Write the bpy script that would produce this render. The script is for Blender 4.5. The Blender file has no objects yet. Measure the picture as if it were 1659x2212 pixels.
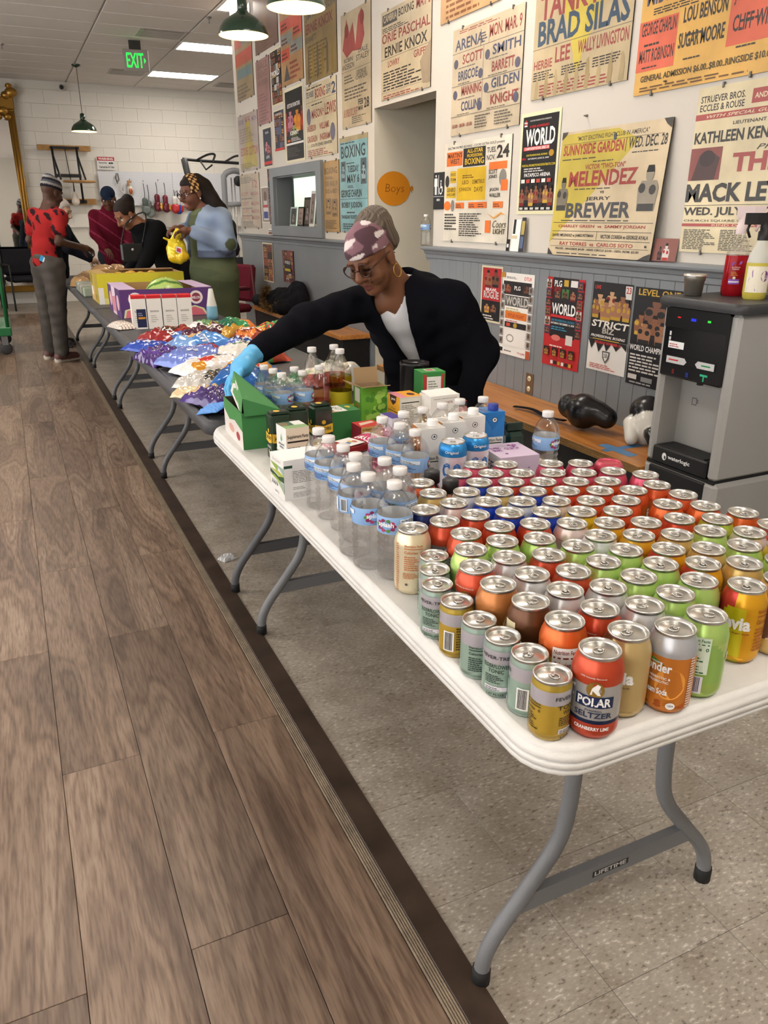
import bpy, math, random
import numpy as np
from mathutils import Vector, Matrix
random.seed(7); np.random.seed(7)
scn = bpy.context.scene
C = scn.collection
PI = math.pi
# ---------------- camera ----------------
cam = bpy.data.cameras.new('camera'); camo = bpy.data.objects.new('camera', cam); C.objects.link(camo)
cam.sensor_fit = 'VERTICAL'; cam.sensor_height = 36.0; cam.lens = 1650/2212*36.0
cam.clip_start = .05; cam.clip_end = 80
th, yw = math.radians(21.13), math.radians(25.15)
fwd = Vector((math.sin(yw)*math.cos(th), math.cos(yw)*math.cos(th), -math.sin(th)))
rgt = Vector((math.cos(yw), -math.sin(yw), 0)); upv = rgt.cross(fwd)
camo.matrix_world = Matrix.Translation((0, 0, 1.37)) @ Matrix((rgt, upv, -fwd)).transposed().to_4x4()
scn.camera = camo
# ---------------- world, exposure ----------------
scn.view_settings.view_transform = 'Standard'; scn.view_settings.look = 'None'
scn.view_settings.exposure = EXPO = 0.82; scn.view_settings.gamma = 1.0; scn.view_settings.use_curve_mapping = False
w = bpy.data.worlds.new('world'); scn.world = w; w.use_nodes = True
w.node_tree.nodes['Background'].inputs[0].default_value = (1, .98, .95, 1); w.node_tree.nodes['Background'].inputs[1].default_value = 2.2
PANEL_LIGHT = 14.0     # emission of the ceiling panels
scn.cycles.use_adaptive_sampling = True; scn.cycles.adaptive_threshold = .16; scn.cycles.max_bounces = 10; scn.cycles.transmission_bounces = 10; scn.cycles.transparent_max_bounces = 12
scn.cycles.diffuse_bounces = 2; scn.cycles.glossy_bounces = 3; scn.cycles.caustics_refractive = False; scn.cycles.caustics_reflective = False
scn.cycles.sample_clamp_indirect = 4.0

# ---------------- materials ----------------
def srgb(h):
    if isinstance(h, str):
        h = h.lstrip('#'); h = h if len(h) == 6 else ''.join(x*2 for x in h); c = [int(h[i:i+2], 16)/255 for i in (0, 2, 4)]
    else: c = h
    return tuple(x/12.92 if x <= .04045 else ((x+.055)/1.055)**2.4 for x in c)
MATS = {}
def mat(name, col=None, rough=.6, metal=0., spec=.5, vc=False, bump=0., bscale=200., coat=0., trans=0., ior=1.45, emit=None, estr=0., var=0., vscale=8., alpha=1., sss=0.):
    if name in MATS: return MATS[name]
    m = bpy.data.materials.new(name); m.use_nodes = True; nt = m.node_tree; b = nt.nodes['Principled BSDF']; I = b.inputs
    I['Roughness'].default_value = rough; I['Metallic'].default_value = metal; I['Specular IOR Level'].default_value = spec
    I['Coat Weight'].default_value = coat; I['Coat Roughness'].default_value = .1; I['Transmission Weight'].default_value = trans; I['IOR'].default_value = ior; I['Alpha'].default_value = alpha
    if sss: I['Subsurface Weight'].default_value = sss; I['Subsurface Scale'].default_value = .01
    src = None
    if vc:
        a = nt.nodes.new('ShaderNodeVertexColor'); a.layer_name = 'Col'; src = a.outputs[0]
    else:
        I['Base Color'].default_value = (*srgb(col), 1)
    if var:
        n = nt.nodes.new('ShaderNodeTexNoise'); n.inputs['Scale'].default_value = vscale; n.inputs['Detail'].default_value = 5
        tc = nt.nodes.new('ShaderNodeTexCoord'); nt.links.new(tc.outputs['Object'], n.inputs['Vector'])
        r = nt.nodes.new('ShaderNodeMapRange'); r.inputs[1].default_value = .3; r.inputs[2].default_value = .7; r.inputs[3].default_value = 1-var; r.inputs[4].default_value = 1+var*.4
        nt.links.new(n.outputs[0], r.inputs[0])
        mx = nt.nodes.new('ShaderNodeMix'); mx.data_type = 'RGBA'; mx.blend_type = 'MULTIPLY'; mx.inputs[0].default_value = 1
        if src: nt.links.new(src, mx.inputs[6])
        else: mx.inputs[6].default_value = (*srgb(col), 1)
        nt.links.new(r.outputs[0], mx.inputs[7]); src = mx.outputs[2]
    if src: nt.links.new(src, I['Base Color'])
    if bump:
        n = nt.nodes.new('ShaderNodeTexNoise'); n.inputs['Scale'].default_value = bscale; n.inputs['Detail'].default_value = 3
        tc = nt.nodes.new('ShaderNodeTexCoord'); nt.links.new(tc.outputs['Object'], n.inputs['Vector'])
        bp = nt.nodes.new('ShaderNodeBump'); bp.inputs['Strength'].default_value = bump; bp.inputs['Distance'].default_value = .002
        nt.links.new(n.outputs[0], bp.inputs['Height']); nt.links.new(bp.outputs[0], I['Normal'])
    if emit: I['Emission Color'].default_value = (*srgb(emit), 1); I['Emission Strength'].default_value = estr
    MATS[name] = m; return m
mat('paper', vc=True, rough=.7, spec=.3)
mat('aged', vc=True, rough=.35, spec=.5, var=.28, vscale=4)
mat('print', vc=True, rough=.45, spec=.4)
mat('gloss', vc=True, rough=.25, spec=.5)
mat('plastic', vc=True, rough=.45)
mat('canpaint', vc=True, rough=.3, metal=.45, spec=.6)
mat('alu', '#c9c7c2', rough=.28, metal=.9)
mat('steel', vc=True, rough=.35, metal=.85)
mat('paintmetal', vc=True, rough=.4, metal=.0, spec=.5)
mat('cloth', vc=True, rough=.95, spec=.12, bump=.5, bscale=350)
mat('knit', vc=True, rough=1., spec=.05, bump=.8, bscale=500)
mat('skin', vc=True, rough=.5, spec=.35, bump=.12, bscale=400)
mat('hair', vc=True, rough=.65, spec=.25, bump=.9, bscale=130)
mat('foil', vc=True, rough=.17, spec=.7, metal=.15, bump=.25, bscale=60)
mat('wood', vc=True, rough=.45, var=.25, vscale=14)
mat('rubber', '#1a1a1b', rough=.7)
mat('wall', '#d4ccc1', rough=.8, spec=.2, bump=.15, bscale=90)
mat('water', '#fdfeff', rough=.0, trans=1., ior=1.2, spec=.5)
mat('pet', '#ffffff', rough=.03, trans=1., ior=1.12)
mat('glass', '#f4fbf8', rough=.0, trans=1., ior=1.05)
mat('lens', '#ffffff', rough=.0, trans=1., ior=1.03)
mat('mirror', '#e4e6e4', rough=.02, metal=1.)

# ---------------- mesh building ----------------
def rotmat(az=0, ax=0, ay=0): return Matrix.Rotation(az, 4, 'Z') @ Matrix.Rotation(ay, 4, 'Y') @ Matrix.Rotation(ax, 4, 'X')
class MB:
    def __init__(s): s.v = []; s.f = []; s.c = []; s.m = []; s.s = []; s.M = Matrix.Identity(4)
    def add(s, vs, fs, col=(.8, .8, .8), mi=0, smooth=False):
        o = len(s.v); M = s.M
        s.v += [tuple(M @ Vector(p)) for p in vs]
        many = isinstance(col, list)
        if not many and isinstance(col, str): col = srgb(col)
        for i, f in enumerate(fs):
            s.f.append(tuple(o+k for k in f)); s.c.append(col[i] if many else col); s.m.append(mi); s.s.append(smooth)
        return s
    def box(s, x0, x1, y0, y1, z0, z1, col='#cccccc', mi=0, ch=0.):
        if ch <= 0:
            v = [(x, y, z) for z in (z0, z1) for y in (y0, y1) for x in (x0, x1)]
            return s.add(v, [(0, 2, 3, 1), (4, 5, 7, 6), (0, 1, 5, 4), (2, 6, 7, 3), (0, 4, 6, 2), (1, 3, 7, 5)], col, mi)
        X, Y, Z = (x0, x1), (y0, y1), (z0, z1); v = []; idx = {}
        for i in (0, 1):
            for j in (0, 1):
                for k in (0, 1):
                    dx, dy, dz = (ch if i == 0 else -ch), (ch if j == 0 else -ch), (ch if k == 0 else -ch)
                    for a, p in enumerate(((X[i], Y[j]+dy, Z[k]+dz), (X[i]+dx, Y[j], Z[k]+dz), (X[i]+dx, Y[j]+dy, Z[k]))):
                        idx[i, j, k, a] = len(v); v.append(p)
        g = lambda i, j, k, a: idx[i, j, k, a]; F = []
        for i in (0, 1):
            q = [g(i, 0, 0, 0), g(i, 1, 0, 0), g(i, 1, 1, 0), g(i, 0, 1, 0)]; F.append(tuple(q if i else q[::-1]))
            q = [g(0, i, 0, 1), g(0, i, 1, 1), g(1, i, 1, 1), g(1, i, 0, 1)]; F.append(tuple(q if i else q[::-1]))
            q = [g(0, 0, i, 2), g(1, 0, i, 2), g(1, 1, i, 2), g(0, 1, i, 2)]; F.append(tuple(q if i else q[::-1]))
        for i in (0, 1):
            for j in (0, 1):
                for (A, B, fn) in ((0, 1, lambda k: (i, j, k)), (0, 2, lambda k: (i, k, j)), (1, 2, lambda k: (k, i, j))):
                    q = [g(*fn(0), A), g(*fn(1), A), g(*fn(1), B), g(*fn(0), B)]
                    a, b, c = Vector(v[q[0]]), Vector(v[q[1]]), Vector(v[q[2]])
                    ctr = Vector(((x0+x1)/2, (y0+y1)/2, (z0+z1)/2))
                    if (b-a).cross(c-a).dot((a+c)/2-ctr) < 0: q = q[::-1]
                    F.append(tuple(q))
                for k in (0, 1):
                    q = [g(i, j, k, 0), g(i, j, k, 1), g(i, j, k, 2)]
                    if (i+j+k) % 2 == 0: q = q[::-1]
                    F.append(tuple(q))
        return s.add(v, F, col, mi)
    def lathe(s, prof, seg=24, col='#cccccc', mi=0, cap=(True, True), smooth=True, cf=None, arc=(0, 2*PI)):
        full = abs(arc[1]-arc[0]-2*PI) < 1e-6; n = seg if full else seg+1; v = []; F = []; cs = []
        for r, z in prof:
            for k in range(n):
                a = arc[0]+(arc[1]-arc[0])*k/seg; v.append((r*math.cos(a), r*math.sin(a), z))
        c0 = srgb(col) if isinstance(col, str) else col
        for i in range(len(prof)-1):
            for k in range(seg):
                k2 = (k+1) % n; F.append((i*n+k, i*n+k2, (i+1)*n+k2, (i+1)*n+k))
                cs.append(cf((k+.5)/seg, (prof[i][1]+prof[i+1][1])/2) if cf else c0)
        s.add(v, F, cs, mi, smooth)
        if full and cap[0] and prof[0][0] > 1e-6: s.add(v[:n], [tuple(range(n))[::-1]], c0, mi)
        if full and cap[1] and prof[-1][0] > 1e-6: s.add(v[-n:], [tuple(range(n))], c0, mi)
        return s
    def tube(s, path, r, seg=8, col='#cccccc', mi=0, smooth=True, cap=True, flat=None):
        P = [Vector(p) for p in path]; n = len(P); R_ = r if isinstance(r, (list, tuple)) else [r]*n
        v = []; F = []; up = None
        for i in range(n):
            t = (P[min(i+1, n-1)]-P[max(i-1, 0)]).normalized()
            if up is None:
                up = Vector((0, 0, 1)) if abs(t.z) < .9 else Vector((1, 0, 0))
            a = t.cross(up).normalized(); up = a.cross(t).normalized()
            for k in range(seg):
                q = 2*PI*k/seg; ca, sb = math.cos(q), math.sin(q)*(flat or 1)
                v.append(P[i]+R_[i]*(a*ca+up*sb))
        for i in range(n-1):
            for k in range(seg):
                k2 = (k+1) % seg; F.append((i*seg+k, i*seg+k2, (i+1)*seg+k2, (i+1)*seg+k))
        if cap: F += [tuple(range(seg))[::-1], tuple(range((n-1)*seg, n*seg))]
        return s.add(v, F, col, mi, smooth)
    def ell(s, c, r, col='#cccccc', mi=0, seg=16, rings=10, rot=None):
        R3 = rot or Matrix.Identity(4); v = []; F = []
        for i in range(rings+1):
            t = PI*i/rings
            for k in range(seg):
                p = 2*PI*k/seg; q = R3 @ Vector((r[0]*math.sin(t)*math.cos(p), r[1]*math.sin(t)*math.sin(p), -r[2]*math.cos(t)))
                v.append(Vector(c)+q)
        for i in range(rings):
            for k in range(seg):
                k2 = (k+1) % seg; F.append((i*seg+k, i*seg+k2, (i+1)*seg+k2, (i+1)*seg+k))
        return s.add(v, F, col, mi, True)
    def prism(s, pts, z0, z1, col='#cccccc', mi=0):
        n = len(pts); v = [(x, y, z0) for x, y in pts]+[(x, y, z1) for x, y in pts]
        return s.add(v, [tuple(range(n))[::-1], tuple(range(n, 2*n))]+[(k, (k+1) % n, n+(k+1) % n, n+k) for k in range(n)], col, mi)
    def build(s, name, mats='plastic', parent=None, loc=None, rot=None):
        me = bpy.data.meshes.new(name); me.from_pydata(s.v, [], s.f)
        ms = mats if isinstance(mats, (list, tuple)) else [mats]
        for m in ms: me.materials.append(MATS[m] if isinstance(m, str) else m)
        me.polygons.foreach_set('material_index', s.m); me.polygons.foreach_set('use_smooth', s.s)
        at = me.color_attributes.new('Col', 'FLOAT_COLOR', 'CORNER')
        lt = np.zeros(len(me.polygons), int); me.polygons.foreach_get('loop_total', lt)
        cc = np.array([(*c[:3], 1.) for c in s.c], np.float32); at.data.foreach_set('color', np.repeat(cc, lt, 0).ravel())
        me.update(); o = bpy.data.objects.new(name, me); C.objects.link(o)
        if parent: o.parent = parent
        if loc: o.location = loc
        if rot is not None: o.rotation_euler = rot if isinstance(rot, (tuple, list)) else (0, 0, rot)
        return o
def tag(o, label=None, cat=None, group=None, kind=None):
    if label: o['label'] = label
    if cat: o['category'] = cat
    if group: o['group'] = group
    if kind: o['kind'] = kind
    return o
def thing(name, label, cat, loc=(0, 0, 0), rz=0, group=None):
    o = bpy.data.objects.new(name, None); C.objects.link(o); o.location = loc; o.rotation_euler = (0, 0, rz); o.empty_display_size = .05
    return tag(o, label, cat, group)
def struct(o): o['kind'] = 'structure'; return o
def copy_tree(o, parent=None):
    c = o.copy(); C.objects.link(c); c.parent = parent
    for ch in list(o.children): copy_tree(ch, c)
    return c
# ---------------- flat lettering ----------------
TC = {}
def text_mesh(t, bold=0.):
    k = (t, bold)
    if k not in TC:
        cu = bpy.data.curves.new('t', 'FONT'); cu.body = t; cu.resolution_u = 2; cu.offset = bold; cu.fill_mode = 'FRONT'
        ob = bpy.data.objects.new('t', cu); me = bpy.data.meshes.new_from_object(ob)
        v = np.zeros(len(me.vertices)*3); me.vertices.foreach_get('co', v); v = v.reshape(-1, 3)[:, :2]
        f = [tuple(p.vertices) for p in me.polygons]
        bpy.data.objects.remove(ob); bpy.data.curves.remove(cu); bpy.data.meshes.remove(me)
        if len(v): lo, hi = v.min(0), v.max(0); v = (v-lo)/np.maximum(hi-lo, 1e-6); asp = (hi[0]-lo[0])/max(hi[1]-lo[1], 1e-6)
        else: asp = 1
        TC[k] = (v, f, asp)
    return TC[k]
class Sheet(MB):
    '''flat print: u to the right, v up, mapped by fn(u, v, layer)'''
    def __init__(s, fn): super().__init__(); s.fn = fn; s.k = 0
    def pol(s, pts, col):
        s.k += 1; s.add([s.fn(u, v, s.k) for u, v in pts], [tuple(range(len(pts)))], col); return s
    def r(s, u0, v0, u1, v1, col, n=1):
        if n == 1: return s.pol([(u0, v0), (u1, v0), (u1, v1), (u0, v1)], col)
        s.k += 1
        vs = [s.fn(u0+(u1-u0)*i/n, v, s.k) for i in range(n+1) for v in (v0, v1)]
        s.add(vs, [(2*i, 2*i+2, 2*i+3, 2*i+1) for i in range(n)], col); return s
    def e(s, u, v, a, b, col, n=20): return s.pol([(u+a*math.cos(2*PI*i/n), v+b*math.sin(2*PI*i/n)) for i in range(n)], col)
    def t(s, txt, u0, v0, u1, v1, col, bold=.02, slant=0.):
        v, f, _ = text_mesh(txt, bold)
        if len(v) == 0: return s
        s.k += 1; s.add([s.fn(u0+(u1-u0)*a+slant*b, v0+(v1-v0)*b, s.k) for a, b in v], f, col); return s
    def lines(s, u0, v0, u1, v1, n, col, fill=.45, seed=1, cols=1):
        rr = random.Random(seed)
        for c in range(cols):
            a = u0+(u1-u0)*c/cols; b = a+(u1-u0)/cols*.92
            for i in range(n):
                y = v1-(v1-v0)*(i+1)/n; h = (v1-v0)/n*fill; L = rr.uniform(.6, 1.)
                x = a; e = a+(b-a)*L
                while x < e-1e-4:
                    wd = (b-a)*rr.uniform(.06, .2); x2 = min(x+wd, e); s.k += 0
                    s.add([s.fn(x, y, s.k+1), s.fn(x2, y, s.k+1), s.fn(x2, y+h, s.k+1), s.fn(x, y+h, s.k+1)], [(0, 1, 2, 3)], col); x = x2+(b-a)*.025
        s.k += 1; return s
    def bars(s, u0, v0, u1, v1, col='#111111', n=22, seed=3):
        rr = random.Random(seed); x = u0; d = (u1-u0)/n
        while x < u1-d:
            wd = d*rr.choice((.4, .6, 1.1)); s.k += 0
            s.add([s.fn(x, v0, s.k+1), s.fn(x+wd, v0, s.k+1), s.fn(x+wd, v1, s.k+1), s.fn(x, v1, s.k+1)], [(0, 1, 2, 3)], col); x += wd+d*rr.choice((.35, .6))
        s.k += 1; return s
    def boxer(s, u, v, w, h, skin='#6d4a38', short='#8a2b22', hair='#1c1512'):
        '''a small printed fighter: head, trunk, raised fists'''
        s.pol([(u-.42*w, v), (u+.42*w, v), (u+.5*w, v+.5*h), (u+.36*w, v+.66*h), (u-.36*w, v+.66*h), (u-.5*w, v+.5*h)], skin)
        s.r(u-.4*w, v, u+.4*w, v+.16*h, short)
        s.e(u, v+.8*h, .2*w, .17*h, skin, 12); s.pol([(u-.2*w, v+.84*h), (u+.2*w, v+.84*h), (u+.14*w, v+.99*h), (u-.14*w, v+.99*h)], hair)
        s.e(u-.3*w, v+.5*h, .17*w, .11*h, short, 10); s.e(u+.22*w, v+.46*h, .17*w, .11*h, short, 10); return s
# ---------------- procedural floors ----------------
def nodes(name):
    m = bpy.data.materials.new(name); m.use_nodes = True; nt = m.node_tree; MATS[name] = m
    return m, nt, nt.nodes['Principled BSDF'], nt.nodes.new, nt.links.new
def ramp(N, stops):
    r = N('ShaderNodeValToRGB'); e = r.color_ramp.elements
    while len(e) < len(stops): e.new(.5)
    for i, (p, c) in enumerate(stops): e[i].position = p; e[i].color = (*srgb(c), 1)
    return r
def wood_plank_mat():
    m, nt, b, N, L = nodes('laminate')
    tc = N('ShaderNodeTexCoord'); oi = N('ShaderNodeObjectInfo')
    mul = N('ShaderNodeVectorMath'); mul.operation = 'SCALE'; cmb = N('ShaderNodeCombineXYZ')
    L(oi.outputs['Random'], cmb.inputs[0]); L(oi.outputs['Random'], cmb.inputs[1]); L(oi.outputs['Random'], cmb.inputs[2])
    L(cmb.outputs[0], mul.inputs[0]); mul.inputs['Scale'].default_value = 61.7
    add = N('ShaderNodeVectorMath'); L(tc.outputs['Object'], add.inputs[0]); L(mul.outputs[0], add.inputs[1])
    mp = N('ShaderNodeMapping'); mp.inputs['Scale'].default_value = (4.5, .55, 1); L(add.outputs[0], mp.inputs[0])
    n1 = N('ShaderNodeTexNoise'); n1.inputs['Scale'].default_value = 1.6; n1.inputs['Detail'].default_value = 2; n1.inputs['Distortion'].default_value = .5; L(mp.outputs[0], n1.inputs[0])
    # cathedral figure: contour lines of the low noise
    mu = N('ShaderNodeMath'); mu.operation = 'MULTIPLY'; mu.inputs[1].default_value = 62; L(n1.outputs[0], mu.inputs[0])
    sn = N('ShaderNodeMath'); sn.operation = 'SINE'; L(mu.outputs[0], sn.inputs[0])
    mp2 = N('ShaderNodeMapping'); mp2.inputs['Scale'].default_value = (170, 14, 1); L(add.outputs[0], mp2.inputs[0])
    n2 = N('ShaderNodeTexNoise'); n2.inputs['Scale'].default_value = 1; n2.inputs['Detail'].default_value = 4; L(mp2.outputs[0], n2.inputs[0])
    r1 = ramp(N, [(.3, '#6c594c'), (.5, '#8a7462'), (.7, '#a08a77')]); L(n1.outputs[0], r1.inputs[0])
    r2 = ramp(N, [(0., '#a3948a'), (.5, '#f0ebe6'), (1., '#ffffff')])
    mr = N('ShaderNodeMapRange'); mr.inputs[1].default_value = -1; mr.inputs[2].default_value = 1; L(sn.outputs[0], mr.inputs[0]); L(mr.outputs[0], r2.inputs[0])
    r3 = ramp(N, [(.3, '#b5aaa2'), (.6, '#ffffff')]); L(n2.outputs[0], r3.inputs[0])
    m1 = N('ShaderNodeMix'); m1.data_type = 'RGBA'; m1.blend_type = 'MULTIPLY'; m1.inputs[0].default_value = .5; L(r1.outputs[0], m1.inputs[6]); L(r2.outputs[0], m1.inputs[7])
    m2 = N('ShaderNodeMix'); m2.data_type = 'RGBA'; m2.blend_type = 'MULTIPLY'; m2.inputs[0].default_value = .8; L(m1.outputs[2], m2.inputs[6]); L(r3.outputs[0], m2.inputs[7])
    # dark knots
    mp3 = N('ShaderNodeMapping'); mp3.inputs['Scale'].default_value = (3.2, 1.7, 1); L(add.outputs[0], mp3.inputs[0])
    vo = N('ShaderNodeTexVoronoi'); vo.inputs['Scale'].default_value = .8; L(mp3.outputs[0], vo.inputs[0])
    r4 = ramp(N, [(.0, '#6e5f55'), (.12, '#cfc6bf'), (.3, '#ffffff')]); L(vo.outputs['Distance'], r4.inputs[0])
    m3 = N('ShaderNodeMix'); m3.data_type = 'RGBA'; m3.blend_type = 'MULTIPLY'; m3.inputs[0].default_value = .8; L(m2.outputs[2], m3.inputs[6]); L(r4.outputs[0], m3.inputs[7])
    hv = N('ShaderNodeHueSaturation'); L(m3.outputs[2], hv.inputs['Color'])
    vr = N('ShaderNodeMapRange'); vr.inputs[3].default_value = .82; vr.inputs[4].default_value = 1.1; L(oi.outputs['Random'], vr.inputs[0]); L(vr.outputs[0], hv.inputs['Value'])
    L(hv.outputs[0], b.inputs['Base Color']); b.inputs['Roughness'].default_value = .42; b.inputs['Specular IOR Level'].default_value = .45
    bp = N('ShaderNodeBump'); bp.inputs['Strength'].default_value = .25; bp.inputs['Distance'].default_value = .0008; L(n2.outputs[0], bp.inputs['Height']); L(bp.outputs[0], b.inputs['Normal'])
wood_plank_mat()
def vct_mat():
    m, nt, b, N, L = nodes('vinyl_tile')
    tc = N('ShaderNodeTexCoord'); oi = N('ShaderNodeObjectInfo'); mul = N('ShaderNodeMath'); mul.operation = 'MULTIPLY'; mul.inputs[1].default_value = 37.
    L(oi.outputs['Random'], mul.inputs[0])
    add = N('ShaderNodeVectorMath'); L(tc.outputs['Object'], add.inputs[0]); L(mul.outputs[0], add.inputs[1])
    mp = N('ShaderNodeMapping'); mp.inputs['Scale'].default_value = (75, 160, 1); mp.inputs['Rotation'].default_value = (0, 0, .5); L(add.outputs[0], mp.inputs[0])
    n = N('ShaderNodeTexNoise'); n.inputs['Scale'].default_value = 1.; n.inputs['Detail'].default_value = 2.5; L(mp.outputs[0], n.inputs[0])
    r = ramp(N, [(.3, '#7a7066'), (.38, '#a59c90'), (.61, '#b0a79b'), (.68, '#d2cbc1')]); L(n.outputs[0], r.inputs[0])
    n2 = N('ShaderNodeTexNoise'); n2.inputs['Scale'].default_value = 9; n2.inputs['Detail'].default_value = 4; L(add.outputs[0], n2.inputs[0])
    r2 = ramp(N, [(.3, '#cfc8c0'), (.7, '#ffffff')]); L(n2.outputs[0], r2.inputs[0])
    m1 = N('ShaderNodeMix'); m1.data_type = 'RGBA'; m1.blend_type = 'MULTIPLY'; m1.inputs[0].default_value = .8; L(r.outputs[0], m1.inputs[6]); L(r2.outputs[0], m1.inputs[7])
    L(m1.outputs[2], b.inputs['Base Color']); b.inputs['Roughness'].default_value = .42
vct_mat()
mat('subfloor', '#3a322b', rough=.8); mat('blockpaint', '#eae5dc', rough=.75, spec=.25, bump=.5, bscale=60)
mat('ceiltile', '#efe8e2', rough=.9, spec=.1, bump=.4, bscale=150); mat('ceilgrid', '#d6cfc8', rough=.7)
mat('greypaint', '#84888c', rough=.45, var=.1, vscale=3); mat('threshold', '#41332a', rough=.35, var=.45, vscale=9); mat('ribbed', '#8a7965', rough=.4, var=.3, vscale=20)
ZC = 3.37; XW = 2.5
floor = struct(MB().box(-4.2, 6.2, -4.2, 14.9, -.12, -.008, '#3a322b').build('floor', 'subfloor'))
# laminate planks, each its own board
plank_meshes = {}
def board(name, w, l, t, matname, ch=.0009):
    k = (name, round(w, 3), round(l, 3))
    if k not in plank_meshes:
        o = MB().box(-w/2, w/2, -l/2, l/2, -t, 0, '#ffffff', ch=ch).build(name, matname); me = o.data; bpy.data.objects.remove(o); plank_meshes[k] = me
    return plank_meshes[k]
def piece(name, me, parent, loc, rot=None):
    o = bpy.data.objects.new(name, me); C.objects.link(o); o.parent = parent; o.location = loc
    if rot: o.rotation_euler = rot
    return o
PL = 1.345
cols = [(.327, .52, .495), (.123, .327, 1.17), (-.075, .123, .485), (-.275, -.075, 1.162)]+[(-.275-.2*k, -.075-.2*k, .49 if k % 2 else 1.165) for k in range(1, 8)]
for x0, x1, off in cols:
    y = off-PL
    while y < 13.1:
        y1 = min(y+PL, 13.1)
        if y1-y > .05:
            piece('plank', board('plank', x1-x0-.0012, round(y1-y, 3)-.0012, .008, 'laminate'), floor, ((x0+x1)/2, (y+y1)/2, 0))
        y = y1
struct(MB().box(-4.1, -1.676, -4, 13.1, -.008, -.0005).build('floor_far_side', 'laminate')); struct(MB().box(-1.676, .52, -4, -.8, -.008, -.0005).build('floor_rear', 'laminate'))
# vinyl tiles
tm = board('tile', .3042, .3042, .006, 'vinyl_tile', .0006)
for i in range(7):
    for j in range(-2, 32): piece('tile', tm, floor, (.829-.305/2+i*.305-.0, .675-.305/2+.07+j*.305-.305, -.001))
struct(MB().box(.56, 2.8, 9.9, 13.1, -.008, -.002).box(-4, 6.2, 13.1, 14.7, -.008, -.002).box(.56, 2.8, -4, -.25, -.008, -.002).box(2.8, 6.2, -4, 13.1, -.008, -.002).build('floor_tiled_rest', 'vinyl_tile'))
# threshold strip: ribbed reducer and dark stained board with worn scraps
trim = struct(MB().box(.548, .613, -1, 13.1, -.006, .0035, ch=.002).build('trim_1', 'threshold'))
rb = MB()
for k in range(5): rb.box(.521+k*.0055, .5253+k*.0055, -1, 13.1, -.006, .004-.0002*k, '#8a7965', ch=.001)
rb.build('ribbed_reducer', 'ribbed', trim)
# ---------------- ceiling ----------------
ceil = struct(MB().box(-4.2, 6.2, -4.2, 14.9, ZC+.012, ZC+.1).build('ceiling', 'ceilgrid'))
ct = board('ceiling_tile', 1.05-.022, .55-.022, .012, 'ceiltile', .003)
PX, PY = 1.05, .55
lights = {(2.33, 8.6), (2.33, 10.8), (2.33, 13.0)}
extra = [(round(2.33-PX*i, 2), round(13.0-PY*j, 2)) for i, j in ((1, 17), (1, 25), (3, 9), (3, 17), (3, 25))]
vents = {(1.28, 10.25), (1.28, 13.0)}
lit = [tuple(p) for p in lights]+extra
for i in range(-6, 4):
    for j in range(-31, 4):
        x, y = 2.33+PX*i, 13.0+PY*j
        if any(abs(x-a) < .1 and abs(y-b) < .1 for a, b in lit): continue
        if j < -10 and (i < -4 or i > -1): continue
        piece('ceiling_tile', ct, ceil, (x+PX/2, y+PY/2, ZC+.012))
struct(MB().box(-4.2, -1.9, -4.2, 7.4, ZC+.002, ZC+.012).box(2.33, 6.2, -4.2, 7.4, ZC+.002, ZC+.012).build('ceiling_panels_rest', 'ceiltile'))
mat('diffuser', '#ffffff', rough=.6, emit='#fff6ea', estr=PANEL_LIGHT)
for k, (x, y) in enumerate(lit):
    seen = k < 3
    lab = ['ceiling light panel nearest the poster wall, partly cut by it', 'bright ceiling light panel above the exit sign', 'bright ceiling light panel closest to the white block wall'][sorted(lights).index((x, y))] if seen else 'ceiling light panel outside the view, %s' % ('above the white table', 'above the aisle before the white table', 'left of the chip table', 'left of the white table', 'behind the viewer on the left')[(k-3) % 5]
    t = thing('ceiling_light', lab, 'ceiling light', (x+PX/2, y+PY/2, ZC), 0, 'recessed ceiling light panels')
    f = MB(); a, b = PX/2-.01, PY/2-.01
    for (x0, x1, y0, y1) in ((-a, a, -b, -b+.03), (-a, a, b-.03, b), (-a, -a+.03, -b+.03, b-.03), (a-.03, a, -b+.03, b-.03)): f.box(x0, x1, y0, y1, -.004, .012, '#e9e6e0', ch=.002)
    f.build('frame', 'paintmetal', t)
    MB().box(-a+.03, a-.03, -b+.03, b-.03, .002, .008).build('diffuser', 'diffuser', t)
for k, (x, y, l) in enumerate(((1.78, 10.27, 'grey air diffuser in the ceiling left of the exit sign'), (1.78, 13.08, 'grey air diffuser in the ceiling near the white block wall'), (3.5, 13.6, 'grey ceiling vent right of the farthest light panel'))):
    t = thing('ceiling_vent', l, 'vent', (x+.26, y+.22, ZC), 0, 'ceiling air vents')
    MB().box(-.27, .27, -.22, .22, -.006, .012, '#b9b2aa', ch=.003).build('frame', 'paintmetal', t)
    for i in range(6): MB().box(-.23, .23, -.19+i*.066, -.14+i*.066, -.016, -.006, '#a59e96', ch=.003).build('slat', 'paintmetal', t)
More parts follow.
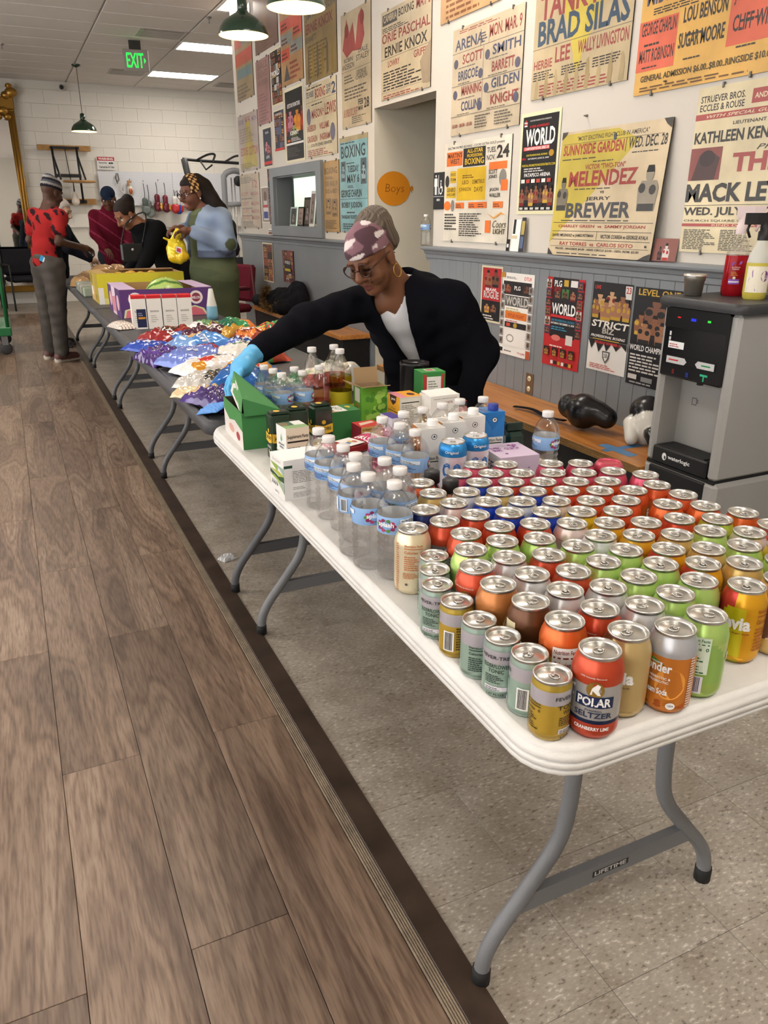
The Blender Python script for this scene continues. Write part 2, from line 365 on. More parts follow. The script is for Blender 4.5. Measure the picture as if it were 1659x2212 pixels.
# ---------------- walls ----------------
def wbox(*a): return MB().box(*a)
wr = MB(); T = .16
for (y0, y1, z0, z1) in ((-4, 4.583, 0, ZC), (4.583, 5.486, 2.08, ZC), (5.486, 6.63, 0, ZC), (6.63, 7.84, 0, 1.285), (6.63, 7.84, 1.73, ZC), (7.84, 9.12, 0, ZC)):
    wr.box(XW, XW+T, y0, y1, z0, z1)
wall_right = struct(wr.build('wall_right', 'wall'))
mat('jamb', '#d6cfbf', rough=.8, spec=.2)
struct(MB().box(XW+T, 4.4, 5.486, 5.6, 0, ZC).box(XW+T, 4.4, 4.45, 4.583, 0, ZC).box(XW+.001, XW+T, 5.4855, 5.487, 0, 2.08).box(4.3, 4.4, 4.5, 5.6, 0, ZC).box(XW+T, 4.4, 4.583, 5.486, 2.3, 2.4).build('wall_hallway', 'jamb'))
# office behind the little window
mat('office', '#e6efe4', rough=.8); mat('officelight', '#ffffff', emit='#f4fff0', estr=9.)
struct(MB().box(3.9, 4., 5.7, 9.1, 0, ZC).box(XW+T, 4., 5.6, 5.75, 0, ZC).box(XW+T, 4., 9.02, 9.12, 0, ZC).box(XW+T, 4., 5.7, 9.1, 2.6, 2.7).build('wall_office', 'office'))
ol = thing('ceiling_light', 'light inside the small office seen through the grey window', 'ceiling light', (3.2, 8.1, 2.6)); MB().box(-.3, .3, -.6, .6, -.02, 0).build('diffuser', 'officelight', ol)
# far wall of painted blocks
wf = struct(MB().box(-4.2, 6.2, 14.68, 14.9, 0, ZC).build('wall_far', 'blockpaint'))
bm = board('block', .4052, .2021, .03, 'blockpaint', .0035)
for j in range(17):
    for i in range(13):
        x = -.3+i*.4064+(.2032 if j % 2 else 0); z = .1016+j*.2032
        if z+.1 < ZC: piece('block', bm, wf, (x, 14.66, z), (PI/2, 0, 0))
struct(MB().box(-.5, 5.6, 14.61, 14.68, 1.2, 1.235, ch=.006).build('trim_2', 'blockpaint'))
struct(MB().box(-4.2, -4.05, -4.2, 14.9, 0, .5).box(-4.2, -4.05, -4.2, 14.9, 3.0, ZC).box(-4.2, -4.05, 10.5, 14.9, .5, 3.).build('wall_left', 'wall'))  # unseen wall; its opening and mullions are added to let fill light in
for k in range(5): struct(MB().box(-4.18, -4.08, -4.2+k*3.2, -4.05+k*3.2, .5, 3.).build('added_mullion', 'wall'))
struct(MB().box(-4.2, 6.2, -4.2, -4.05, 0, ZC).build('wall_rear', 'wall')); struct(MB().box(6.05, 6.2, 9.1, 14.9, 0, ZC).box(XW+T, 6.2, 9.12, 9.2, 0, ZC).build('wall_side_room', 'wall'))
# wainscot boards and chair rail
wn = struct(MB().box(XW-.012, XW, -3, 4.583, 0, 1.12).box(XW-.018, XW, 5.486, 9.12, 0, 1.12).box(XW-.018, XW+T+.02, 9.12, 9.138, 0, 1.12).build('wall_wainscot', 'greypaint'))
wb = board('wainscot_board', .0835, 1.12, .008, 'greypaint', .0022)
for k in range(36): piece('wainscot_board', wb, wn, (XW-.0205, 4.54-k*.085, .56), (PI/2, 0, -PI/2))
prof = [(0, 1.105), (.014, 1.105), (.014, 1.118), (.022, 1.124), (.022, 1.146), (.032, 1.150), (.036, 1.165), (.046, 1.172), (.060, 1.174), (.062, 1.183), (.060, 1.192), (0, 1.196)]
def rail(n, y0, y1):
    m = MB(); k = len(prof); v = [(XW-d, y, z) for y in (y0, y1) for d, z in prof]
    m.add(v, [(i, i+1, k+i+1, k+i) for i in range(k-1)]+[tuple(range(k)), tuple(range(k, 2*k))[::-1]]); return struct(m.build(n, 'greypaint'))
rail('trim_3', -3, 4.64); rail('trim_4', 5.46, 9.16)
# grey window frame, deep reveal and pane
wn1 = struct(MB().box(XW-.03, XW+.0, 7.82, 7.93, 1.2, 1.81).box(XW-.03, XW, 6.51, 6.63, 1.2, 1.81).box(XW-.03, XW, 6.63, 7.82, 1.73, 1.81).box(XW-.03, XW, 6.63, 7.82, 1.2, 1.285).build('window_1', 'greypaint'))
MB().box(XW, XW+T+.02, 7.80, 7.84, 1.285, 1.73).box(XW, XW+T+.02, 6.63, 6.645, 1.285, 1.73).box(XW, XW+T+.02, 6.63, 7.84, 1.27, 1.287).box(XW, XW+T+.02, 6.63, 7.84, 1.72, 1.735).build('window_reveal', 'greypaint', wn1)
MB().box(XW+T-.012, XW+T-.006, 6.64, 7.8, 1.285, 1.73).build('pane', 'glass', wn1)
# ---------------- folding tables ----------------
TZ = .735
def rrect(hx, hy, r, n=6):
    return [(sx*(hx-r)+r*math.cos(a0+PI/2*k/n), sy*(hy-r)+r*math.sin(a0+PI/2*k/n)) for sx, sy, a0 in ((1, 1, 0), (-1, 1, PI/2), (-1, -1, PI), (1, -1, 3*PI/2)) for k in range(n+1)]
def ringsolid(m, rings, col, mi=0, smooth=True):
    n = len(rings[0][0]); v = []; F = []
    for pts, z in rings: v += [(x, y, z) for x, y in pts]
    for i in range(len(rings)-1):
        for k in range(n): F.append((i*n+k, i*n+(k+1) % n, (i+1)*n+(k+1) % n, (i+1)*n+k))
    m.add(v, F, col, mi, smooth)
    m.add(v[:n], [tuple(range(n))[::-1]], col, mi); m.add(v[-n:], [tuple(range(n))], col, mi); return m
mat('tabletop_white', '#dfdcd7', rough=.5, var=.06, vscale=25, bump=.25, bscale=260); mat('tabletop_black', '#47474a', rough=.5, bump=.25, bscale=260)
mat('leg_grey', '#77787b', rough=.42, spec=.5, bump=.3, bscale=260); mat('leg_dark', '#58595c', rough=.45, bump=.3, bscale=260)
def smooth_path(P, n=5):
    out = []; P = [Vector(p) for p in P]
    for i in range(len(P)-1):
        p0, p1, p2, p3 = P[max(i-1, 0)], P[i], P[i+1], P[min(i+2, len(P)-1)]
        for k in range(n):
            t = k/n; out.append(.5*((2*p1)+(p2-p0)*t+(2*p0-5*p1+4*p2-p3)*t*t+(3*p1-p0-3*p2+p3)*t**3))
    return out+[P[-1]]
def make_table(label, y0, white, yl=(.23, 1.68)):
    L_, W_ = 1.83, .776; cx, cy = .9, y0+L_/2
    t = thing('folding_table', label, 'table', (cx, cy, 0), 0, 'folding tables in a row')
    hx, hy = W_/2, L_/2; m = MB(); R2 = .075 if white else .05
    rings = [(.03, .690), (.006, .690), (.001, .694), (.001, .700), (.003, .7015), (0, .703), (0, .711), (.0025, .7125), (.001, .714), (.002, .722), (.005, .7235), (.005, .728), (.010, .734), (.014, .735)]
    if not white: rings = [(.03, .688), (.004, .688), (0, .692), (0, .722), (.004, .732), (.012, .737), (.020, .737), (.024, .733), (.030, .7325), (.034, .735)]
    rings = [(rrect(hx-d, hy-d, max(R2-d*.6, .02)), z) for d, z in rings]
    ringsolid(m, rings, '#ffffff'); m.build('tabletop', 'tabletop_white' if white else 'tabletop_black', t)
    lm = 'leg_grey' if white else 'leg_dark'
    for yy in yl:
        y = yy-hy
        for s in (-1, 1):
            P = [(s*.105, y, .69), (s*.11, y, .5), (s*.115, y, .36), (s*.135, y, .275), (s*.2, y, .185), (s*.255, y, .115), (s*.282, y, .06), (s*.287, y, .0)]
            a = MB().tube(smooth_path(P), .0155, 12).build('leg', lm, t)
            MB().tube([(s*.287, y, .0), (s*.2868, y, .034)], .0178, 12, '#111111').build('foot_cap', 'rubber', a)
        bar = MB().add([(-.198, y-.009, .185), (.198, y-.009, .185), (.232, y-.009, .145), (-.232, y-.009, .145), (-.198, y+.009, .185), (.198, y+.009, .185), (.232, y+.009, .145), (-.232, y+.009, .145)],
                 [(3, 2, 1, 0), (4, 5, 6, 7), (0, 1, 5, 4), (2, 3, 7, 6), (1, 2, 6, 5), (3, 0, 4, 7)]).build('crossbar', lm, t)
        if white and yy == yl[0]:
            sh = Sheet(lambda u, v, k: (-.045+u*.09, y-.0092-.00008*k, .158+v*.015)); sh.r(0, 0, 1, 1, '#1b1b1c'); sh.t('LIFETIME', .06, .15, .94, .85, '#c9c9c9', .03); sh.build('maker_plate', 'print', bar)
        MB().tube([(-.1, y+(.05 if yy > 1 else -.05)*0, .675), (.1, y, .675)], .011, 8).build('top_rail', lm, t)
        for q in (-.1, .1): MB().tube([(q, y, .56), (q, y+(-.25 if yy > 1 else .25), .68)], .007, 6).build('brace', 'rubber', t)
    if white:
        sh = Sheet(lambda u, v, k: (.02+u*.15, -hy+.07+v*.018, .7352+.0002*k)); sh.t('LIFETIME', 0, 0, 1, 1, '#dcd8d2', .03); sh.build('moulded_lettering', 'paper', t)
    return t
make_table('white folding table crowded with soda cans and water bottles', .615, True, (.253, 1.704))
make_table('dark grey folding table heaped with chip bags', 2.47, False, (.206, 1.746))
make_table('dark grey folding table under the purple melon carton', 4.335, False, (.30, 1.728))
make_table('dark grey folding table under the yellow carton', 6.2, False, (.2, 1.73))
make_table('farthest dark folding table in the row, by the block wall', 8.06, False, (.24, 1.78))
# ---------------- benches ----------------
def wood_board_mat():
    m, nt, b, N, L = nodes('benchwood'); tc = N('ShaderNodeTexCoord'); mp = N('ShaderNodeMapping'); mp.inputs['Scale'].default_value = (40, 3, 40); L(tc.outputs['Object'], mp.inputs[0])
    n = N('ShaderNodeTexNoise'); n.inputs['Scale'].default_value = 1; n.inputs['Detail'].default_value = 4; L(mp.outputs[0], n.inputs[0])
    r = ramp(N, [(.3, '#a5652c'), (.7, '#c98a48')]); L(n.outputs[0], r.inputs[0]); L(r.outputs[0], b.inputs['Base Color']); b.inputs['Roughness'].default_value = .3
wood_board_mat(); mat('plyedge', '#8b6a3c', rough=.6, var=.3, vscale=60); mat('blackpaint', '#141416', rough=.5)
t = thing('wooden_bench', 'orange wooden bench along the wall beside the water cooler', 'bench', (2.3, 3.35, 0))
MB().box(-.19, .175, -1.2, 1.25, .425, .46, ch=.003).build('seat_board', 'benchwood', t)
for k in range(4): MB().box(-.1925, -.1885, -1.2, 1.25, .426+k*.0085, .4325+k*.0085).build('ply_layer', 'plyedge', t)
MB().box(-.15, .17, -1.17, 1.22, 0, .425).build('base', 'blackpaint', t)
sh = Sheet(lambda u, v, k: (-.17+u*.17, -1.02+v*.12, .4602+.0002*k)); sh.r(0, .3, 1.2, .6, '#4f7fb0').r(.2, -.5, .5, 1.1, '#5a86b4'); sh.build('blue_tape', 'print', t)
t = thing('wooden_bench', 'wooden bench under the grey window, holding a black coat', 'bench', (2.36, 6.9, 0))
MB().box(-.14, .12, -1.38, 1.02, .485, .52, ch=.003).build('seat_board', 'benchwood', t); MB().box(-.11, .11, -1.36, 1.0, 0, .485).build('base', 'blackpaint', t)
# ---------------- water cooler ----------------
wc = thing('water_cooler', 'silver and black water cooler with two spray bottles on top', 'water cooler', (2.12, 1.97, 0))
S = '#a9a7a3'
m = MB()
# side cheeks (rounded front corners), open bay between
def cheek(m, y0, y1, z0, z1, col=S):
    pts = [(.0, y0+.0), (.0, y1)]; m.box(0, .34, y0, y1, z0, z1, col, ch=.012)
cheek(m, -.172, -.128, .5, 1.075); cheek(m, .13, .168, .5, 1.075)
m.box(.10, .34, -.13, .132, .5, 1.075, S); m.build('housing', 'paintmetal', wc)
MB().box(.0, .34, -.18, .175, .0, .492, S, ch=.014).build('base_cabinet', 'paintmetal', wc)
MB().box(-.004, .01, -.13, .14, .03, .485, '#101012', ch=.004).build('base_door', 'gloss', wc)
MB().box(.004, .32, -.165, .16, .489, .502, '#0a0a0a').build('seam', 'rubber', wc)
ringsolid(MB(), [(rrect(.185, .19, .04), 1.075), (rrect(.187, .192, .04), 1.085), (rrect(.187, .192, .04), 1.1), (rrect(.18, .185, .04), 1.107)], srgb('#3a3a3c')).build('top_lid', 'plastic', wc).location = (.165, 0, 0)
fp = MB().box(-.012, .1, -.14, .142, .83, 1.072, '#131315', ch=.006).build('control_panel', 'gloss', wc)
sh = Sheet(lambda u, v, k: (-.0122-.00008*k, .14-u*.28, .832+v*.24))
sh.r(0, .72, 1, 1, '#0a0a0c'); sh.r(.2, .86, .25, .88, '#ff2a2a'); sh.r(.42, .84, .5, .88, '#2a3cff'); sh.r(.68, .85, .73, .88, '#3cff4a')
sh.r(.1, .42, .36, .52, '#f2f2f2').lines(.12, .44, .34, .5, 2, '#b33').r(.1, .6, .13, .66, '#ddd').r(.1, .53, .13, .58, '#ddd')
sh.r(.08, .18, .9, .32, '#050505'); sh.pol([(.1, .2), (.4, .2), (.44, .25), (.4, .3), (.1, .3)], '#c9c9c9'); sh.pol([(.58, .25), (.62, .2), (.88, .2), (.88, .3), (.62, .3)], '#c9c9c9')
sh.r(.14, .24, .3, .26, '#c22').r(.68, .24, .82, .26, '#1a8a4a'); sh.r(.68, .1, .8, .13, '#35b98a').r(.73, .03, .75, .1, '#35b98a'); sh.r(.22, .05, .26, .12, '#6b1f22').r(.45, .04, .5, .11, '#222f7a')
sh.build('buttons', 'print', fp)
MB().box(-.004, .1, -.13, .132, .5, .565, '#121214', ch=.006).build('drip_tray', 'gloss', wc)
g = MB()
for k in range(9): g.box(.005+k*.0095, .010+k*.0095, -.11, .11, .565, .569, '#2a2a2c')
g.build('drip_grille', 'plastic', wc)
sh = Sheet(lambda u, v, k: (-.0042-.00008*k, .1-u*.2, .505+v*.055)); sh.e(.16, .5, .055, .26, '#f2f2f2'); sh.e(.18, .45, .02, .13, '#121214'); sh.t('waterlogic', .25, .35, .78, .7, '#f2f2f2'); sh.build('logo', 'print', wc)
sh = Sheet(lambda u, v, k: (.0995-.00008*k, .07-u*.03, .72+v*.03)); sh.r(0, 0, .75, .08, '#444').r(0, 0, .08, .9, '#444').r(.67, 0, .75, .9, '#444').r(0, .82, .75, .9, '#444').r(.75, .3, .95, .38, '#444').r(.9, .3, .97, .7, '#444').r(.75, .64, .95, .72, '#444'); sh.build('cup_symbol', 'print', wc)
MB().box(.2, .26, -.1735, -.171, .42, .48, '#7e7c79', ch=.0005).build('side_grip', 'paintmetal', wc)
MB().lathe([(.0, .83), (.012, .83), (.012, .81), (.0, .81)], 12, '#222222').build('spout', 'plastic', wc, (.05, .0, 0))
# electrical outlet
o = MB().box(-.004, 0, -.034, .034, -.057, .057, '#8a7a66', ch=.0015).build('wall_outlet', 'steel', None, (XW-.0205, 3.41, .52)); tag(o, 'metal double wall outlet above the bench', 'outlet')
for z in (-.028, .028):
    r = MB().lathe([(.0, 0), (.015, 0), (.015, .003), (0, .003)], 16, '#e8dcbb').build('receptacle', 'plastic', o, (-.004, 0, z), (0, -PI/2, 0))
    MB().box(-.0012, 0, -.006, -.004, -.004, .005, '#222').box(-.0012, 0, .004, .006, -.004, .005, '#222').build('slot', 'plastic', r, (0, 0, .003), (0, PI/2, 0))
# ---------------- posters on the wall ----------------
def poster(label, YZ, bg, draw, thick=.005, m='aged', x=XW, clips=True, tape=None, lean=0, name='boxing_poster', under=False, edge='#2a241e'):
    ya, yb, z0, z1 = YZ; ww, hh = ya-yb, z1-z0; x = x-(.021 if under else .0)
    o = MB().box(-thick, 0, -ww/2, ww/2, 0, hh, bg if thick < .003 else edge).build(name, m, None, (x-.001, (ya+yb)/2, z0))
    if lean: o.rotation_euler = (0, lean, 0); o.location.x = x-.006-hh*math.sin(lean)
    tag(o, label, 'poster', 'boxing posters on the right wall')
    sh = Sheet(lambda u, v, k: (-thick-.0003-.00006*k, ww/2-u*ww, v*hh))
    if tape: sh.r(-.06, -.04, 1.06, 1.04, tape)
    sh.r(0, 0, 1, 1, bg); draw(sh); sh.build('printed_sheet', m, o)
    if clips:
        for u, v in ((.15, 1), (.85, 1), (.15, 0), (.85, 0)): MB().box(-thick-.007, .001, -.004, .004, -.01, .01, '#77736c', ch=.002).build('clip', 'steel', o, (0, ww/2-u*ww, v*hh))
    return o
R_, B_, K_, G_ = '#9c4a45', '#4e5570', '#3a3633', '#6f675c'
def cap(s, u0, v0, u1, v1, n, col, seed=1, cols=1): return s.lines(u0, v0, u1, v1, n, col, .5, seed, cols)
def P18(s):
    s.r(.03, .84, .34, .96, '#5a5652').t('CAMBRIA', .05, .87, .33, .95, '#c8b89a').r(.36, .84, .68, .96, '#c8b89a').t('BOXING', .37, .87, .67, .96, K_).t('MAY 3', .72, .86, .98, .97, R_)
    cap(s, .03, .76, .68, .82, 3, K_); s.t('ORIE PASCHAL', .02, .64, .98, .75, R_).t('ERNIE KNOX', .08, .48, .93, .6, K_).r(0, .46, 1, .465, G_)
    s.t('LOWRY', .15, .36, .4, .43, R_).t('GRIFFIN', .68, .36, .98, .44, R_); cap(s, .05, .1, .95, .33, 7, K_, 3); s.r(.0, .08, 1, .083, G_); cap(s, .05, .01, .95, .06, 2, R_, 4); s.pol([(.8, .3), (1, .5), (1, .05), (.86, .06)], '#a8937a')
def P17(s):
    s.pol([(.05, .7), (.2, .95), (.3, .82), (.42, .9), (.5, .7), (.6, .93), (.72, .98), (.8, .75), (.68, .64), (.4, .66), (.2, .62)], '#a8504a'); s.e(.2, .85, .07, .06, '#8f3b38').e(.72, .9, .07, .06, '#8f3b38')
    s.t('DALE', .6, .62, .9, .66, G_).t('STALEY', .52, .56, .95, .61, G_).t('ROBIN', .1, .58, .4, .62, G_).t('ANDERSON', .03, .52, .45, .57, G_).r(0, .5, 1, .503, G_)
    cap(s, .1, .4, .5, .48, 3, G_); s.t('GEORGE', .52, .44, .85, .48, G_).t('CHAPLIN', .5, .4, .88, .44, G_); cap(s, .1, .25, .95, .37, 4, G_, 2); s.t('FEB', .58, .18, .74, .23, K_).t('MAR', .58, .13, .74, .17, K_).t('28', .77, .14, .94, .23, K_)
    s.t('BALTIMORE CIVIC CENTER', .05, .1, .52, .17, R_, 0, .05); cap(s, .35, .03, .95, .1, 4, G_, 5)
def P16(s):
    s.r(.0, .95, 1, 1, '#b3a27e'); cap(s, .05, .93, .9, .95, 1, K_); s.t('BOXING', .06, .78, .93, .91, '#3d4045'); s.r(.05, .54, .22, .75, '#4f5b60').boxer(.13, .55, .14, .18, '#8aa0a5', '#3a4246').r(.77, .5, .97, .76, '#4f5b60').boxer(.87, .52, .16, .2, '#9db2b6', '#3a4246')
    cap(s, .25, .72, .75, .74, 1, K_); s.t('TUESDAY', .3, .63, .7, .7, K_).t('MAY 6', .28, .52, .72, .61, K_); cap(s, .3, .47, .6, .5, 2, K_); s.t('GEORGE CHAPLIN', .04, .37, .8, .45, K_).r(.0, .35, 1, .354, K_).t('BOBBY JUDSON', .06, .24, .8, .32, K_); cap(s, .25, .2, .75, .23, 1, K_); s.t('THURSDAY TICKETS ON SALE', .04, .14, .9, .18, K_); cap(s, .1, .03, .8, .1, 3, K_, 3)
def P15(s):
    s.t('BOXING', .08, .82, .9, .91, '#6e542f'); cap(s, .12, .75, .88, .79, 2, '#6e542f'); s.t('TUE. AUG. 19', .1, .65, .9, .72, '#6e542f'); s.t('DICK vs BEST', .12, .55, .85, .61, '#6e542f'); s.r(.12, .25, .48, .48, '#8a6a3e').r(.52, .22, .88, .47, '#8a6a3e').boxer(.3, .26, .3, .2, '#a9854f', '#6e542f').boxer(.7, .24, .3, .2, '#a9854f', '#6e542f'); cap(s, .1, .05, .9, .18, 6, '#6e542f', 2)
def P20(s):
    cap(s, .1, .95, .9, .985, 2, '#a05a52'); s.t('ARENA', .04, .80, .46, .9, B_).t('MON. MAR. 9', .55, .82, .97, .93, R_).r(.42, .78, .43, .92, G_).r(.54, .78, .545, .93, G_).r(0, .775, 1, .78, G_).r(.47, .2, .475, .78, G_); cap(s, .43, .8, .53, .9, 4, B_)
    for i, (a, b) in enumerate((('SCOTT', 'SMITH'), ('BRISCOE', 'BARRETT'), ('MANNING', 'GILDEN'), ('COLLINS', 'KNIGHT'))):
        z = .66-i*.145; s.t(a, .16 if i != 1 else .1, z, .46 if i != 1 else .4, z+.09, R_ if i in (0, 2) else B_).t(b, .6, z, .97 if i != 1 else .9, z+.09, B_ if i in (0, 2) else R_)
        s.e(.06 if i % 2 == 0 else .44, z+.02, .035, .045, '#5b5a6d', 12).e(.53 if i % 2 == 0 else .94, z+.02, .035, .045, '#5b5a6d', 12); cap(s, .1, z-.03, .4, z-.015, 1, G_, i); cap(s, .55, z-.03, .9, z-.015, 1, G_, i+9)
        if i % 2: s.r(0, z-.045, 1, z-.04, G_)
    s.t('$3.00 - $4.00 - $5.00', .03, .07, .34, .11, R_); cap(s, .38, .04, .95, .17, 5, G_, 5, 2)
def P21(s):
    s.pol([(.2, 1), (.95, 1), (.55, .3), (.5, .05), (.45, .3)], '#d2bd52'); s.t('TANK HILL', .06, .62, .97, .82, R_, .03).t('BRAD SILAS', .05, .42, .97, .62, '#3f5468', .03).r(0, .40, 1, .405, G_)
    s.t('LEE', .26, .26, .42, .38, R_).t('HERBIE', .02, .24, .23, .31, R_).t('WALLY LIVINGSTON', .5, .28, .98, .38, R_); cap(s, .02, .15, .98, .23, 4, K_, 3, 3); cap(s, .1, .02, .95, .12, 4, R_, 4)
    for k in range(9): u = .04+.11*k; s.pol([(u, .01), (u+.01, .12+.05*(k % 3)), (u+.03, .2+.04*(k % 2)), (u+.05, .1), (u+.04, .0)], '#a89268' if k % 2 else '#b5a078')
def P22(s):
    O = '#d9694e'; s.r(0, .86, .3, .93, O); cap(s, .05, .88, .28, .91, 1, K_); s.t('LARRY', .14, .72, .45, .82, '#4c4e66', .03).t('MIDDLETON', .04, .60, .52, .72, '#4c4e66', .03).t('ROGAN', .66, .72, 1, .86, '#4c4e66', .03).pol([(.52, .84), (.62, .84), (.62, .76), (.57, .72), (.52, .76)], O).t('VS', .54, .77, .6, .82, '#e9b04a')
    cap(s, .1, .53, .5, .58, 3, K_); cap(s, .6, .6, .99, .67, 3, K_, 2); s.r(0, .16, .3, .5, O).r(.66, .2, 1, .56, O); s.t('GEORGE CHAPLIN', .02, .4, .29, .49, K_).t('MATT ROBINSON', .02, .22, .29, .31, K_).t('LOU BENSON', .34, .42, .64, .52, K_).t('SUGAR MOORE', .32, .26, .64, .36, K_).t('JOHNNY WILBURN', .68, .44, 1, .54, K_).t('CLIFF WILLS', .69, .28, .98, .38, K_)
    for a in (.05, .37, .73): cap(s, a, .33, a+.2, .36, 1, K_); cap(s, a, .18, a+.2, .2, 1, K_)
    s.t('GENERAL ADMISSION $6.00..$8.00..RINGSIDE $10.00', .05, .08, .97, .13, '#4c4330'); cap(s, .05, .02, .97, .06, 2, '#6e4c2a', 4)
def P23(s):
    O, Y = '#ee7a35', '#e7bd2e'; s.t('BALTIMORE PRO BOXING - COORS EXTRA GOLD present', .05, .93, .9, .96, K_); s.r(.03, .77, .29, .91, O).t("MARTIN'S", .05, .85, .28, .9, K_).t('WEST', .09, .79, .24, .84, K_).r(.3, .75, .64, .93, '#2d2c2a').t('ALL-STAR', .36, .88, .6, .92, Y).t('BOXING', .33, .77, .62, .83, Y).t('PROFESSIONAL', .36, .84, .6, .87, Y)
    s.t('TUES.', .66, .86, .79, .91, K_).t('NOV.', .66, .79, .78, .84, K_).t('24', .8, .8, .97, .92, K_, .03).r(.7, .7, .95, .77, O); s.r(.21, .42, .66, .74, Y).t('LEO', .3, .58, .4, .62, '#7a5a12').t('JOHNSON', .25, .5, .44, .55, '#7a5a12').t('DEMETRIUS', .46, .58, .64, .62, '#7a5a12').t('DAVIS', .49, .5, .62, .55, '#7a5a12'); cap(s, .3, .64, .55, .68, 2, '#7a5a12')
    s.r(.1, .6, .2, .72, Y).t('CHUCK', .1, .67, .19, .7, K_).t('STURM', .1, .62, .19, .65, K_).e(.05, .62, .035, .06, '#3d3a36', 12).r(.04, .45, .2, .56, Y).t('GENERO', .05, .51, .19, .55, K_).t('ANJULAR', .05, .46, .19, .5, K_).t('SCOTT', .7, .66, .82, .7, K_).t('JONES', .7, .61, .82, .65, K_).e(.9, .62, .05, .08, '#8d8880', 12).t('JASON', .72, .49, .85, .53, K_).t('WALLER', .72, .44, .88, .48, K_).r(.88, .5, .97, .6, O)
    s.e(.06, .37, .06, .05, O, 9).e(.15, .37, .03, .06, '#8d8880', 12)
    for a in (.2, .41, .55, .78): s.r(a, .34, a+.14, .4, O); cap(s, a+.01, .35, a+.13, .39, 2, K_)
    cap(s, .02, .12, .25, .3, 6, K_, 4); cap(s, .27, .06, .68, .3, 11, K_, 6); s.r(.68, .1, .76, .22, O).t('Coors', .78, .15, .97, .22, '#5b4c2a', 0, .02).t('LIGHT', .8, .09, .97, .14, '#5b4c2a'); s.pol([(.7, .29), (.8, .25), (.9, .3), (.97, .27), (.9, .28), (.8, .235)], '#e9a24a')
def P25(s):
    s.pol([(0, .1), (0, .98), (.55, .98), (.75, .88)], '#c9b44c'); s.t('"MOST EXCITING FIGHT CLUB IN AMERICA"', .16, .92, .82, .955, K_, .01).r(.02, .9, .95, .903, K_).t('SUNNYSIDE GARDEN', .03, .81, .62, .895, '#a8433c', .03).t('WED. DEC. 28', .66, .82, .98, .9, K_).r(.635, .8, .64, .9, K_); cap(s, .03, .775, .6, .79, 1, K_); cap(s, .7, .785, .95, .8, 1, K_, 2); cap(s, .35, .745, .65, .76, 1, K_, 3)
    s.t('VICTOR "TWO-TON"', .28, .69, .66, .73, '#a8433c').t('MELENDEZ', .13, .56, .78, .68, '#a8433c', .03); cap(s, .2, .535, .75, .55, 1, K_, 4); s.t('vs', .46, .5, .5, .52, K_).t('JERRY', .33, .44, .57, .475, K_).t('BREWER', .14, .31, .77, .43, '#4c4c50', .03); cap(s, .1, .285, .95, .3, 1, K_, 5)
    for z in (.27, .2, .13): s.r(.02, z, .98, z+.004, K_)
    s.t('CHARLEY GREEN  vs  SAMMY JORDAN', .08, .225, .92, .255, '#a8433c').t('DAVID MELENDEZ vs JAMES PITTMAN', .03, .15, .46, .18, K_).t('VICTOR CORREA vs GEORGE AYALA', .53, .15, .96, .18, K_).r(.49, .135, .493, .2, K_).t('RAY TORRES  vs  CARLOS SOTO', .12, .085, .84, .115, '#a8433c').t('PRICES - RINGSIDE $4.00 - RING CIRCLE $3.00 - GEN. ADM. $2.00', .08, .045, .9, .065, K_).r(.02, .075, .98, .078, K_); cap(s, .1, .015, .9, .03, 1, K_, 8)
    s.boxer(.08, .37, .12, .27, '#7a7263', '#3d3a36').boxer(.89, .36, .17, .33, '#9a9080', '#3d3a36'); s.e(.53, .92, .012, .03, '#4b5563', 8); s.e(.95, .1, .01, .01, K_, 8); s.pol([(0, 0), (.0, .06), (.03, .03), (.06, 0)], '#3a3430').pol([(1, 0), (.9, 0), (.95, .03), (1, .05)], '#3a3430').pol([(0, 1), (.06, 1), (0, .94)], '#4a4643').pol([(1, 1), (.93, 1), (.96, .96), (1, .93)], '#4a4643')
def P26(s):
    RR = '#b0504c'; s.t('STRUEVER BROS.', .02, .91, .29, .95, K_).t('ECCLES & ROUSE', .02, .86, .29, .9, K_).r(.33, .87, .43, .95, RR).t('AND', .345, .895, .415, .925, '#e9d9b5', .02).t('THE', .47, .92, .56, .96, K_).t('FOUNDATION', .47, .86, .8, .91, K_).r(0, .81, 1, .845, RR).t('WITH SPECIAL GUEST APPEARANCE', .06, .818, .8, .836, '#e9d9b5', .01, .01).t('LIEUTENANT GOVERNOR', .24, .765, .62, .785, K_).t('KATHLEEN KENNEDY TOWNSEND', .01, .67, 1, .74, K_, .03)
    s.r(.0, .45, .2, .645, '#8c4a44').pol([(.02, .45), (.17, .45), (.19, .58), (.12, .63), (.06, .6)], '#4d3230').e(.11, .58, .05, .05, '#3a2725', 12); s.t('PRESENTS', .4, .61, .75, .64, K_, 0, .02).t('THE NEW', .27, .49, .95, .6, RR, .04).t('MACK LEWIS GYM', .0, .315, 1, .43, K_, .04).r(0, .295, 1, .298, K_).t('WED. JULY 10, 2002', .0, .22, .66, .285, K_, .03).r(.68, .23, 1.0, .285, RR).t('913 BOND ST', .7, .24, .98, .275, '#e9d9b5', .02).t('CHURCH SQUARE SHOPPING CENTER', .01, .192, .7, .208, K_, 0).r(0, .165, 1, .183, RR).t('KIND DONATIONS', .2, .168, .6, .18, '#e9d9b5', 0); cap(s, .02, .02, .98, .15, 13, K_, 9, 4)
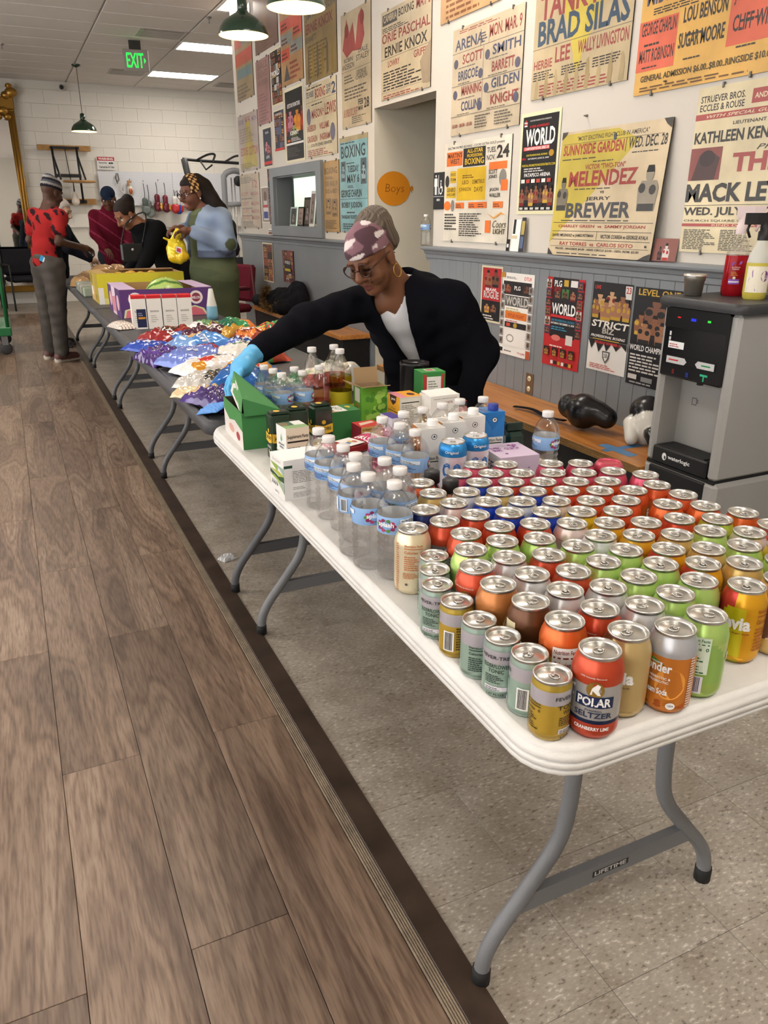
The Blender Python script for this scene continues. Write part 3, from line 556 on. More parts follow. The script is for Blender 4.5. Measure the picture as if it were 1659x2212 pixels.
def P7(s):
    cap(s, .05, .95, .9, .98, 1, K_); s.t('STEEL WORKERS', .03, .84, .28, .92, B_).t('BOXING', .33, .8, .66, .93, R_, .03).t('TUE NITE', .69, .88, .84, .93, B_).t('SEPT.', .69, .81, .84, .87, B_).t('2', .86, .79, .98, .94, B_, .03).r(0, .77, 1, .774, K_); cap(s, .2, .72, .8, .75, 1, K_)
    s.t('MASON', .2, .54, .55, .66, R_).t('LEWIS', .64, .54, .98, .7, R_); s.e(.1, .58, .07, .12, '#6d6a7c', 12).e(.87, .3, .08, .12, '#6d6a7c', 12); cap(s, .57, .6, .62, .65, 2, K_); s.t('ANDERSON', .03, .37, .33, .46, R_).t('WILLIAMS', .45, .37, .76, .46, R_).t('CAUGHLIN', .03, .22, .36, .31, R_).t('INGRAM', .46, .22, .78, .31, R_); s.t('COLTS CIVIC CENTER', .15, .15, .85, .19, K_); cap(s, .04, .02, .96, .12, 4, R_, 3)
def P5(s):
    s.t('GEORGE', .25, .84, .75, .9, K_).t('CHAPLIN', .15, .76, .85, .84, '#4b4a4c', .03); s.r(0, .56, 1, .68, '#cf5a48').r(.0, .42, .55, .53, '#93958f').r(.6, .46, 1, .58, '#cf5a48').r(0, .26, .4, .38, '#cf5a48').r(.45, .3, 1, .42, '#93958f').pol([(.1, .05), (.25, .22), (.4, .05)], '#5a5556')
    for a, b, c in ((.05, .58, .66), (.05, .43, .51), (.62, .48, .56), (.04, .28, .36), (.48, .32, .4)): cap(s, a, b, a+.4, c, 2, '#6b3a34')
    cap(s, .4, .05, .95, .25, 4, R_)
def P6(s):
    s.t('JIM ROBINSON', .05, .66, .97, .76, '#5a5a55', .03).t('ERNIE KNOX', .05, .53, .9, .64, '#7d3f3c', .03).t('BENNETT', .03, .44, .4, .5, '#5f584a'); cap(s, .1, .05, .8, .42, 9, '#6d5a36', 2)
    for k in range(6): u = .08+k*.15; s.pol([(u, .02), (u+.02, .4), (u+.06, .34), (u+.07, .05)], '#8f7430' if k % 2 else '#6b5a44')
def P11(s):
    s.t('EDDIE', .04, .84, .3, .92, '#7d7288').t('MACHEN', .4, .82, .64, .95, R_).t('MON', .72, .84, .96, .92, '#7d7288'); s.pol([(.4, .86), (.62, .86), (.7, .5), (.86, .3), (.9, .05), (.1, .05), (.2, .35), (.36, .5)], '#b3a04a'); s.t('EDDIE', .08, .28, .45, .42, R_).t('COTTON', .5, .26, .95, .42, R_); cap(s, .06, .5, .9, .78, 6, '#94847a', 3); cap(s, .05, .03, .95, .15, 4, '#7d6d3c')
def P12(s):
    cap(s, .04, .84, .96, .96, 4, G_); s.t('12', .66, .74, .9, .87, '#a8625a')
    for z in (.6, .42, .28, .16): s.t('SCOTT', .06, z, .42, z+.07, '#a8625a').t('MASON', .55, z, .92, z+.07, '#a8625a'); cap(s, .05, z-.06, .95, z-.02, 1, G_)
    cap(s, .05, .02, .95, .1, 3, G_)
def collage(seed, pal, rows=9, colsn=4, title=None, tz=.6, tcol='#e8e4de', band=None):
    def f(s):
        rr = random.Random(seed)
        for i in range(rows):
            for j in range(colsn):
                c = rr.choice(pal); s.r(j/colsn+.01, i/rows+.006, (j+1)/colsn-.01, (i+1)/rows-.006, c)
                if rr.random() < .6: s.boxer((j+.5)/colsn, i/rows+.01, .8/colsn, .8/rows, rr.choice(('#8a5a40', '#6b4330', '#a06f52')), rr.choice(('#222', '#7a1f1c', '#c9a23a')))
        if title:
            if band: s.r(.05, tz-.02, .95, tz+.14, band)
            s.t(title, .12, tz, .88, tz+.11, tcol, .03)
    return f
def P8(s):
    s.t('KEYSTONE PROMOTIONS', .12, .76, .85, .82, '#e6e2de'); s.boxer(.28, .42, .36, .34, '#b9788a', '#8c4a5c').boxer(.68, .4, .4, .36, '#c97a2e', '#d8912e').boxer(.06, .36, .12, .4, '#b0382e', '#8a1f1c').boxer(.94, .4, .12, .4, '#b0382e', '#8a1f1c').boxer(.48, .33, .3, .2, '#8f9a5a', '#3c4a2a'); s.t('KENNY', .25, .36, .75, .42, '#e6e2de').r(0, .22, 1, .25, '#e6e2de'); s.r(.08, .27, .25, .3, '#d8662e'); cap(s, .3, .27, .95, .33, 3, '#d5d0ca'); cap(s, .05, .05, .95, .19, 5, '#55504e')
def P24(s):
    s.boxer(.08, .9, .1, .08, '#b9483c', '#fff').t('FORTIES PROMOTIONS PRESENTS', .2, .945, .8, .96, '#cfcac4').t('10 YEAR ANNIVERSARY', .2, .88, .75, .905, '#cf2a2e').t('WORLD', .1, .69, .93, .87, '#f2efeb', .03).r(.05, .645, .8, .685, '#cf2a2e').t('CHAMPIONSHIP BOXING SERIES XXI', .08, .65, .78, .68, '#f2efeb').t('LIVE PROFESSIONAL BOXING', .15, .585, .75, .605, '#d9c23a').t('DTLR', .02, .55, .14, .57, '#d23').t('SATURDAY, JUNE 22, 2024', .2, .545, .8, .565, '#f2efeb').t('PORTAL-PROMOTIONS.EVENTBRITE.COM', .04, .475, .98, .5, '#d9c23a').t('PATAPSCO ARENA', .12, .365, .87, .405, '#f2efeb', .02).e(.86, .6, .07, .035, '#b58a2a', 12); cap(s, .1, .42, .9, .47, 2, '#cfcac4')
    for k in range(7): s.boxer(.08+.14*k, .05+.03*(k % 2), .16, .22, ('#8a5a40', '#6b4330', '#a06f52')[k % 3], ('#7a1f1c', '#222', '#c9a23a')[k % 3])
    for k in range(6): s.r(.05+.15*k, .3, .16+.15*k, .34, ('#e8e4de', '#b9483c')[k % 2]); s.r(.04+.16*k, .01, .14+.16*k, .035, '#cfcac4')
def QB(s):
    s.t('DTLR', .7, .925, .92, .965, '#d8322e'); cap(s, .15, .93, .6, .96, 2, '#555'); s.r(.06, .74, .93, .9, '#2a2527').boxer(.2, .76, .2, .12, '#8a5a40', '#7a1f1c').boxer(.8, .76, .2, .12, '#6b4330', '#222').r(.37, .77, .63, .87, '#1c1a1c').t('PLG', .41, .8, .6, .85, '#f2efeb'); s.r(.14, .6, .86, .73, '#55534f').t('WORLD', .16, .61, .86, .72, '#bdb8b0', .03); cap(s, .18, .54, .84, .59, 2, '#b9a86a')
    s.r(.16, .45, .84, .54, '#d9772e').t('TITLE FIGHT', .25, .47, .76, .51, '#a83a1e'); s.r(.16, .34, .84, .41, '#2a2527'); s.e(.5, .375, .06, .03, '#b99a3a'); s.r(.22, .355, .34, .395, '#c9482e'); s.lines(.2, .42, .8, .44, 1, '#c23'); s.r(.18, .12, .84, .3, '#f0ece6'); s.e(.36, .21, .12, .05, '#9a958c', 14).e(.36, .21, .09, .035, '#f0ece6', 14)
    for k in range(7):
        for a in (.005, .87): s.r(a, .12+.108*k, a+.12, .21+.108*k, '#8f8c8a'); s.e(a+.06, .17+.108*k, .035, .03, '#5b4438', 10)
    s.r(0, 0, 1, .1, '#f0ece6').r(.04, .03, .15, .08, '#222').t('TO.JUN', .62, .03, .85, .06, '#c23').r(.88, 0, 1, .1, '#b9583a').r(0, .94, .12, 1, '#b9883a'); cap(s, .2, .04, .58, .07, 1, '#666')
def QC(s):
    s.r(.16, .34, .84, 1, '#201b1e').r(.2, .84, .38, .9, '#7a1f1c').t('PLG', .2, .9, .4, .97, '#f2efeb').r(.42, .78, .6, .88, '#3c7a3a').r(.46, .91, .58, .98, '#c9a23a').r(.64, .91, .82, .98, '#e6e2de').boxer(.3, .76, .14, .11, '#8a5a40', '#222').boxer(.51, .77, .14, .11, '#6b4330', '#222').boxer(.72, .76, .14, .12, '#a06f52', '#7a1f1c')
    s.t('WORLD', .18, .595, .82, .72, '#f2efeb', .03).r(.16, .56, .84, .59, '#c32a2e').t('LIVE PROFESSIONAL BOXING', .18, .515, .82, .54, '#3a8fb0').t('SATURDAY DECEMBER 14, 2024', .18, .48, .82, .505, '#f2efeb'); cap(s, .2, .42, .8, .47, 2, '#3a8fb0'); s.e(.35, .33, .13, .035, '#d9776e', 12).r(.62, .27, .8, .38, '#d9d2cc')
    for k in range(6):
        for a in (.01, .85): s.r(a, .36+.105*k, a+.14, .45+.105*k, ('#4a3a5a', '#c9c2bb', '#7a4a3a', '#2a2a3a')[(k+int(a*9)) % 4]).boxer(a+.07, .365+.105*k, .12, .085, '#8a5a40', '#222')
    for k in range(4): s.r(.06+.23*k, .12, .2+.23*k, .22, '#2a1c1c').boxer(.13+.23*k, .125, .12, .09, '#8a5a40', '#b9922e')
    cap(s, .22, .23, .8, .26, 1, '#f2cfcb')
    for k in range(6): s.r(.28+.1*k, .03, .35+.1*k, .07, ('#e6e2de', '#222', '#c9a23a')[k % 3])
def QD(s):
    s.r(.0, .36, 1, 1, '#1d1b1d').t('LIVE', .05, .92, .2, .96, '#c33').t('23', .83, .88, .97, .96, '#f2efeb').r(.82, .84, .98, .98, '#d9d4ce').t('23', .84, .9, .96, .97, '#b33')
    for u, v, w_ in ((.2, .66, .34), (.5, .7, .28), (.78, .66, .32), (.38, .58, .3), (.64, .6, .3), (.12, .6, .2), (.9, .6, .2)): s.boxer(u, v, w_, .24, ('#a06f52', '#8a5a40', '#c39a72')[int(u*10) % 3], ('#b9922e', '#7a1f1c', '#d9d4ce')[int(v*100) % 3])
    s.t('STRICT', .05, .5, .98, .58, '#e2dcd2', .03, .03).t('BIZ', .35, .435, .66, .5, '#b9b2a6', .03).t('PROFESSIONAL BOXING', .06, .385, .93, .415, '#f2efeb', .02, .02); s.r(.12, .35, .8, .37, '#c9a23a'); s.pol([(0, .36), (.1, .25), (.2, .34), (.3, .22), (.42, .33), (.5, .24), (.62, .34), (.75, .26), (.86, .34), (1, .28), (1, .36)], '#1d1b1d').t('SATURDAY NOVEMBER 23', .18, .315, .85, .345, '#d33'); s.pol([(.4, .24), (.6, .24), (.58, .16), (.5, .1), (.42, .16)], '#55524f').pol([(.43, .225), (.57, .225), (.555, .17), (.5, .125), (.445, .17)], '#e9e5df').t('SB', .45, .165, .55, .215, '#55524f'); cap(s, .1, .03, .9, .09, 3, '#c9635c')
def QE(s):
    s.t('LEVEL ONE', .08, .92, .95, .985, '#c9a23a', .02); s.boxer(.5, .6, .5, .32, '#7a5240', '#222')
    for u, v in ((.2, .52), (.5, .5), (.8, .52), (.3, .44), (.68, .44), (.9, .46)): s.boxer(u, v, .3, .24, ('#a06f52', '#6b4330', '#8a5a40')[int(u*10) % 3], ('#b33', '#c9a23a', '#222')[int(v*100) % 3])
    s.t('WORLD CHAMPIONSHIP', .02, .36, 1.0, .42, '#f2efeb', .02); cap(s, .05, .14, .95, .34, 6, '#d5d0ca', 3); s.r(.05, .06, .25, .11, '#d5d0ca').r(.35, .05, .6, .1, '#888'); cap(s, .1, .02, .9, .05, 1, '#aaa')
tan, tan2 = '#c2b092', '#cbb99a'
poster('reddish brown poster with blue and red bars, leftmost at the top', (8.99, 8.37, 2.508, 3.3), '#a08a6e', lambda s: (s.r(0, .4, 1, .55, '#c2564c'), s.r(.1, .25, .95, .36, '#77848c'), s.r(.4, .62, .9, .75, '#77848c'), s.r(0, .6, .4, .7, '#b0625a'), cap(s, .05, .03, .95, .2, 4, G_)))
poster('dull red-brown poster above the dusty pink one', (8.25, 7.54, 2.828, 3.36), '#83655a', lambda s: (s.r(.35, .3, .5, .95, '#8f6a4c'), cap(s, .05, .05, .95, .25, 5, '#6e564b')))
poster('narrow dusty pink poster with faint dark lettering', (8.275, 7.84, 2.22, 2.777), '#a87f7c', lambda s: (s.t('BALL', .15, .85, .9, .95, '#8a6362'), s.t('EIGHTS', .15, .72, .9, .82, '#8a6362'), s.t('IN RIVER', .15, .6, .9, .68, '#8a6362'), cap(s, .1, .05, .9, .5, 9, '#8a6362')))
poster('small busy black and white fight card beside the pink poster', (7.79, 7.487, 2.352, 2.78), '#262324', collage(3, ('#2a2628', '#6b6664', '#b9b3ad', '#3a3436', '#8a4a3a'), 8, 4, 'WORLD', .52), .002, 'print', clips=False, tape='#ded2b4')
poster('tan poster with red and grey bars under the big lamp', (7.47, 6.905, 2.458, 3.2), '#b3895f', P5)
poster('dark mottled brown and yellow poster right of the red-barred one', (6.85, 6.148, 2.4, 3.06), '#917a50', P6)
poster('cream poster with red names in four big rows above the window', (6.875, 6.175, 1.84, 2.382), '#d0c1a2', P7)
poster('black poster with pink and orange fighters in a cream border', (7.425, 6.96, 1.854, 2.41), '#1f1b1c', P8, .002, 'print', clips=False, tape='#e2d8bb')
poster('small dark blue flyer with a red foot above the window frame', (7.762, 7.485, 1.955, 2.29), '#2f3446', lambda s: (collage(5, ('#2f3446', '#5a5f78', '#3a2c34', '#8a5a48'), 5, 4)(s), s.r(0, 0, 1, .06, '#c33'), s.t('PROMOTIONS', .2, .88, .8, .94, '#d9d4ce')), .002, 'print', clips=False, tape='#ddd4bb')
poster('small flyer with pink boxers, lowest of the two by the pink poster', (8.15, 7.888, 1.842, 2.176), '#2c3040', lambda s: (s.boxer(.4, .35, .5, .35, '#c9808a', '#3a3444'), s.boxer(.65, .3, .5, .3, '#a86a6a', '#6a2a2a'), s.t('LIVE', .3, .2, .7, .28, '#ddd'), s.r(0, .04, 1, .12, '#c33'), s.t('BOXING', .3, .86, .7, .92, '#ddd')), .002, 'print', clips=False, tape='#ddd4bb')
poster('faded yellow and violet poster at the left end of the wall', (9.04, 8.303, 1.833, 2.374), '#b3a39a', P11)
poster('pale brown poster with four rows of red names, lowest at the left end', (9.107, 8.36, 1.256, 1.8), '#b8a58c', P12)
poster('small poster with a red and blue basketball jersey', (8.308, 8.06, 1.323, 1.646), '#8f8078', lambda s: (s.r(.15, .05, .85, .5, '#d9d4d2'), s.r(.2, .1, .8, .3, '#2f3a86'), s.r(.15, .42, .85, .5, '#b33a34'), s.e(.5, .75, .2, .15, '#6b4a3a'), s.r(.25, .5, .75, .62, '#c9c2bd')), .002, 'print', clips=False, tape='#e5dfce')
poster('narrow dark poster half hidden by the grey window frame', (8.06, 7.935, 1.3, 1.815), '#2b2626', collage(8, ('#2b2626', '#5a4a44', '#7a5a4a', '#151314'), 9, 2), .002, 'print', clips=False)
poster('narrow ochre poster right of the grey window', (6.5, 6.156, 1.252, 1.794), '#b38d55', P15)
poster('light blue poster with big dark lettering', (6.134, 5.596, 1.26, 1.94), '#86b3b8', P16, edge='#b3a27e')
poster('tall tan poster with red printed figures and a date at the foot', (6.063, 5.524, 1.997, 2.742), tan, P17)
poster('tan poster above the hallway opening with red and dark names', (5.355, 4.65, 2.11, 2.625), tan2, P18)
poster('orange tan poster cut by the top edge of the view', (4.54, 3.9, 2.409, 2.92), '#c99f72', lambda s: (cap(s, .1, .03, .9, .3, 5, '#8a5a3a'), s.t('BOXING', .1, .5, .9, .8, R_)))
poster('tan poster in two columns of red and blue names with small heads', (4.383, 3.677, 1.813, 2.352), '#cdbb9f', P20)
poster('water-stained tan poster with a yellow wedge and large blue name', (3.588, 2.892, 1.911, 2.445), '#c4b08c', P21)
poster('bright orange poster with coral panels at the upper right', (2.842, 2.14, 1.842, 2.37), '#dfae5c', P22)
poster('white poster with orange and yellow boxes above the chair rail', (4.44, 3.729, 1.231, 1.776), '#e5dccb', P23)
poster('black fight poster with white and yellow lettering in a cream border', (3.64, 3.345, 1.40, 1.84), '#171516', P24, .002, 'print', clips=False, tape='#e6dfb9')
poster('large yellow and tan poster leaning on the chair rail', (3.29, 2.585, 1.196, 1.742), '#d6c2a0', P25, .006, lean=.075, clips=False, edge='#3a332c')
poster('cream poster with heavy black lettering behind the spray bottles', (2.475, 1.71, 1.238, 1.825), '#e3d3ad', P26)
for i, (u, z) in enumerate(((3.14, 1.80), (2.66, 1.875))): tag(MB().lathe([(0, 0), (.006, 0), (.006, .004), (.003, .014), (.003, .02), (.0, .02)], 10, '#8c8880').build('wall_hook', 'steel', None, (XW, u, z), (0, -PI/2, 0)), ('small metal mirror clip on the wall left above the leaning poster', 'small metal mirror clip on the wall right above the leaning poster')[i], 'clip')
poster('red black flyer taped under the chair rail, leftmost of five', (3.93, 3.735, .812, 1.1), '#b02a2e', lambda s: (s.boxer(.3, .62, .4, .34, '#8a5a40', '#7a1f1c'), s.boxer(.7, .64, .4, .34, '#6b4330', '#222'), s.t('ROGUE', .1, .42, .9, .56, '#c9c4be', .03), s.t('BRAWL', .2, .56, .8, .62, '#eee'), s.r(0, 0, 1, .38, '#1d1a1c'), s.boxer(.3, .14, .3, .2, '#a06f52', '#c93'), s.boxer(.65, .14, .3, .2, '#8a5a40', '#222'), cap(s, .1, .02, .9, .12, 2, '#d5d0ca')), .0015, 'print', clips=False, tape='#dcd2b2', under=True)
poster('white and orange fight flyer framed by small grey portraits', (3.728, 3.424, .646, 1.086), '#efeae3', QB, .0015, 'print', clips=False, under=True)
poster('red and black fight poster with large white lettering under the rail', (3.312, 3.018, .65, 1.088), '#c02b2e', QC, .0015, 'print', clips=False, under=True)
poster('black and white poster with torn brush edge under the rail', (2.956, 2.69, .684, 1.09), '#e9e5df', QD, .0015, 'print', clips=False, under=True)
poster('dark poster with gold heading half hidden by the water cooler', (2.677, 2.4, .664, 1.086), '#1b1a1e', QE, .0015, 'print', clips=False, under=True)
poster('brown flyer in a cream border on the grey wainscot by the chair', (8.29, 7.977, .742, 1.104), '#4a332c', collage(12, ('#4a332c', '#8a4a34', '#b9785a', '#2a1c1a'), 5, 2), .0015, 'print', clips=False, tape='#e0d6b9', under=True)
poster('flyer with a yellow band on the grey wainscot behind the coat', (7.63, 7.3, .767, 1.066), '#6b4a4e', lambda s: (collage(14, ('#6b3a44', '#d9cfc9', '#3a3034', '#8a4a50'), 7, 4)(s), s.r(.2, .3, .8, .7, '#3a3a3c'), s.t('WORLD', .25, .58, .75, .68, '#eee'), s.r(.25, .36, .75, .44, '#c9b23a')), .0015, 'print', clips=False, under=True)
# restroom sign
o = MB().box(-.004, 0, -.067, .067, 0, .213, '#1c1c1e', ch=.001).build('restroom_sign', 'plastic', None, (XW-.001, 4.516, 1.413)); tag(o, 'black restroom sign with white man and wheelchair symbols', 'sign')
sh = Sheet(lambda u, v, k: (-.0043-.00006*k, .067-u*.134, v*.213)); Wt = '#f0efec'
sh.e(.24, .9, .06, .035, Wt, 12).pol([(.1, .84), (.38, .84), (.4, .62), (.34, .62), (.33, .78), (.33, .4), (.25, .4), (.25, .6), (.23, .6), (.23, .4), (.15, .4), (.15, .78), (.14, .62), (.08, .62)], Wt).r(.47, .4, .51, .93, Wt).e(.72, .76, .05, .03, Wt, 12).pol([(.68, .72), (.74, .72), (.75, .62), (.86, .62), (.9, .48), (.84, .48), (.82, .57), (.68, .57)], Wt).e(.7, .5, .15, .1, Wt, 18).e(.71, .51, .11, .07, '#1c1c1e', 18).r(0, .345, 1, .355, Wt).r(.3, .22, .7, .29, '#1c1c1e').t('MEN', .35, .23, .65, .29, Wt); sh.build('symbols', 'print', o)
# paper balloon on the hallway wall
pts = [(2.653+.135*math.cos(a), 1.563+.117*math.sin(a)) for a in np.linspace(0, 2*PI, 33)[:-1]]
pts = pts[:1]+[]+pts[1:]
mk = MB(); mk.M = Matrix(((1, 0, 0, 0), (0, 0, 1, 0), (0, 1, 0, 0), (0, 0, 0, 1)))
mk.prism([(x-2.653, z-1.563) for x, z in pts], -.0015, 0, '#d98a1e').prism([(.132, .008), (.155, .028), (.15, .012), (.165, .012), (.155, 0), (.165, -.012), (.15, -.01), (.152, -.026), (.132, -.006)], -.0015, 0, '#d07f1c')
o = mk.build('paper_balloon', 'paper', None, (2.653, 5.484, 1.563)); tag(o, 'orange paper balloon with handwriting on the hallway wall', 'paper balloon')
sh = Sheet(lambda u, v, k: (-.07+u*.15, -.002-.00006*k, -.05+v*.09)); sh.t('Boys', 0, .1, 1, .9, '#7a4a12', -.015, .05); sh.build('handwriting', 'paper', o)
# cards tucked on the ledge
def standee(name, label, y, w_, h, col, draw, z=1.197, x=XW-.03, lean=.12, rz=0, cat='card'):
    o = MB().box(-.001, .001, -w_/2, w_/2, 0, h, col).build(name, 'paper', None, (x, y, z), (0, lean, rz)); tag(o, label, cat)
    sh = Sheet(lambda u, v, k: (-.0013-.00006*k, w_/2-u*w_, v*h)); draw(sh); sh.build('printed_face', 'print', o); return o
standee('photo_card', 'small curled photo of a boxer standing on the ledge', 2.53, .11, .09, '#b9aca4', lambda s: (s.r(0, 0, 1, 1, '#8f5a52'), s.boxer(.55, .05, .3, .75, '#d9cfc9', '#b33'), s.boxer(.3, .05, .2, .6, '#5a3a34', '#222')), rz=.2, cat='photo')
standee('paper_card', 'white card with a black strip standing on the ledge', 3.62, .075, .16, '#efece8', lambda s: (s.r(.1, .55, .4, 1, '#222'), s.r(0, .4, .7, .5, '#d6c6a2')), lean=.08)
standee('bookmark_card', 'narrow picture card beside the white card on the ledge', 3.56, .035, .17, '#3a3a44', lambda s: (s.r(.1, .5, .9, .9, '#b9a25a'), s.r(.1, .1, .9, .45, '#5a6a8a')), lean=.08)
standee('dark_card', 'tiny dark card left of the white card on the ledge', 3.685, .03, .06, '#222224', lambda s: s.r(.2, .3, .8, .6, '#ddd'), lean=.08)
standee('snapshot_strip', 'torn photo strip below the jersey poster on the rail', 7.98, .14, .06, '#efe9e2', lambda s: (s.r(.05, .1, .95, .5, '#7a4a3a'), s.r(.05, .6, .95, .75, '#333')), lean=.1)
# photographs in the office window
for i, (y, w_, h, c, c2, l) in enumerate(((7.44, .19, .17, '#b9c4c0', '#3a3f3c', 'small silver framed photo at the left of the window sill'), (7.27, .16, .17, '#2c3330', '#9a8076', 'small dark framed photo leaning in the window'), (7.13, .2, .25, '#3a352f', '#55493f', 'dark framed picture behind the small frames in the window'), (6.93, .12, .3, '#d9d6d2', '#7a6a62', 'narrow white-edged photo in the window'), (6.8, .17, .27, '#a79a88', '#6d665e', 'grey photograph of a standing figure in the window'), (6.67, .08, .26, '#e0dedb', '#4a4644', 'white-edged photo cut off by the right side of the window'))):
    standee('framed_photo', l, y, w_, h, c, (lambda c2: lambda s: (s.r(.1, .08, .9, .92, c2), s.boxer(.5, .12, .4, .6, '#8d8078', '#4a4440')))(c2), z=1.288, x=XW+.03+.012*(i % 3), lean=.12, cat='photo')
# ---------------- drink cans ----------------
CANS={'pink':[(0.876,1.3844),(0.9375,1.3577),(1.0322,1.3199),(0.8109,1.3441),(0.8725,1.3174),(0.934,1.2908),(0.9957,1.2637),(1.0937,1.2932),(1.0572,1.2371),(1.1212,1.2175),(1.1681,1.1696)],'orange':[(0.7076,1.325),(0.9416,1.2242),(1.0039,1.1964),(1.0654,1.1698),(1.1412,1.1083),(1.0744,1.103),(1.1464,1.0415),(0.9569,1.0911),(1.0203,1.0634),(0.9657,1.0247),(0.9733,0.9581)],'blue':[(0.8186,1.2775),(0.8877,1.1843),(0.7724,1.171),(0.778,1.1042),(0.8416,1.0778)],'redor':[(0.8801,1.2509),(0.9492,1.1577),(1.0115,1.1299),(1.0419,0.9469),(1.1713,0.8519)],'tan':[(0.6991,1.2586),(0.8263,1.211),(0.981,0.8916),(0.9838,0.8246),(0.9914,0.7581)],'white':[(0.7644,1.2375),(0.8339,1.1444),(0.858,0.9449)],'blush':[(0.7089,1.1923),(0.8954,1.1178),(0.8492,1.0113),(1.1046,0.8458)],'goya':[(0.6424,1.1844)],'red':[(0.7133,1.1214),(0.6464,1.1176),(0.723,1.0551),(0.7878,1.0379),(0.6511,1.0507),(0.7276,0.9164),(0.5967,0.9282),(0.7249,0.8495),(0.6823,0.7362)],'yellow':[(0.903,1.0512),(1.1089,0.779)],'creamtall':[(0.5794,1.1137)],'green':[(0.6905,0.9965),(0.7552,0.9794),(0.7941,0.9248),(0.6239,0.9895),(1.047,0.88),(0.8553,0.8779),(1.0488,0.8087),(0.7914,0.8578),(0.8678,0.8121),(1.0555,0.7385),(0.8039,0.792),(0.8779,0.7425),(0.8131,0.7256),(0.8053,0.6591)],'fever':[(0.5907,1.0542),(0.5658,1.0063),(0.5428,0.9557),(0.5428,0.829),(0.5477,0.7752),(0.5556,0.7218)],'silver':[(0.6633,0.9353),(0.6606,0.8684),(0.673,0.8025),(0.7374,0.7837),(0.7466,0.7173)],'copper':[(0.594,0.8613)],'brown':[(0.6063,0.7954)],'pinkflip':[(1.1578,1.2736)],'swirl':[(1.078,1.013),(1.1363,0.9752),(1.1725,0.9189)],'gold':[(0.9118,0.9848),(0.9195,0.9182)],'lemon':[(1.1032,0.9164)],'via':[(0.9221,0.8513),(0.9299,0.7847),(0.9295,0.6998)],'lattice':[(0.996,0.6912)],'fevergold':[(0.5428,0.8937),(0.5527,0.6679)],'zorange':[(0.6157,0.729)],'polar':[(0.6105,0.65)],'ztan':[(0.6745,0.6696)],'wonder':[(0.7388,0.6507)]}
def hexmix(a, b, t): return tuple(x+(y-x)*t for x, y in zip(srgb(a), srgb(b)))
CP = [(.022, .004), (.0235, 0), (.0255, .0), (.030, .006), (.0325, .011), (.033, .016)]+[(.033, .016+.0787*k/14) for k in range(1, 15)]+[(.0326, .0975), (.0312, .1035), (.0292, .109), (.0274, .1135), (.0264, .1165), (.0264, .1185)]
FP = [(.018, .003), (.0195, 0), (.0215, 0), (.0248, .004), (.0262, .008)]+[(.0263, .008+.0685*k/10) for k in range(0, 11)]+[(.0260, .079), (.0248, .083), (.0244, .0865)]
def bandcf(bands):
    '''bands: [(z_top, colour or function of the turn)] from the bottom up'''
    def f(a, z):
        for zt, c in bands:
            if z <= zt: return c(a, z) if callable(c) else srgb(c)
        return srgb(bands[-1][1]) if not callable(bands[-1][1]) else bands[-1][1](a, z)
    return f
def wave(base, art, lo=.05, amp=.02, n=2, ph=0.): return lambda a, z: srgb(art) if z < lo+amp*math.sin(2*PI*(a*n+ph)) else srgb(base)
def side(front, back, lo=.25, hi=.75, cut=None): return lambda a, z: srgb(front) if (a < lo or a > hi) else srgb(back)
def wrap(R, z0=0., z1=1., span=2*PI, c=0.): return lambda u, v, k: ((R+.0005+.00006*k)*math.cos(c+(u-.5)*span), (R+.0005+.00006*k)*math.sin(c+(u-.5)*span), z0+(z1-z0)*v)
def facts(s, u0, v0, u1, v1, bg, fg='#222222', word='Calories'):
    if bg: s.r(u0, v0, u1, v1, bg, 6)
    h = v1-v0; s.t('Nutrition Facts', u0+.01, v1-.12*h, u1-.01, v1-.04*h, fg); s.r(u0+.01, v1-.2*h, u1-.01, v1-.17*h, fg, 4); s.t(word, u0+.01, v1-.36*h, u0+(u1-u0)*.7, v1-.26*h, fg); s.t('0', u1-.03, v1-.36*h, u1-.01, v1-.26*h, fg)
    s.lines(u0+.01, v0+.03*h, u1-.01, v1-.42*h, 7, fg, .45)
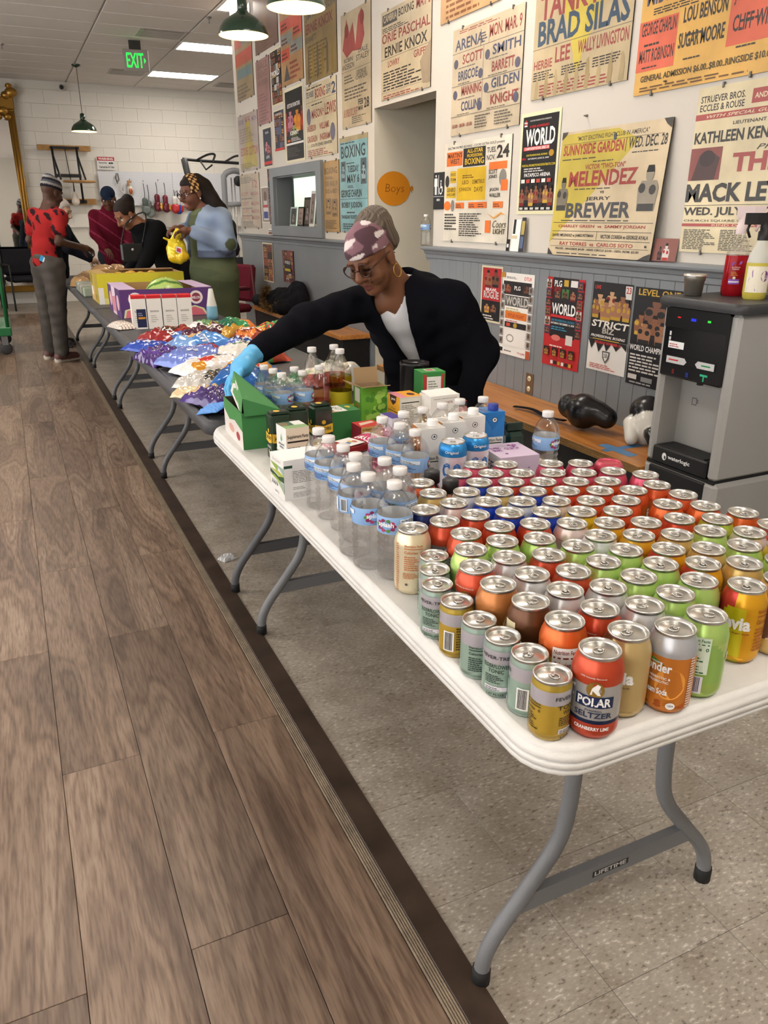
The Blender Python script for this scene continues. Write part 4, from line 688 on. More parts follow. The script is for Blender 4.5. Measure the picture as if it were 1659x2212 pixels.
def D(kind, s):
    '''printed marks of one kind of can; u = .5 faces its front'''
    W = '#f4f1ec'
    if kind == 'polar' or kind == 'red':
        s.t('100% Naturally Flavoured', .42, .79, .58, .815, '#f0c9bd')
        s.e(.52, .66, .055, .1, '#8a6a2a', 20).pol([(.49, .6), (.5, .68), (.53, .74), (.55, .72), (.54, .66), (.555, .6)], W)
        s.r(.40, .44, .64, .58, '#1d2a4d', 8).t('POLAR', .415, .455, .625, .565, W, .03).t('SELTZER', .40, .31, .64, .38, '#2a3350').t('Premium', .47, .395, .57, .415, '#2a3350').t('Naturally Calorie Free', .43, .26, .61, .285, '#2a3350').t('CRANBERRY LIME', .41, .15, .63, .195, W)
        rr = random.Random(4)
        for k in range(26): s.e(rr.uniform(.2, .4), rr.uniform(.3, .72), .007, .012, '#e6e4e2', 8)
        facts(s, .08, .28, .26, .74, None, '#e6e4e2'); s.bars(.28, .28, .33, .44)
    elif kind in ('fever', 'fevergold'):
        s.t('FEVER-TREE', .36, .74, .64, .80, '#2b2b2c', .01); d = '#2e3a34' if kind == 'fever' else '#3a3018'
        s.t('ELDERFLOWER' if kind == 'fever' else 'TONIC', .38, .58, .62, .65, d, .01).t('TONIC' if kind == 'fever' else 'WATER', .43, .49, .57, .56, d, .01); s.lines(.4, .3, .6, .46, 5, d); s.r(.4, .16, .6, .24, '#d9d4da', 5); s.lines(.41, .17, .59, .23, 2, d); s.t('5.07 FL OZ', .42, .07, .58, .11, d)
        facts(s, .06, .18, .26, .68, None, d); s.r(.72, .16, .82, .55, W, 4).bars(.73, .18, .81, .53); s.lines(.84, .2, .97, .66, 9, d)
    elif kind == 'creamtall':
        facts(s, .42, .42, .6, .86, None, '#c4703a'); s.lines(.34, .08, .38, .86, 22, '#c4703a'); s.bars(.55, .1, .63, .28, '#6e675c'); s.lines(.42, .3, .6, .4, 4, '#c4703a'); s.e(.45, .2, .012, .02, '#555', 10)
    elif kind == 'via':
        s.t('zevia', .36, .5, .6, .68, W, .04).t('Zero Sugar Soda', .42, .44, .6, .47, '#a8531e'); facts(s, .63, .2, .78, .82, None, '#a8531e')
        s.pol([(.46, .08), (.5, .12), (.6, .1), (.56, .08)], '#e3a51e')
    elif kind == 'ztan':
        s.t('zevia', .44, .48, .66, .64, W, .04).t('Zero Sugar Soda', .48, .42, .64, .45, '#6e5326').t('Root Beer', .4, .66, .52, .69, W).t('12 FL OZ (355 mL)', .5, .1, .68, .13, '#8f7a46')
    elif kind == 'wonder':
        s.e(.56, .42, .1, .2, '#e79a3e', 20).t('wonder', .34, .56, .56, .68, W, .03).t('PREBIOTIC &', .42, .47, .56, .5, W).t('PROBIOTIC', .42, .42, .55, .45, W).t('Cream Soda', .38, .27, .55, .35, W, .03); s.pol([(.38, .72), (.46, .7), (.52, .64), (.44, .66)], '#4a8a3a').t('ORGANIC', .42, .665, .5, .685, W).e(.58, .14, .03, .045, W, 14).t('USDA', .565, .13, .6, .155, '#333'); s.lines(.68, .12, .73, .78, 20, W); s.pol([(.4, .12), (.5, .2), (.62, .12), (.7, .2), (.66, .1), (.5, .1)], '#a8531e')
    elif kind in ('green', 'lemon'):
        facts(s, .38, .36, .56, .84, '#dfeed8', '#2f6a3a'); s.r(.40, .1, .54, .33, '#e6e2ea', 4).bars(.42, .12, .53, .32, '#55505c'); s.t('zevia', .7, .5, .9, .64, W, .04)
    elif kind == 'zorange':
        facts(s, .44, .1, .62, .8, '#e9dfd6', '#7a2c22'); s.e(.36, .7, .03, .06, '#5a2a18', 12)
    elif kind == 'brown':
        s.r(.31, .3, .4, .5, '#d8c9a2', 5).r(.29, .5, .43, .7, '#d8c9a2', 7).r(.32, .7, .42, .82, '#d8c9a2', 5).t('Creamy Root Beer', .46, .5, .66, .57, W, .01).t('Naturally Flavoured', .46, .45, .62, .475, '#d8c9a2')
    elif kind == 'copper':
        for k in range(9): s.pol([(.3+.05*k, .2), (.33+.05*k, .2), (.34+.05*k, .66), (.32+.05*k, .7), (.3+.05*k, .6)], '#c9a468' if k % 2 else '#8a5428')
        facts(s, .1, .2, .26, .74, '#e9dfd6', '#5a2a18')
    elif kind == 'goya':
        s.t('GOYA', .4, .55, .6, .72, W, .04); s.r(.3, .2, .7, .4, '#4f86c6', 8)
    elif kind == 'silver':
        s.r(.33, .2, .67, .56, '#b33a3c', 14); s.t('poppi', .42, .36, .58, .48, W, .03)
    elif kind == 'swirl':
        s.pol([(.34, .76), (.4, .8), (.52, .45), (.6, .3), (.55, .25), (.46, .4)], '#e3cf9a').pol([(.4, .4), (.47, .5), (.62, .2), (.55, .12)], '#6e3a1e')
    elif kind == 'lattice':
        s.r(.3, .25, .7, .78, '#6b4634', 8)
        for k in range(5): s.pol([(.3+.08*k, .25), (.32+.08*k, .25), (.44+.08*k, .78), (.42+.08*k, .78)], '#d6bd8a').pol([(.42+.08*k, .25), (.44+.08*k, .25), (.32+.08*k, .78), (.3+.08*k, .78)], '#d6bd8a')
    elif kind in ('white', 'blush', 'tan', 'gold', 'yellow', 'cream'):
        c = {'white': '#6a6f7a', 'blush': '#a8635c', 'tan': '#7a6030', 'gold': '#7a4a1c', 'yellow': '#8a5a1e', 'cream': '#8a6a3a'}[kind]; s.t('zevia' if kind in ('tan', 'gold', 'yellow') else 'LaCroix' if kind == 'white' else 'spindrift', .4, .4, .6, .58, W if kind in ('tan', 'gold', 'yellow') else c, .03); s.t('Bubly' if kind == 'tan' else 'sparkling', .42, .8, .58, .835, c, 0); facts(s, .7, .2, .88, .74, None, c)
    elif kind == 'orange' or kind == 'redor':
        s.e(.5, .4, .09, .16, '#d9a04a', 16).e(.5, .4, .06, .11, '#a8441e', 16); facts(s, .12, .2, .3, .74, '#efe6df', '#7a2c22'); facts(s, .66, .2, .84, .74, '#efe6df', '#7a2c22')
    elif kind in ('pink', 'pinkflip', 'blue'):
        s.t('bubly' if kind != 'blue' else 'Pepsi', .41, .4, .59, .58, W, .03); facts(s, .7, .2, .86, .74, None, W)
DES = dict(
 pink=('pink', [(1, '#d2566f')]), pinkflip=('pink', [(1, '#c94f63')]), orange=('orange', [(.06, '#c98a3a'), (.094, '#d8702e'), (1, '#d3592c')]), redor=('red-orange', [(.07, '#d9773a'), (1, '#cf4a2a')]), blue=('royal blue', [(1, '#1f43b8')]),
 tan=('tan', [(.1, '#c9a758'), (1, '#d0b06a')]), white=('white', [(1, '#dfe1e4')]), cream=('cream', [(1, '#d9c9a8')]), blush=('pale blush', [(1, '#e3cdc6')]), goya=('navy', [(.045, '#7fa6d4'), (1, '#1c2b63')]),
 red=('red', [(.028, '#c44a30'), (.082, side('#8b8a8c', '#3a3a40', .3, .7)), (1, '#c44a2c')]), polar=('red and silver', [(.028, '#c44a30'), (.0305, '#1d2a4d'), (.082, '#b5b2b0'), (.0845, '#1d2a4d'), (1, '#c44a2c')]),
 yellow=('yellow', [(1, '#e0c22e')]), gold=('golden', [(.09, side('#e0a52a', '#d8c22e')), (1, '#e0a82a')]), creamtall=('cream with orange print', [(1, '#e2d3b2')]), green=('lime green', [(.03, '#a9c765'), (.09, wave('#c2d67c', '#9fc766', .07, .02, 3)), (1, '#b2d272')]), lemon=('yellow-green', [(1, '#b5cf4a')]),
 fever=('slim silver-green', [(.0575, '#a5bfb0'), (.0745, '#c2bdc4'), (1, '#9aada2')]), fevergold=('slim gold', [(.0575, '#c9a640'), (.0745, '#c2bdc4'), (1, '#b59a3c')]), silver=('silver', [(.062, '#b9b5b4'), (1, '#cfcdcb')]), copper=('copper', [(.03, '#8a5428'), (1, '#b5723c')]), brown=('dark brown', [(.04, '#c9a03a'), (1, '#5e3a22')]),
 swirl=('orange and brown swirl', [(.05, wave('#b55a22', '#5e3218', .03, .02, 2)), (1, '#d8642a')]), via=('yellow and red', [(.092, lambda a, z: srgb('#c93a34') if (.76 < a < .97 and z > .045+.3*(a-.76)) else srgb('#d9c81e') if (a > .85 or a < .06) else srgb('#e3a51e')), (1, lambda a, z: srgb('#c93a34') if .7 < a < .97 else srgb('#e3a51e'))]), lattice=('lattice patterned tan', [(1, '#cfae6a')]), zorange=('orange with nutrition panel', [(.08, lambda a, z: srgb('#d3b13a') if .7 < a < .96 else srgb('#c9602e')), (1, '#d8642a')]),
 ztan=('brown and tan', [(.075, lambda a, z: srgb('#cbb077')), (.1, lambda a, z: srgb('#5e3a24') if .6 < a < .95 else srgb('#cbb077')), (1, lambda a, z: srgb('#5e3a24') if .55 < a < .96 else srgb('#cbb077'))]), wonder=('orange with bare silver neck', [(.088, '#d98434'), (1, '#b9b9bd')]))
def lidmesh(r=.0264, h=.1185):
    f = r/.0264
    lid = MB().lathe([(.0262*f, h-.003), (.0274*f, h), (.0276*f, h+.002), (.0268*f, h+.0035), (.0254*f, h+.003), (.0242*f, h-.0015), (.0232*f, h-.003), (.022*f, h-.0014), (.0215*f, h-.001), (0, h-.001)], 28, '#c9c7c2', cap=(False, False)).build('lid', 'alu')
    z = h-.0002; tab = MB(); pts = [(.0095*math.cos(a)*f*.75+.004*f, .0062*math.sin(a)*f) for a in np.linspace(0, 2*PI, 15)]
    tab.tube([(x, y, z+.0007) for x, y in pts], .0011, 6, '#c9c7c2').lathe([(0, z), (.0032*f, z), (.0032*f, z+.0012), (0, z+.0014)], 10).tube([(-.003*f, .0045*f, z+.0006), (-.003*f, -.0045*f, z+.0006)], .0013, 6)
    o = tab.build('pull_tab', 'alu'); dim = MB().lathe([(.0085*f, z-.0008), (.0092*f, z-.0003), (.0098*f, z-.0008)], 16, cap=(False, False)); dm = dim.build('score_ring', 'alu')
    out = [lid.data, o.data, dm.data]
    for q in (lid, o, dm): bpy.data.objects.remove(q)
    return out
LID, LIDF = lidmesh(), lidmesh(.0244, .0865)
cans = []
for kind, pos in CANS.items():
    fv = kind.startswith('fever'); name_, bands = DES[kind]; prof = FP if fv else CP
    body = MB().lathe(prof, 36, bands[0][1] if not callable(bands[0][1]) else '#cccccc', cf=bandcf(bands), cap=(True, False)).build('soda_can', 'canpaint'); bme = body.data; bpy.data.objects.remove(body)
    sh = Sheet(wrap(.0263 if fv else .033, 0, .0865 if fv else .1185)); D(kind, sh); pme = None
    if sh.v: q = sh.build('printed_label', 'print'); pme = q.data; bpy.data.objects.remove(q)
    for k, (x, y) in enumerate(pos):
        o = bpy.data.objects.new('soda_can', bme); C.objects.link(o)
        face = math.atan2(-y, -x); jit = random.uniform(-1.1, 1.1) if kind not in ('polar', 'wonder', 'via', 'ztan', 'creamtall', 'zorange', 'brown', 'copper', 'goya', 'fevergold') else 0.
        if kind == 'fever': jit = (0, .4, -.3, 2.2, -.25, -1.9)[k]
        if kind == 'fevergold': jit = (-2.1, 1.15)[k]
        if kind == 'green' and k == len(pos)-1: jit = 0.
        o.rotation_euler = (0, 0, face+jit+{'polar': -.12, 'ztan': -.55, 'wonder': -.25, 'via': -.15, 'brown': -.1}.get(kind, 0)); o.location = (x, y, TZ)
        if kind == 'pinkflip': o.rotation_euler = (PI, 0, 0); o.location.z = TZ+.122
        for me, n in zip(LIDF if fv else LID, ('lid', 'pull_tab', 'score_ring')):
            if n == 'score_ring': continue
            c = bpy.data.objects.new(n, me); C.objects.link(c); c.parent = o
            if n == 'pull_tab': c.rotation_euler = (0, 0, random.uniform(0, 6.28))
        if pme: c = bpy.data.objects.new('printed_label', pme); C.objects.link(c); c.parent = o
        o['category'] = 'can'; o['group'] = 'drink cans on the white table'; cans.append((o, name_, x, y, kind))
# every label names the can by its look and its neighbours
def nb(i, dx, dy):
    best = None
    for j, (o, n, x, y, k) in enumerate(cans):
        if j == i: continue
        vx, vy = x-cans[i][2], y-cans[i][3]; d = math.hypot(vx, vy)
        if d < .11 and (vx*dx+vy*dy)/d > .72 and (best is None or d < best[0]): best = (d, n)
    return best[1] if best else None
L_, RI, FR, BK = (-.91, .42), (.91, -.42), (-.42, -.91), (.42, .91)
spec = {'polar': 'red and silver seltzer can at the near table corner', 'ztan': 'brown and tan soda can right behind the front red seltzer', 'wonder': 'orange soda can with bare silver neck near the table end', 'creamtall': 'cream can with orange print beside the water bottles', 'pinkflip': 'pink can standing upside down at the back', 'goya': 'navy blue can beside the front water bottles', 'copper': 'copper coloured root beer can behind the slim cans', 'brown': 'dark brown can with a cream splash', 'zorange': 'orange can with white nutrition panel near the front', 'lemon': 'yellow-green can at the right, among brown and green cans', 'lattice': 'tan can with a brown lattice at the right edge'}
full = lambda i: [(s, nb(i, *d)) for s, d in (('left', L_), ('right', RI), ('front', FR), ('behind', BK))]
used = {}
cand = []
for i, (o, n, x, y, k) in enumerate(cans):
    if k in spec: cand.append([spec[k]]); continue
    f = {s: (v or 'no') for s, v in full(i)}; T_ = lambda v: v if v != 'no' else 'no'
    a = []
    for s1 in ('left', 'right', 'behind', 'front'):
        for s2 in ('behind', 'front', 'right', 'left'):
            if s1 == s2: continue
            ph = lambda s: (('an' if f[s][0] in 'aeiou' else 'a')+' %s can ' % f[s] if f[s] != 'no' else 'nothing ')+{'left': 'to its left', 'right': 'to its right', 'front': 'in front', 'behind': 'behind'}[s]
            a.append('%s can with %s, %s' % (n, ph(s1), ph(s2)))
    cand.append(a)
from collections import Counter
cnt = Counter(c for a in cand for c in set(a))
dupk = Counter()
for i, a in enumerate(cand):
    u = [c for c in a if cnt[c] == 1 and len(c.split()) <= 16 and c.count('nothing') < 2]
    lab = u[0] if u else None
    if not lab:
        n = cans[i][1]; dupk[n] += 1; same = sorted([j for j in range(len(cans)) if cans[j][1] == n], key=lambda j: cans[j][3]); r = same.index(i)+1
        W_ = ('nearest', 'second', 'third', 'fourth', 'fifth', 'sixth', 'seventh', 'eighth', 'ninth', 'tenth', 'eleventh', 'twelfth', 'thirteenth', 'fourteenth'); lab = '%s of the %s cans, counting back from the near table end' % (W_[r-1], n)
    cans[i][0]['label'] = lab[0].upper()+lab[1:] if False else lab
# ---------------- bottles ----------------
def clear_mat(name, tint, refr=.35, gl=1.):
    m, nt, b, N, L = nodes(name); out = nt.nodes['Material Output']; nt.nodes.remove(b)
    tr = N('ShaderNodeBsdfTransparent'); tr.inputs[0].default_value = (*srgb(tint), 1); rf = N('ShaderNodeBsdfGlass'); rf.inputs['Color'].default_value = (*srgb(tint), 1); rf.inputs['IOR'].default_value = 1.33; rf.inputs['Roughness'].default_value = .01
    g = N('ShaderNodeBsdfGlossy'); g.inputs['Roughness'].default_value = .08; lw = N('ShaderNodeLayerWeight'); lw.inputs[0].default_value = .5; pw = N('ShaderNodeMath'); pw.operation = 'POWER'; pw.inputs[1].default_value = 3.; L(lw.outputs['Facing'], pw.inputs[0]); fr = N('ShaderNodeMapRange'); fr.inputs[3].default_value = .04; fr.inputs[4].default_value = .38; L(pw.outputs[0], fr.inputs[0])
    m1 = N('ShaderNodeMixShader'); m1.inputs[0].default_value = refr; L(tr.outputs[0], m1.inputs[1]); L(rf.outputs[0], m1.inputs[2])
    m2 = N('ShaderNodeMixShader'); L(fr.outputs[0], m2.inputs[0]); L(m1.outputs[0], m2.inputs[1]); L(g.outputs[0], m2.inputs[2]); L(m2.outputs[0], out.inputs[0])
clear_mat('clearpet', '#ffffff', .22)
mat('cap_white', '#e8e4e2', rough=.35, sss=0); mat('labelblue', vc=True, rough=.35)
def ribs(z0, z1, n, r, d): return [(r-(d if k % 2 else 0), z0+(z1-z0)*k/(2*n)) for k in range(2*n+1)]
BP = [(.020, .004), (.026, 0), (.0305, .004), (.032, .010)]+ribs(.014, .080, 5, .0325, .0032)+[(.0300, .083), (.0318, .09), (.0325, .094), (.0325, .128), (.0322, .133), (.0305, .145), (.026, .156), (.019, .166), (.0135, .172), (.0125, .178)]
def bottle_kind():
    b = MB().lathe(BP, 28, '#ffffff').build('water_bottle', 'clearpet')
    c = MB().lathe([(.0137, .1745), (.0142, .1755), (.0142, .1865), (.0133, .188), (0, .188)], 24, '#e8e4e2', cap=(True, False))
    for k in range(24): a = 2*PI*k/24; c.box(-.0003, .0009, -.0006, .0006, .176, .186) if False else None
    cap_ = c.build('cap', 'cap_white', b)
    lb = MB().lathe([(.0329, .095), (.0331, .0955), (.0331, .1275), (.0329, .128)], 28, '#8fb6e6', cap=(False, False)).build('paper_label', 'labelblue', b); MB().lathe([(.0327, .0955), (.0327, .1275)], 28, '#f2f4f6', cap=(False, False)).build('label_back', 'labelblue', lb)
    s = Sheet(wrap(.0331, .095, .128)); s.e(.5, .5, .075, .3, '#8c2f58', 16)
    for k in range(10): s.e(.5+.08*math.cos(k*.63), .5+.3*math.sin(k*.63), .02, .1, ('#8c2f58', '#b3406a', '#5a8a3a')[k % 3], 8)
    s.t('splash', .425, .36, .575, .72, '#ffffff', .03).r(.63, .12, .86, .9, '#dfe9f5', 6); s.lines(.64, .15, .85, .86, 8, '#2b3a52', .5); s.r(.9, .12, .97, .9, '#f4f4f4', 3).bars(.905, .16, .965, .86, n=14); s.lines(.02, .1, .3, .5, 5, '#2f4a86', .5); s.r(.05, .6, .3, .85, '#e6eef8', 6)
    s.lines(.06, .62, .29, .83, 3, '#333', .5); s.build('label_print', 'print', lb); return b
proto = bottle_kind()
BOT = [(0.581, 1.588), (0.578, 1.517), (0.581, 1.44), (0.5799, 1.3712), (0.5492, 1.3093), (0.5508, 1.2425), (0.6201, 1.3178), (0.621, 1.25), (0.757, 1.622), (0.827, 1.648), (0.77, 1.552), (0.775, 1.484), (0.5756, 1.1805), (0.892, 1.668), (0.96, 1.69), (1.024, 1.71), (1.092, 1.704), (1.152, 1.5), (0.7, 2.405), (0.708, 2.332), (0.711, 2.255), (0.778, 2.332), (0.781, 2.262)]
BL = ['water bottle beside the white tea carton at the table edge', 'second water bottle from the white tea carton along the edge', 'third water bottle from the white tea carton along the edge', 'water bottle just behind the leftmost front bottle', 'front water bottle with its barcode turned outward', 'foremost water bottle with the logo facing out', 'water bottle half hidden behind two front bottles', 'water bottle behind the one next to the cream can', 'leftmost bottle in the second cluster, behind the pink pouches', 'water bottle next to the yellow wrapper', 'middle bottle of the second water cluster', 'nearest bottle of the second water cluster, beside the blue cans', 'water bottle right beside the cream can, logo outward', 'capped water bottle behind the nearest juice carton', 'capped water bottle behind the middle juice carton', 'capped water bottle between the white tea box and juice cartons', 'capped water bottle beside the blue juice carton', 'lone water bottle beside the lilac carton and wooden bench', 'clear bottle closest to the gloved hand', 'back clear bottle among five behind the green carton', 'front left clear bottle behind the green carton', 'rear right clear bottle among the five behind the green carton', 'front right clear bottle behind the green carton, next to soda']
JR = [1.2, 1.5, 1.2, 2.1, 2.9, .35, 1., -.5, 1.3, -.9, 1.5, 1.6, -.5, 1., 2., 0, 1., .9, 1, 2, 1, 0, 1.4]
for i, (x, y) in enumerate(BOT):
    o = proto if i == 0 else copy_tree(proto); o.location = (x, y, TZ); o.rotation_euler = (0, 0, math.atan2(-y, -x)+JR[i]); tag(o, BL[i], 'bottle', 'clear water bottles')
b2 = copy_tree(proto); b2.location = (2.47, 4.628, 1.1965); tag(b2, 'empty water bottle on the rail end by the hallway', 'bottle', 'clear water bottles')
# flavoured soda bottles with coloured drink
clear_mat('drink_pink', '#e7a09a', .2); clear_mat('drink_lime', '#ddd654', .2)
def soda(label, x, y, h, r, fill, m, cl=None):
    f = h/.235; prof = [(r*.6, .004), (r*.9, 0), (r, .01), (r*.95, .03), (r, .05), (r, .1*f), (r*.97, .12*f), (r, .14*f)]; up = [(r*.98, .155*f), (r*.8, .178*f), (r*.52, .2*f), (r*.36, .215*f), (.0135, .222*f)]
    pr = prof+up; lo = [p for p in pr if p[1] <= fill*f]+[(r*.97, fill*f)]; hi = [(r*.97, fill*f)]+[p for p in pr if p[1] > fill*f]
    o = MB().lathe(hi, 24, '#ffffff', cap=(True, True)).build('soda_bottle', 'clearpet', None, (x, y, TZ)); MB().lathe(lo, 24, '#ffffff', cap=(True, True)).build('drink', m, o)
    MB().lathe([(.0145, .2195*f), (.015, .2205*f), (.015, .233*f), (.014, .235*f), (0, .235*f)], 20, '#f2efec', cap=(True, False)).build('cap', 'cap_white', o)
    if cl: MB().lathe([(r+.0006, .05), (r+.0006, .1*f)], 24, cl, cap=(False, False)).build('paper_label', 'print', o)
    return tag(o, label, 'bottle', 'flavoured drink bottles')
soda('tall bottle of pink drink, left of the two with white caps', .864, 2.40, .235, .036, .14, 'drink_pink', '#e8a06a')
soda('tall bottle of pink drink behind the lime one', .95, 2.42, .235, .036, .14, 'drink_pink', '#c9505a')
soda('tall bottle of lime yellow drink', .935, 2.33, .235, .038, .15, 'drink_lime', '#d9c62e')
soda('short bottle of pink drink beside the lime one', .855, 2.31, .19, .034, .1, 'drink_pink')
# black-capped bottles among the cans
for i, (x, y, l) in enumerate(((0.7538, 1.3641, 'small black-capped bottle next to the coconut water cans'), (0.7617, 1.2979, 'small black-capped bottle in front, wrapped in striped plastic'))):
    o = MB().lathe([(.018, 0), (.026, .003), (.0265, .06), (.025, .075), (.017, .092), (.0125, .1), (.0125, .112)], 20, '#3a302b', cf=lambda a, z: srgb('#c98a72') if int(a*14+z*160) % 3 == 0 else srgb('#2c2724')).build('small_bottle', 'gloss', None, (x, y, TZ)); tag(o, l, 'bottle')
    MB().lathe([(.0165, .103), (.0172, .104), (.0172, .127), (.0165, .128), (0, .128)], 22, '#1c1b1b', cap=(True, False)).build('cap', 'plastic', o)
# coconut water cans
def c2o(label, x, y, j):
    pr = [(.024, 0), (.0275, 0), (.032, .005), (.033, .01)]+[(.033, .01+.108*k/6) for k in range(1, 7)]+[(.0325, .122), (.0332, .124), (.032, .127), (.033, .130), (.033, .138), (.030, .147), (.0268, .1515)]
    o = MB().lathe(pr, 32, '#e3e3ec', cf=bandcf([(.006, '#bcbcc2'), (.12, lambda a, z: hexmix('#eceaf2', '#c2d3ec', max(0, min(1, (.035-z)/.03)))), (1, '#2f8fd6')])).build('coconut_water_can', 'canpaint', None, (x, y, TZ), math.atan2(-y, -x)+j)
    s = Sheet(wrap(.033, 0, .155)); s.t('Original', .43, .835, .58, .885, '#ffffff', .01); s.t('C', .4, .47, .49, .7, '#3c78c2', .05).t('O', .52, .47, .62, .7, '#3c78c2', .05).t('2', .485, .38, .535, .52, '#3c78c2', .05).t('COCONUT', .385, .25, .625, .32, '#2c5f9e', .03).t('WATER', .41, .16, .6, .23, '#2c5f9e', .03); s.build('printed_label', 'print', o)
    for me, n in zip(LID, ('lid', 'pull_tab')): c = bpy.data.objects.new(n, me); C.objects.link(c); c.parent = o; c.location = (0, 0, .033)
    tag(o, label, 'can', 'coconut water cans')
c2o('tall blue and white coconut water can, nearer one', 0.867, 1.472, -.1); c2o('tall blue and white coconut water can beside the lilac carton', 0.941, 1.494, .35)
# spray bottles on the cooler
def sprayer(o, neckz, col, r=.016, mname='plastic', ang=0):
    h = MB(); h.lathe([(r, neckz), (r, neckz+.025), (r*.8, neckz+.028), (r*.8, neckz+.05)], 16, col)
    h.prism([(-.02, -.012), (.028, -.012), (.06, -.007), (.06, .007), (.028, .012), (-.02, .012)], neckz+.045, neckz+.078, col); hd = h.build('spray_head', mname, o, None, ang)
    MB().tube([(.045, 0, neckz+.05), (.05, 0, neckz+.03), (.04, 0, neckz+.008)], .004, 8, col).build('trigger', mname, hd)
mat('cleaner_red', '#d0212e', rough=.05, trans=.55, ior=1.25); mat('cleaner_yellow', '#dccb5a', rough=.2, trans=.2, ior=1.2); mat('frosted', '#f0eee4', rough=.3, trans=.35, ior=1.2)
o = MB().lathe([(.030, 0), (.034, .003), (.0355, .02), (.034, .075), (.0335, .118)], 24, '#ff0000').build('spray_bottle', 'cleaner_red', None, (2.33, 2.035, 1.107)); tag(o, 'spray bottle of red cleaner on the water cooler', 'spray bottle'); o.scale = (1.12, 1.12, 1.16)
MB().lathe([(.0335, .118), (.030, .145), (.018, .17), (.014, .18)], 24).build('empty_shoulder', 'clearpet', o); sprayer(o, .178, '#e6d2d2', .016, 'plastic', -.8)
s = Sheet(wrap(.0352, 0, .18, 2*PI, math.atan2(-2.03, -2.33))); s.pol([(.44, .5), (.57, .52), (.58, .57), (.45, .55)], '#8a5ac2'); s.t('ALL-PURPOSE', .45, .46, .56, .48, '#f0c9c4').t('CLEANER', .46, .43, .55, .45, '#f0c9c4'); s.lines(.45, .34, .56, .41, 3, '#e0902e'); s.e(.5, .3, .02, .025, '#e8dcc2', 12); s.r(.43, .2, .57, .28, '#8a5ac2', 4).r(.43, .225, .57, .25, '#eadff0', 4); s.build('printed_label', 'print', o)
o = MB().lathe([(.030, 0), (.033, .004), (.0355, .02), (.0355, .1), (.035, .108)], 24).build('spray_bottle', 'cleaner_yellow', None, (2.30, 1.915, 1.107)); tag(o, 'spray bottle of yellow cleaner with black trigger head', 'spray bottle'); o.scale = (1.1, 1.1, 1.1)
MB().lathe([(.035, .108), (.031, .13), (.0195, .16), (.016, .175)], 24).build('empty_shoulder', 'frosted', o); sprayer(o, .172, '#18181a', .017, 'plastic', 2.6)
s = Sheet(wrap(.036, .02, .1, 2*PI, math.atan2(-1.87, -2.29))); s.r(.36, .02, .68, .98, '#efe6d2', 10); s.pol([(.38, .05), (.5, .08), (.54, .05), (.48, .3), (.45, .6), (.52, .9), (.44, .85), (.4, .5)], '#9a7aa8'); s.e(.6, .62, .05, .2, '#7a4a86', 14).t('BLU', .57, .52, .64, .66, '#efe6d2'); s.build('printed_label', 'print', o)
o = MB().lathe([(.026, 0), (.030, .002), (.034, .05), (.036, .052), (.036, .066)], 24, '#a8a29a', cap=(True, False)).lathe([(.0385, .066), (.0395, .068), (.0385, .074), (0, .075)], 24, '#d9d4cf', cap=(False, False)).build('metal_cup', 'steel', None, (2.2, 2.09, 1.107)); tag(o, 'steel cup with clear lid on the water cooler', 'cup')
# ---------------- cartons, packs and pouches on the white table ----------------
class Carton:
    def __init__(s, name, label, cx, cy, w_, d, h, rz=0, cols=None, z=TZ, cat='box', m='paper', hollow=False, ch=.0008):
        s.w, s.d, s.h = w_, d, h; c = dict(F='#dddddd'); c.update(cols or {}); g = lambda k: srgb(c.get(k, c['F'])); mb = MB()
        x0, x1, y0, y1 = -w_/2, w_/2, -d/2, d/2
        if hollow:
            t = .0025; mb.box(x0, x1, y0, y0+t, 0, h, g('F')).box(x0, x1, y1-t, y1, 0, h, g('B')).box(x0, x0+t, y0+t, y1-t, 0, h, g('L')).box(x1-t, x1, y0+t, y1-t, 0, h, g('R')).box(x0+t, x1-t, y0+t, y1-t, 0, .003, g('I'))
            mb.box(x0+t, x1-t, y1-t-.0006, y1-t, .003, h, g('I')).box(x1-t-.0006, x1-t, y0+t, y1-t, .003, h, g('I')).box(x0+t, x0+t+.0006, y0+t, y1-t, .003, h, g('I')).box(x0+t, x1-t, y0+t, y0+t+.0006, .003, h, g('I'))
        else:
            v = [(x, y, zz) for zz in (0, h) for y in (y0, y1) for x in (x0, x1)]
            mb.add(v, [(0, 2, 3, 1), (4, 5, 7, 6), (0, 1, 5, 4), (2, 6, 7, 3), (0, 4, 6, 2), (1, 3, 7, 5)], [g('F'), g('T'), g('F'), g('B'), g('L'), g('R')])
        s.o = mb.build(name, m, None, (cx, cy, z), rz); tag(s.o, label, cat); s.sh = {}
    def face(s, k):
        w_, d, h = s.w, s.d, s.h
        f = dict(F=lambda u, v, n: (-w_/2+u*w_, -d/2-.0003-.00006*n, v*h), L=lambda u, v, n: (-w_/2-.0003-.00006*n, d/2-u*d, v*h), R=lambda u, v, n: (w_/2+.0003+.00006*n, -d/2+u*d, v*h), T=lambda u, v, n: (-w_/2+u*w_, -d/2+v*d, h+.0003+.00006*n))[k]
        if k not in s.sh: s.sh[k] = Sheet(f)
        return s.sh[k]
    def done(s, m='print'):
        for k, q in s.sh.items(): q.build({'F': 'front_print', 'L': 'side_print', 'R': 'side_print', 'T': 'top_print'}[k], m, s.o)
        return s.o
c = Carton('tea_carton', 'white carton with green leaf stripes at the table edge', .566, 1.70, .108, .092, .1, .05, dict(F='#f2efec', L='#eeeae6', T='#f6f4f2'))
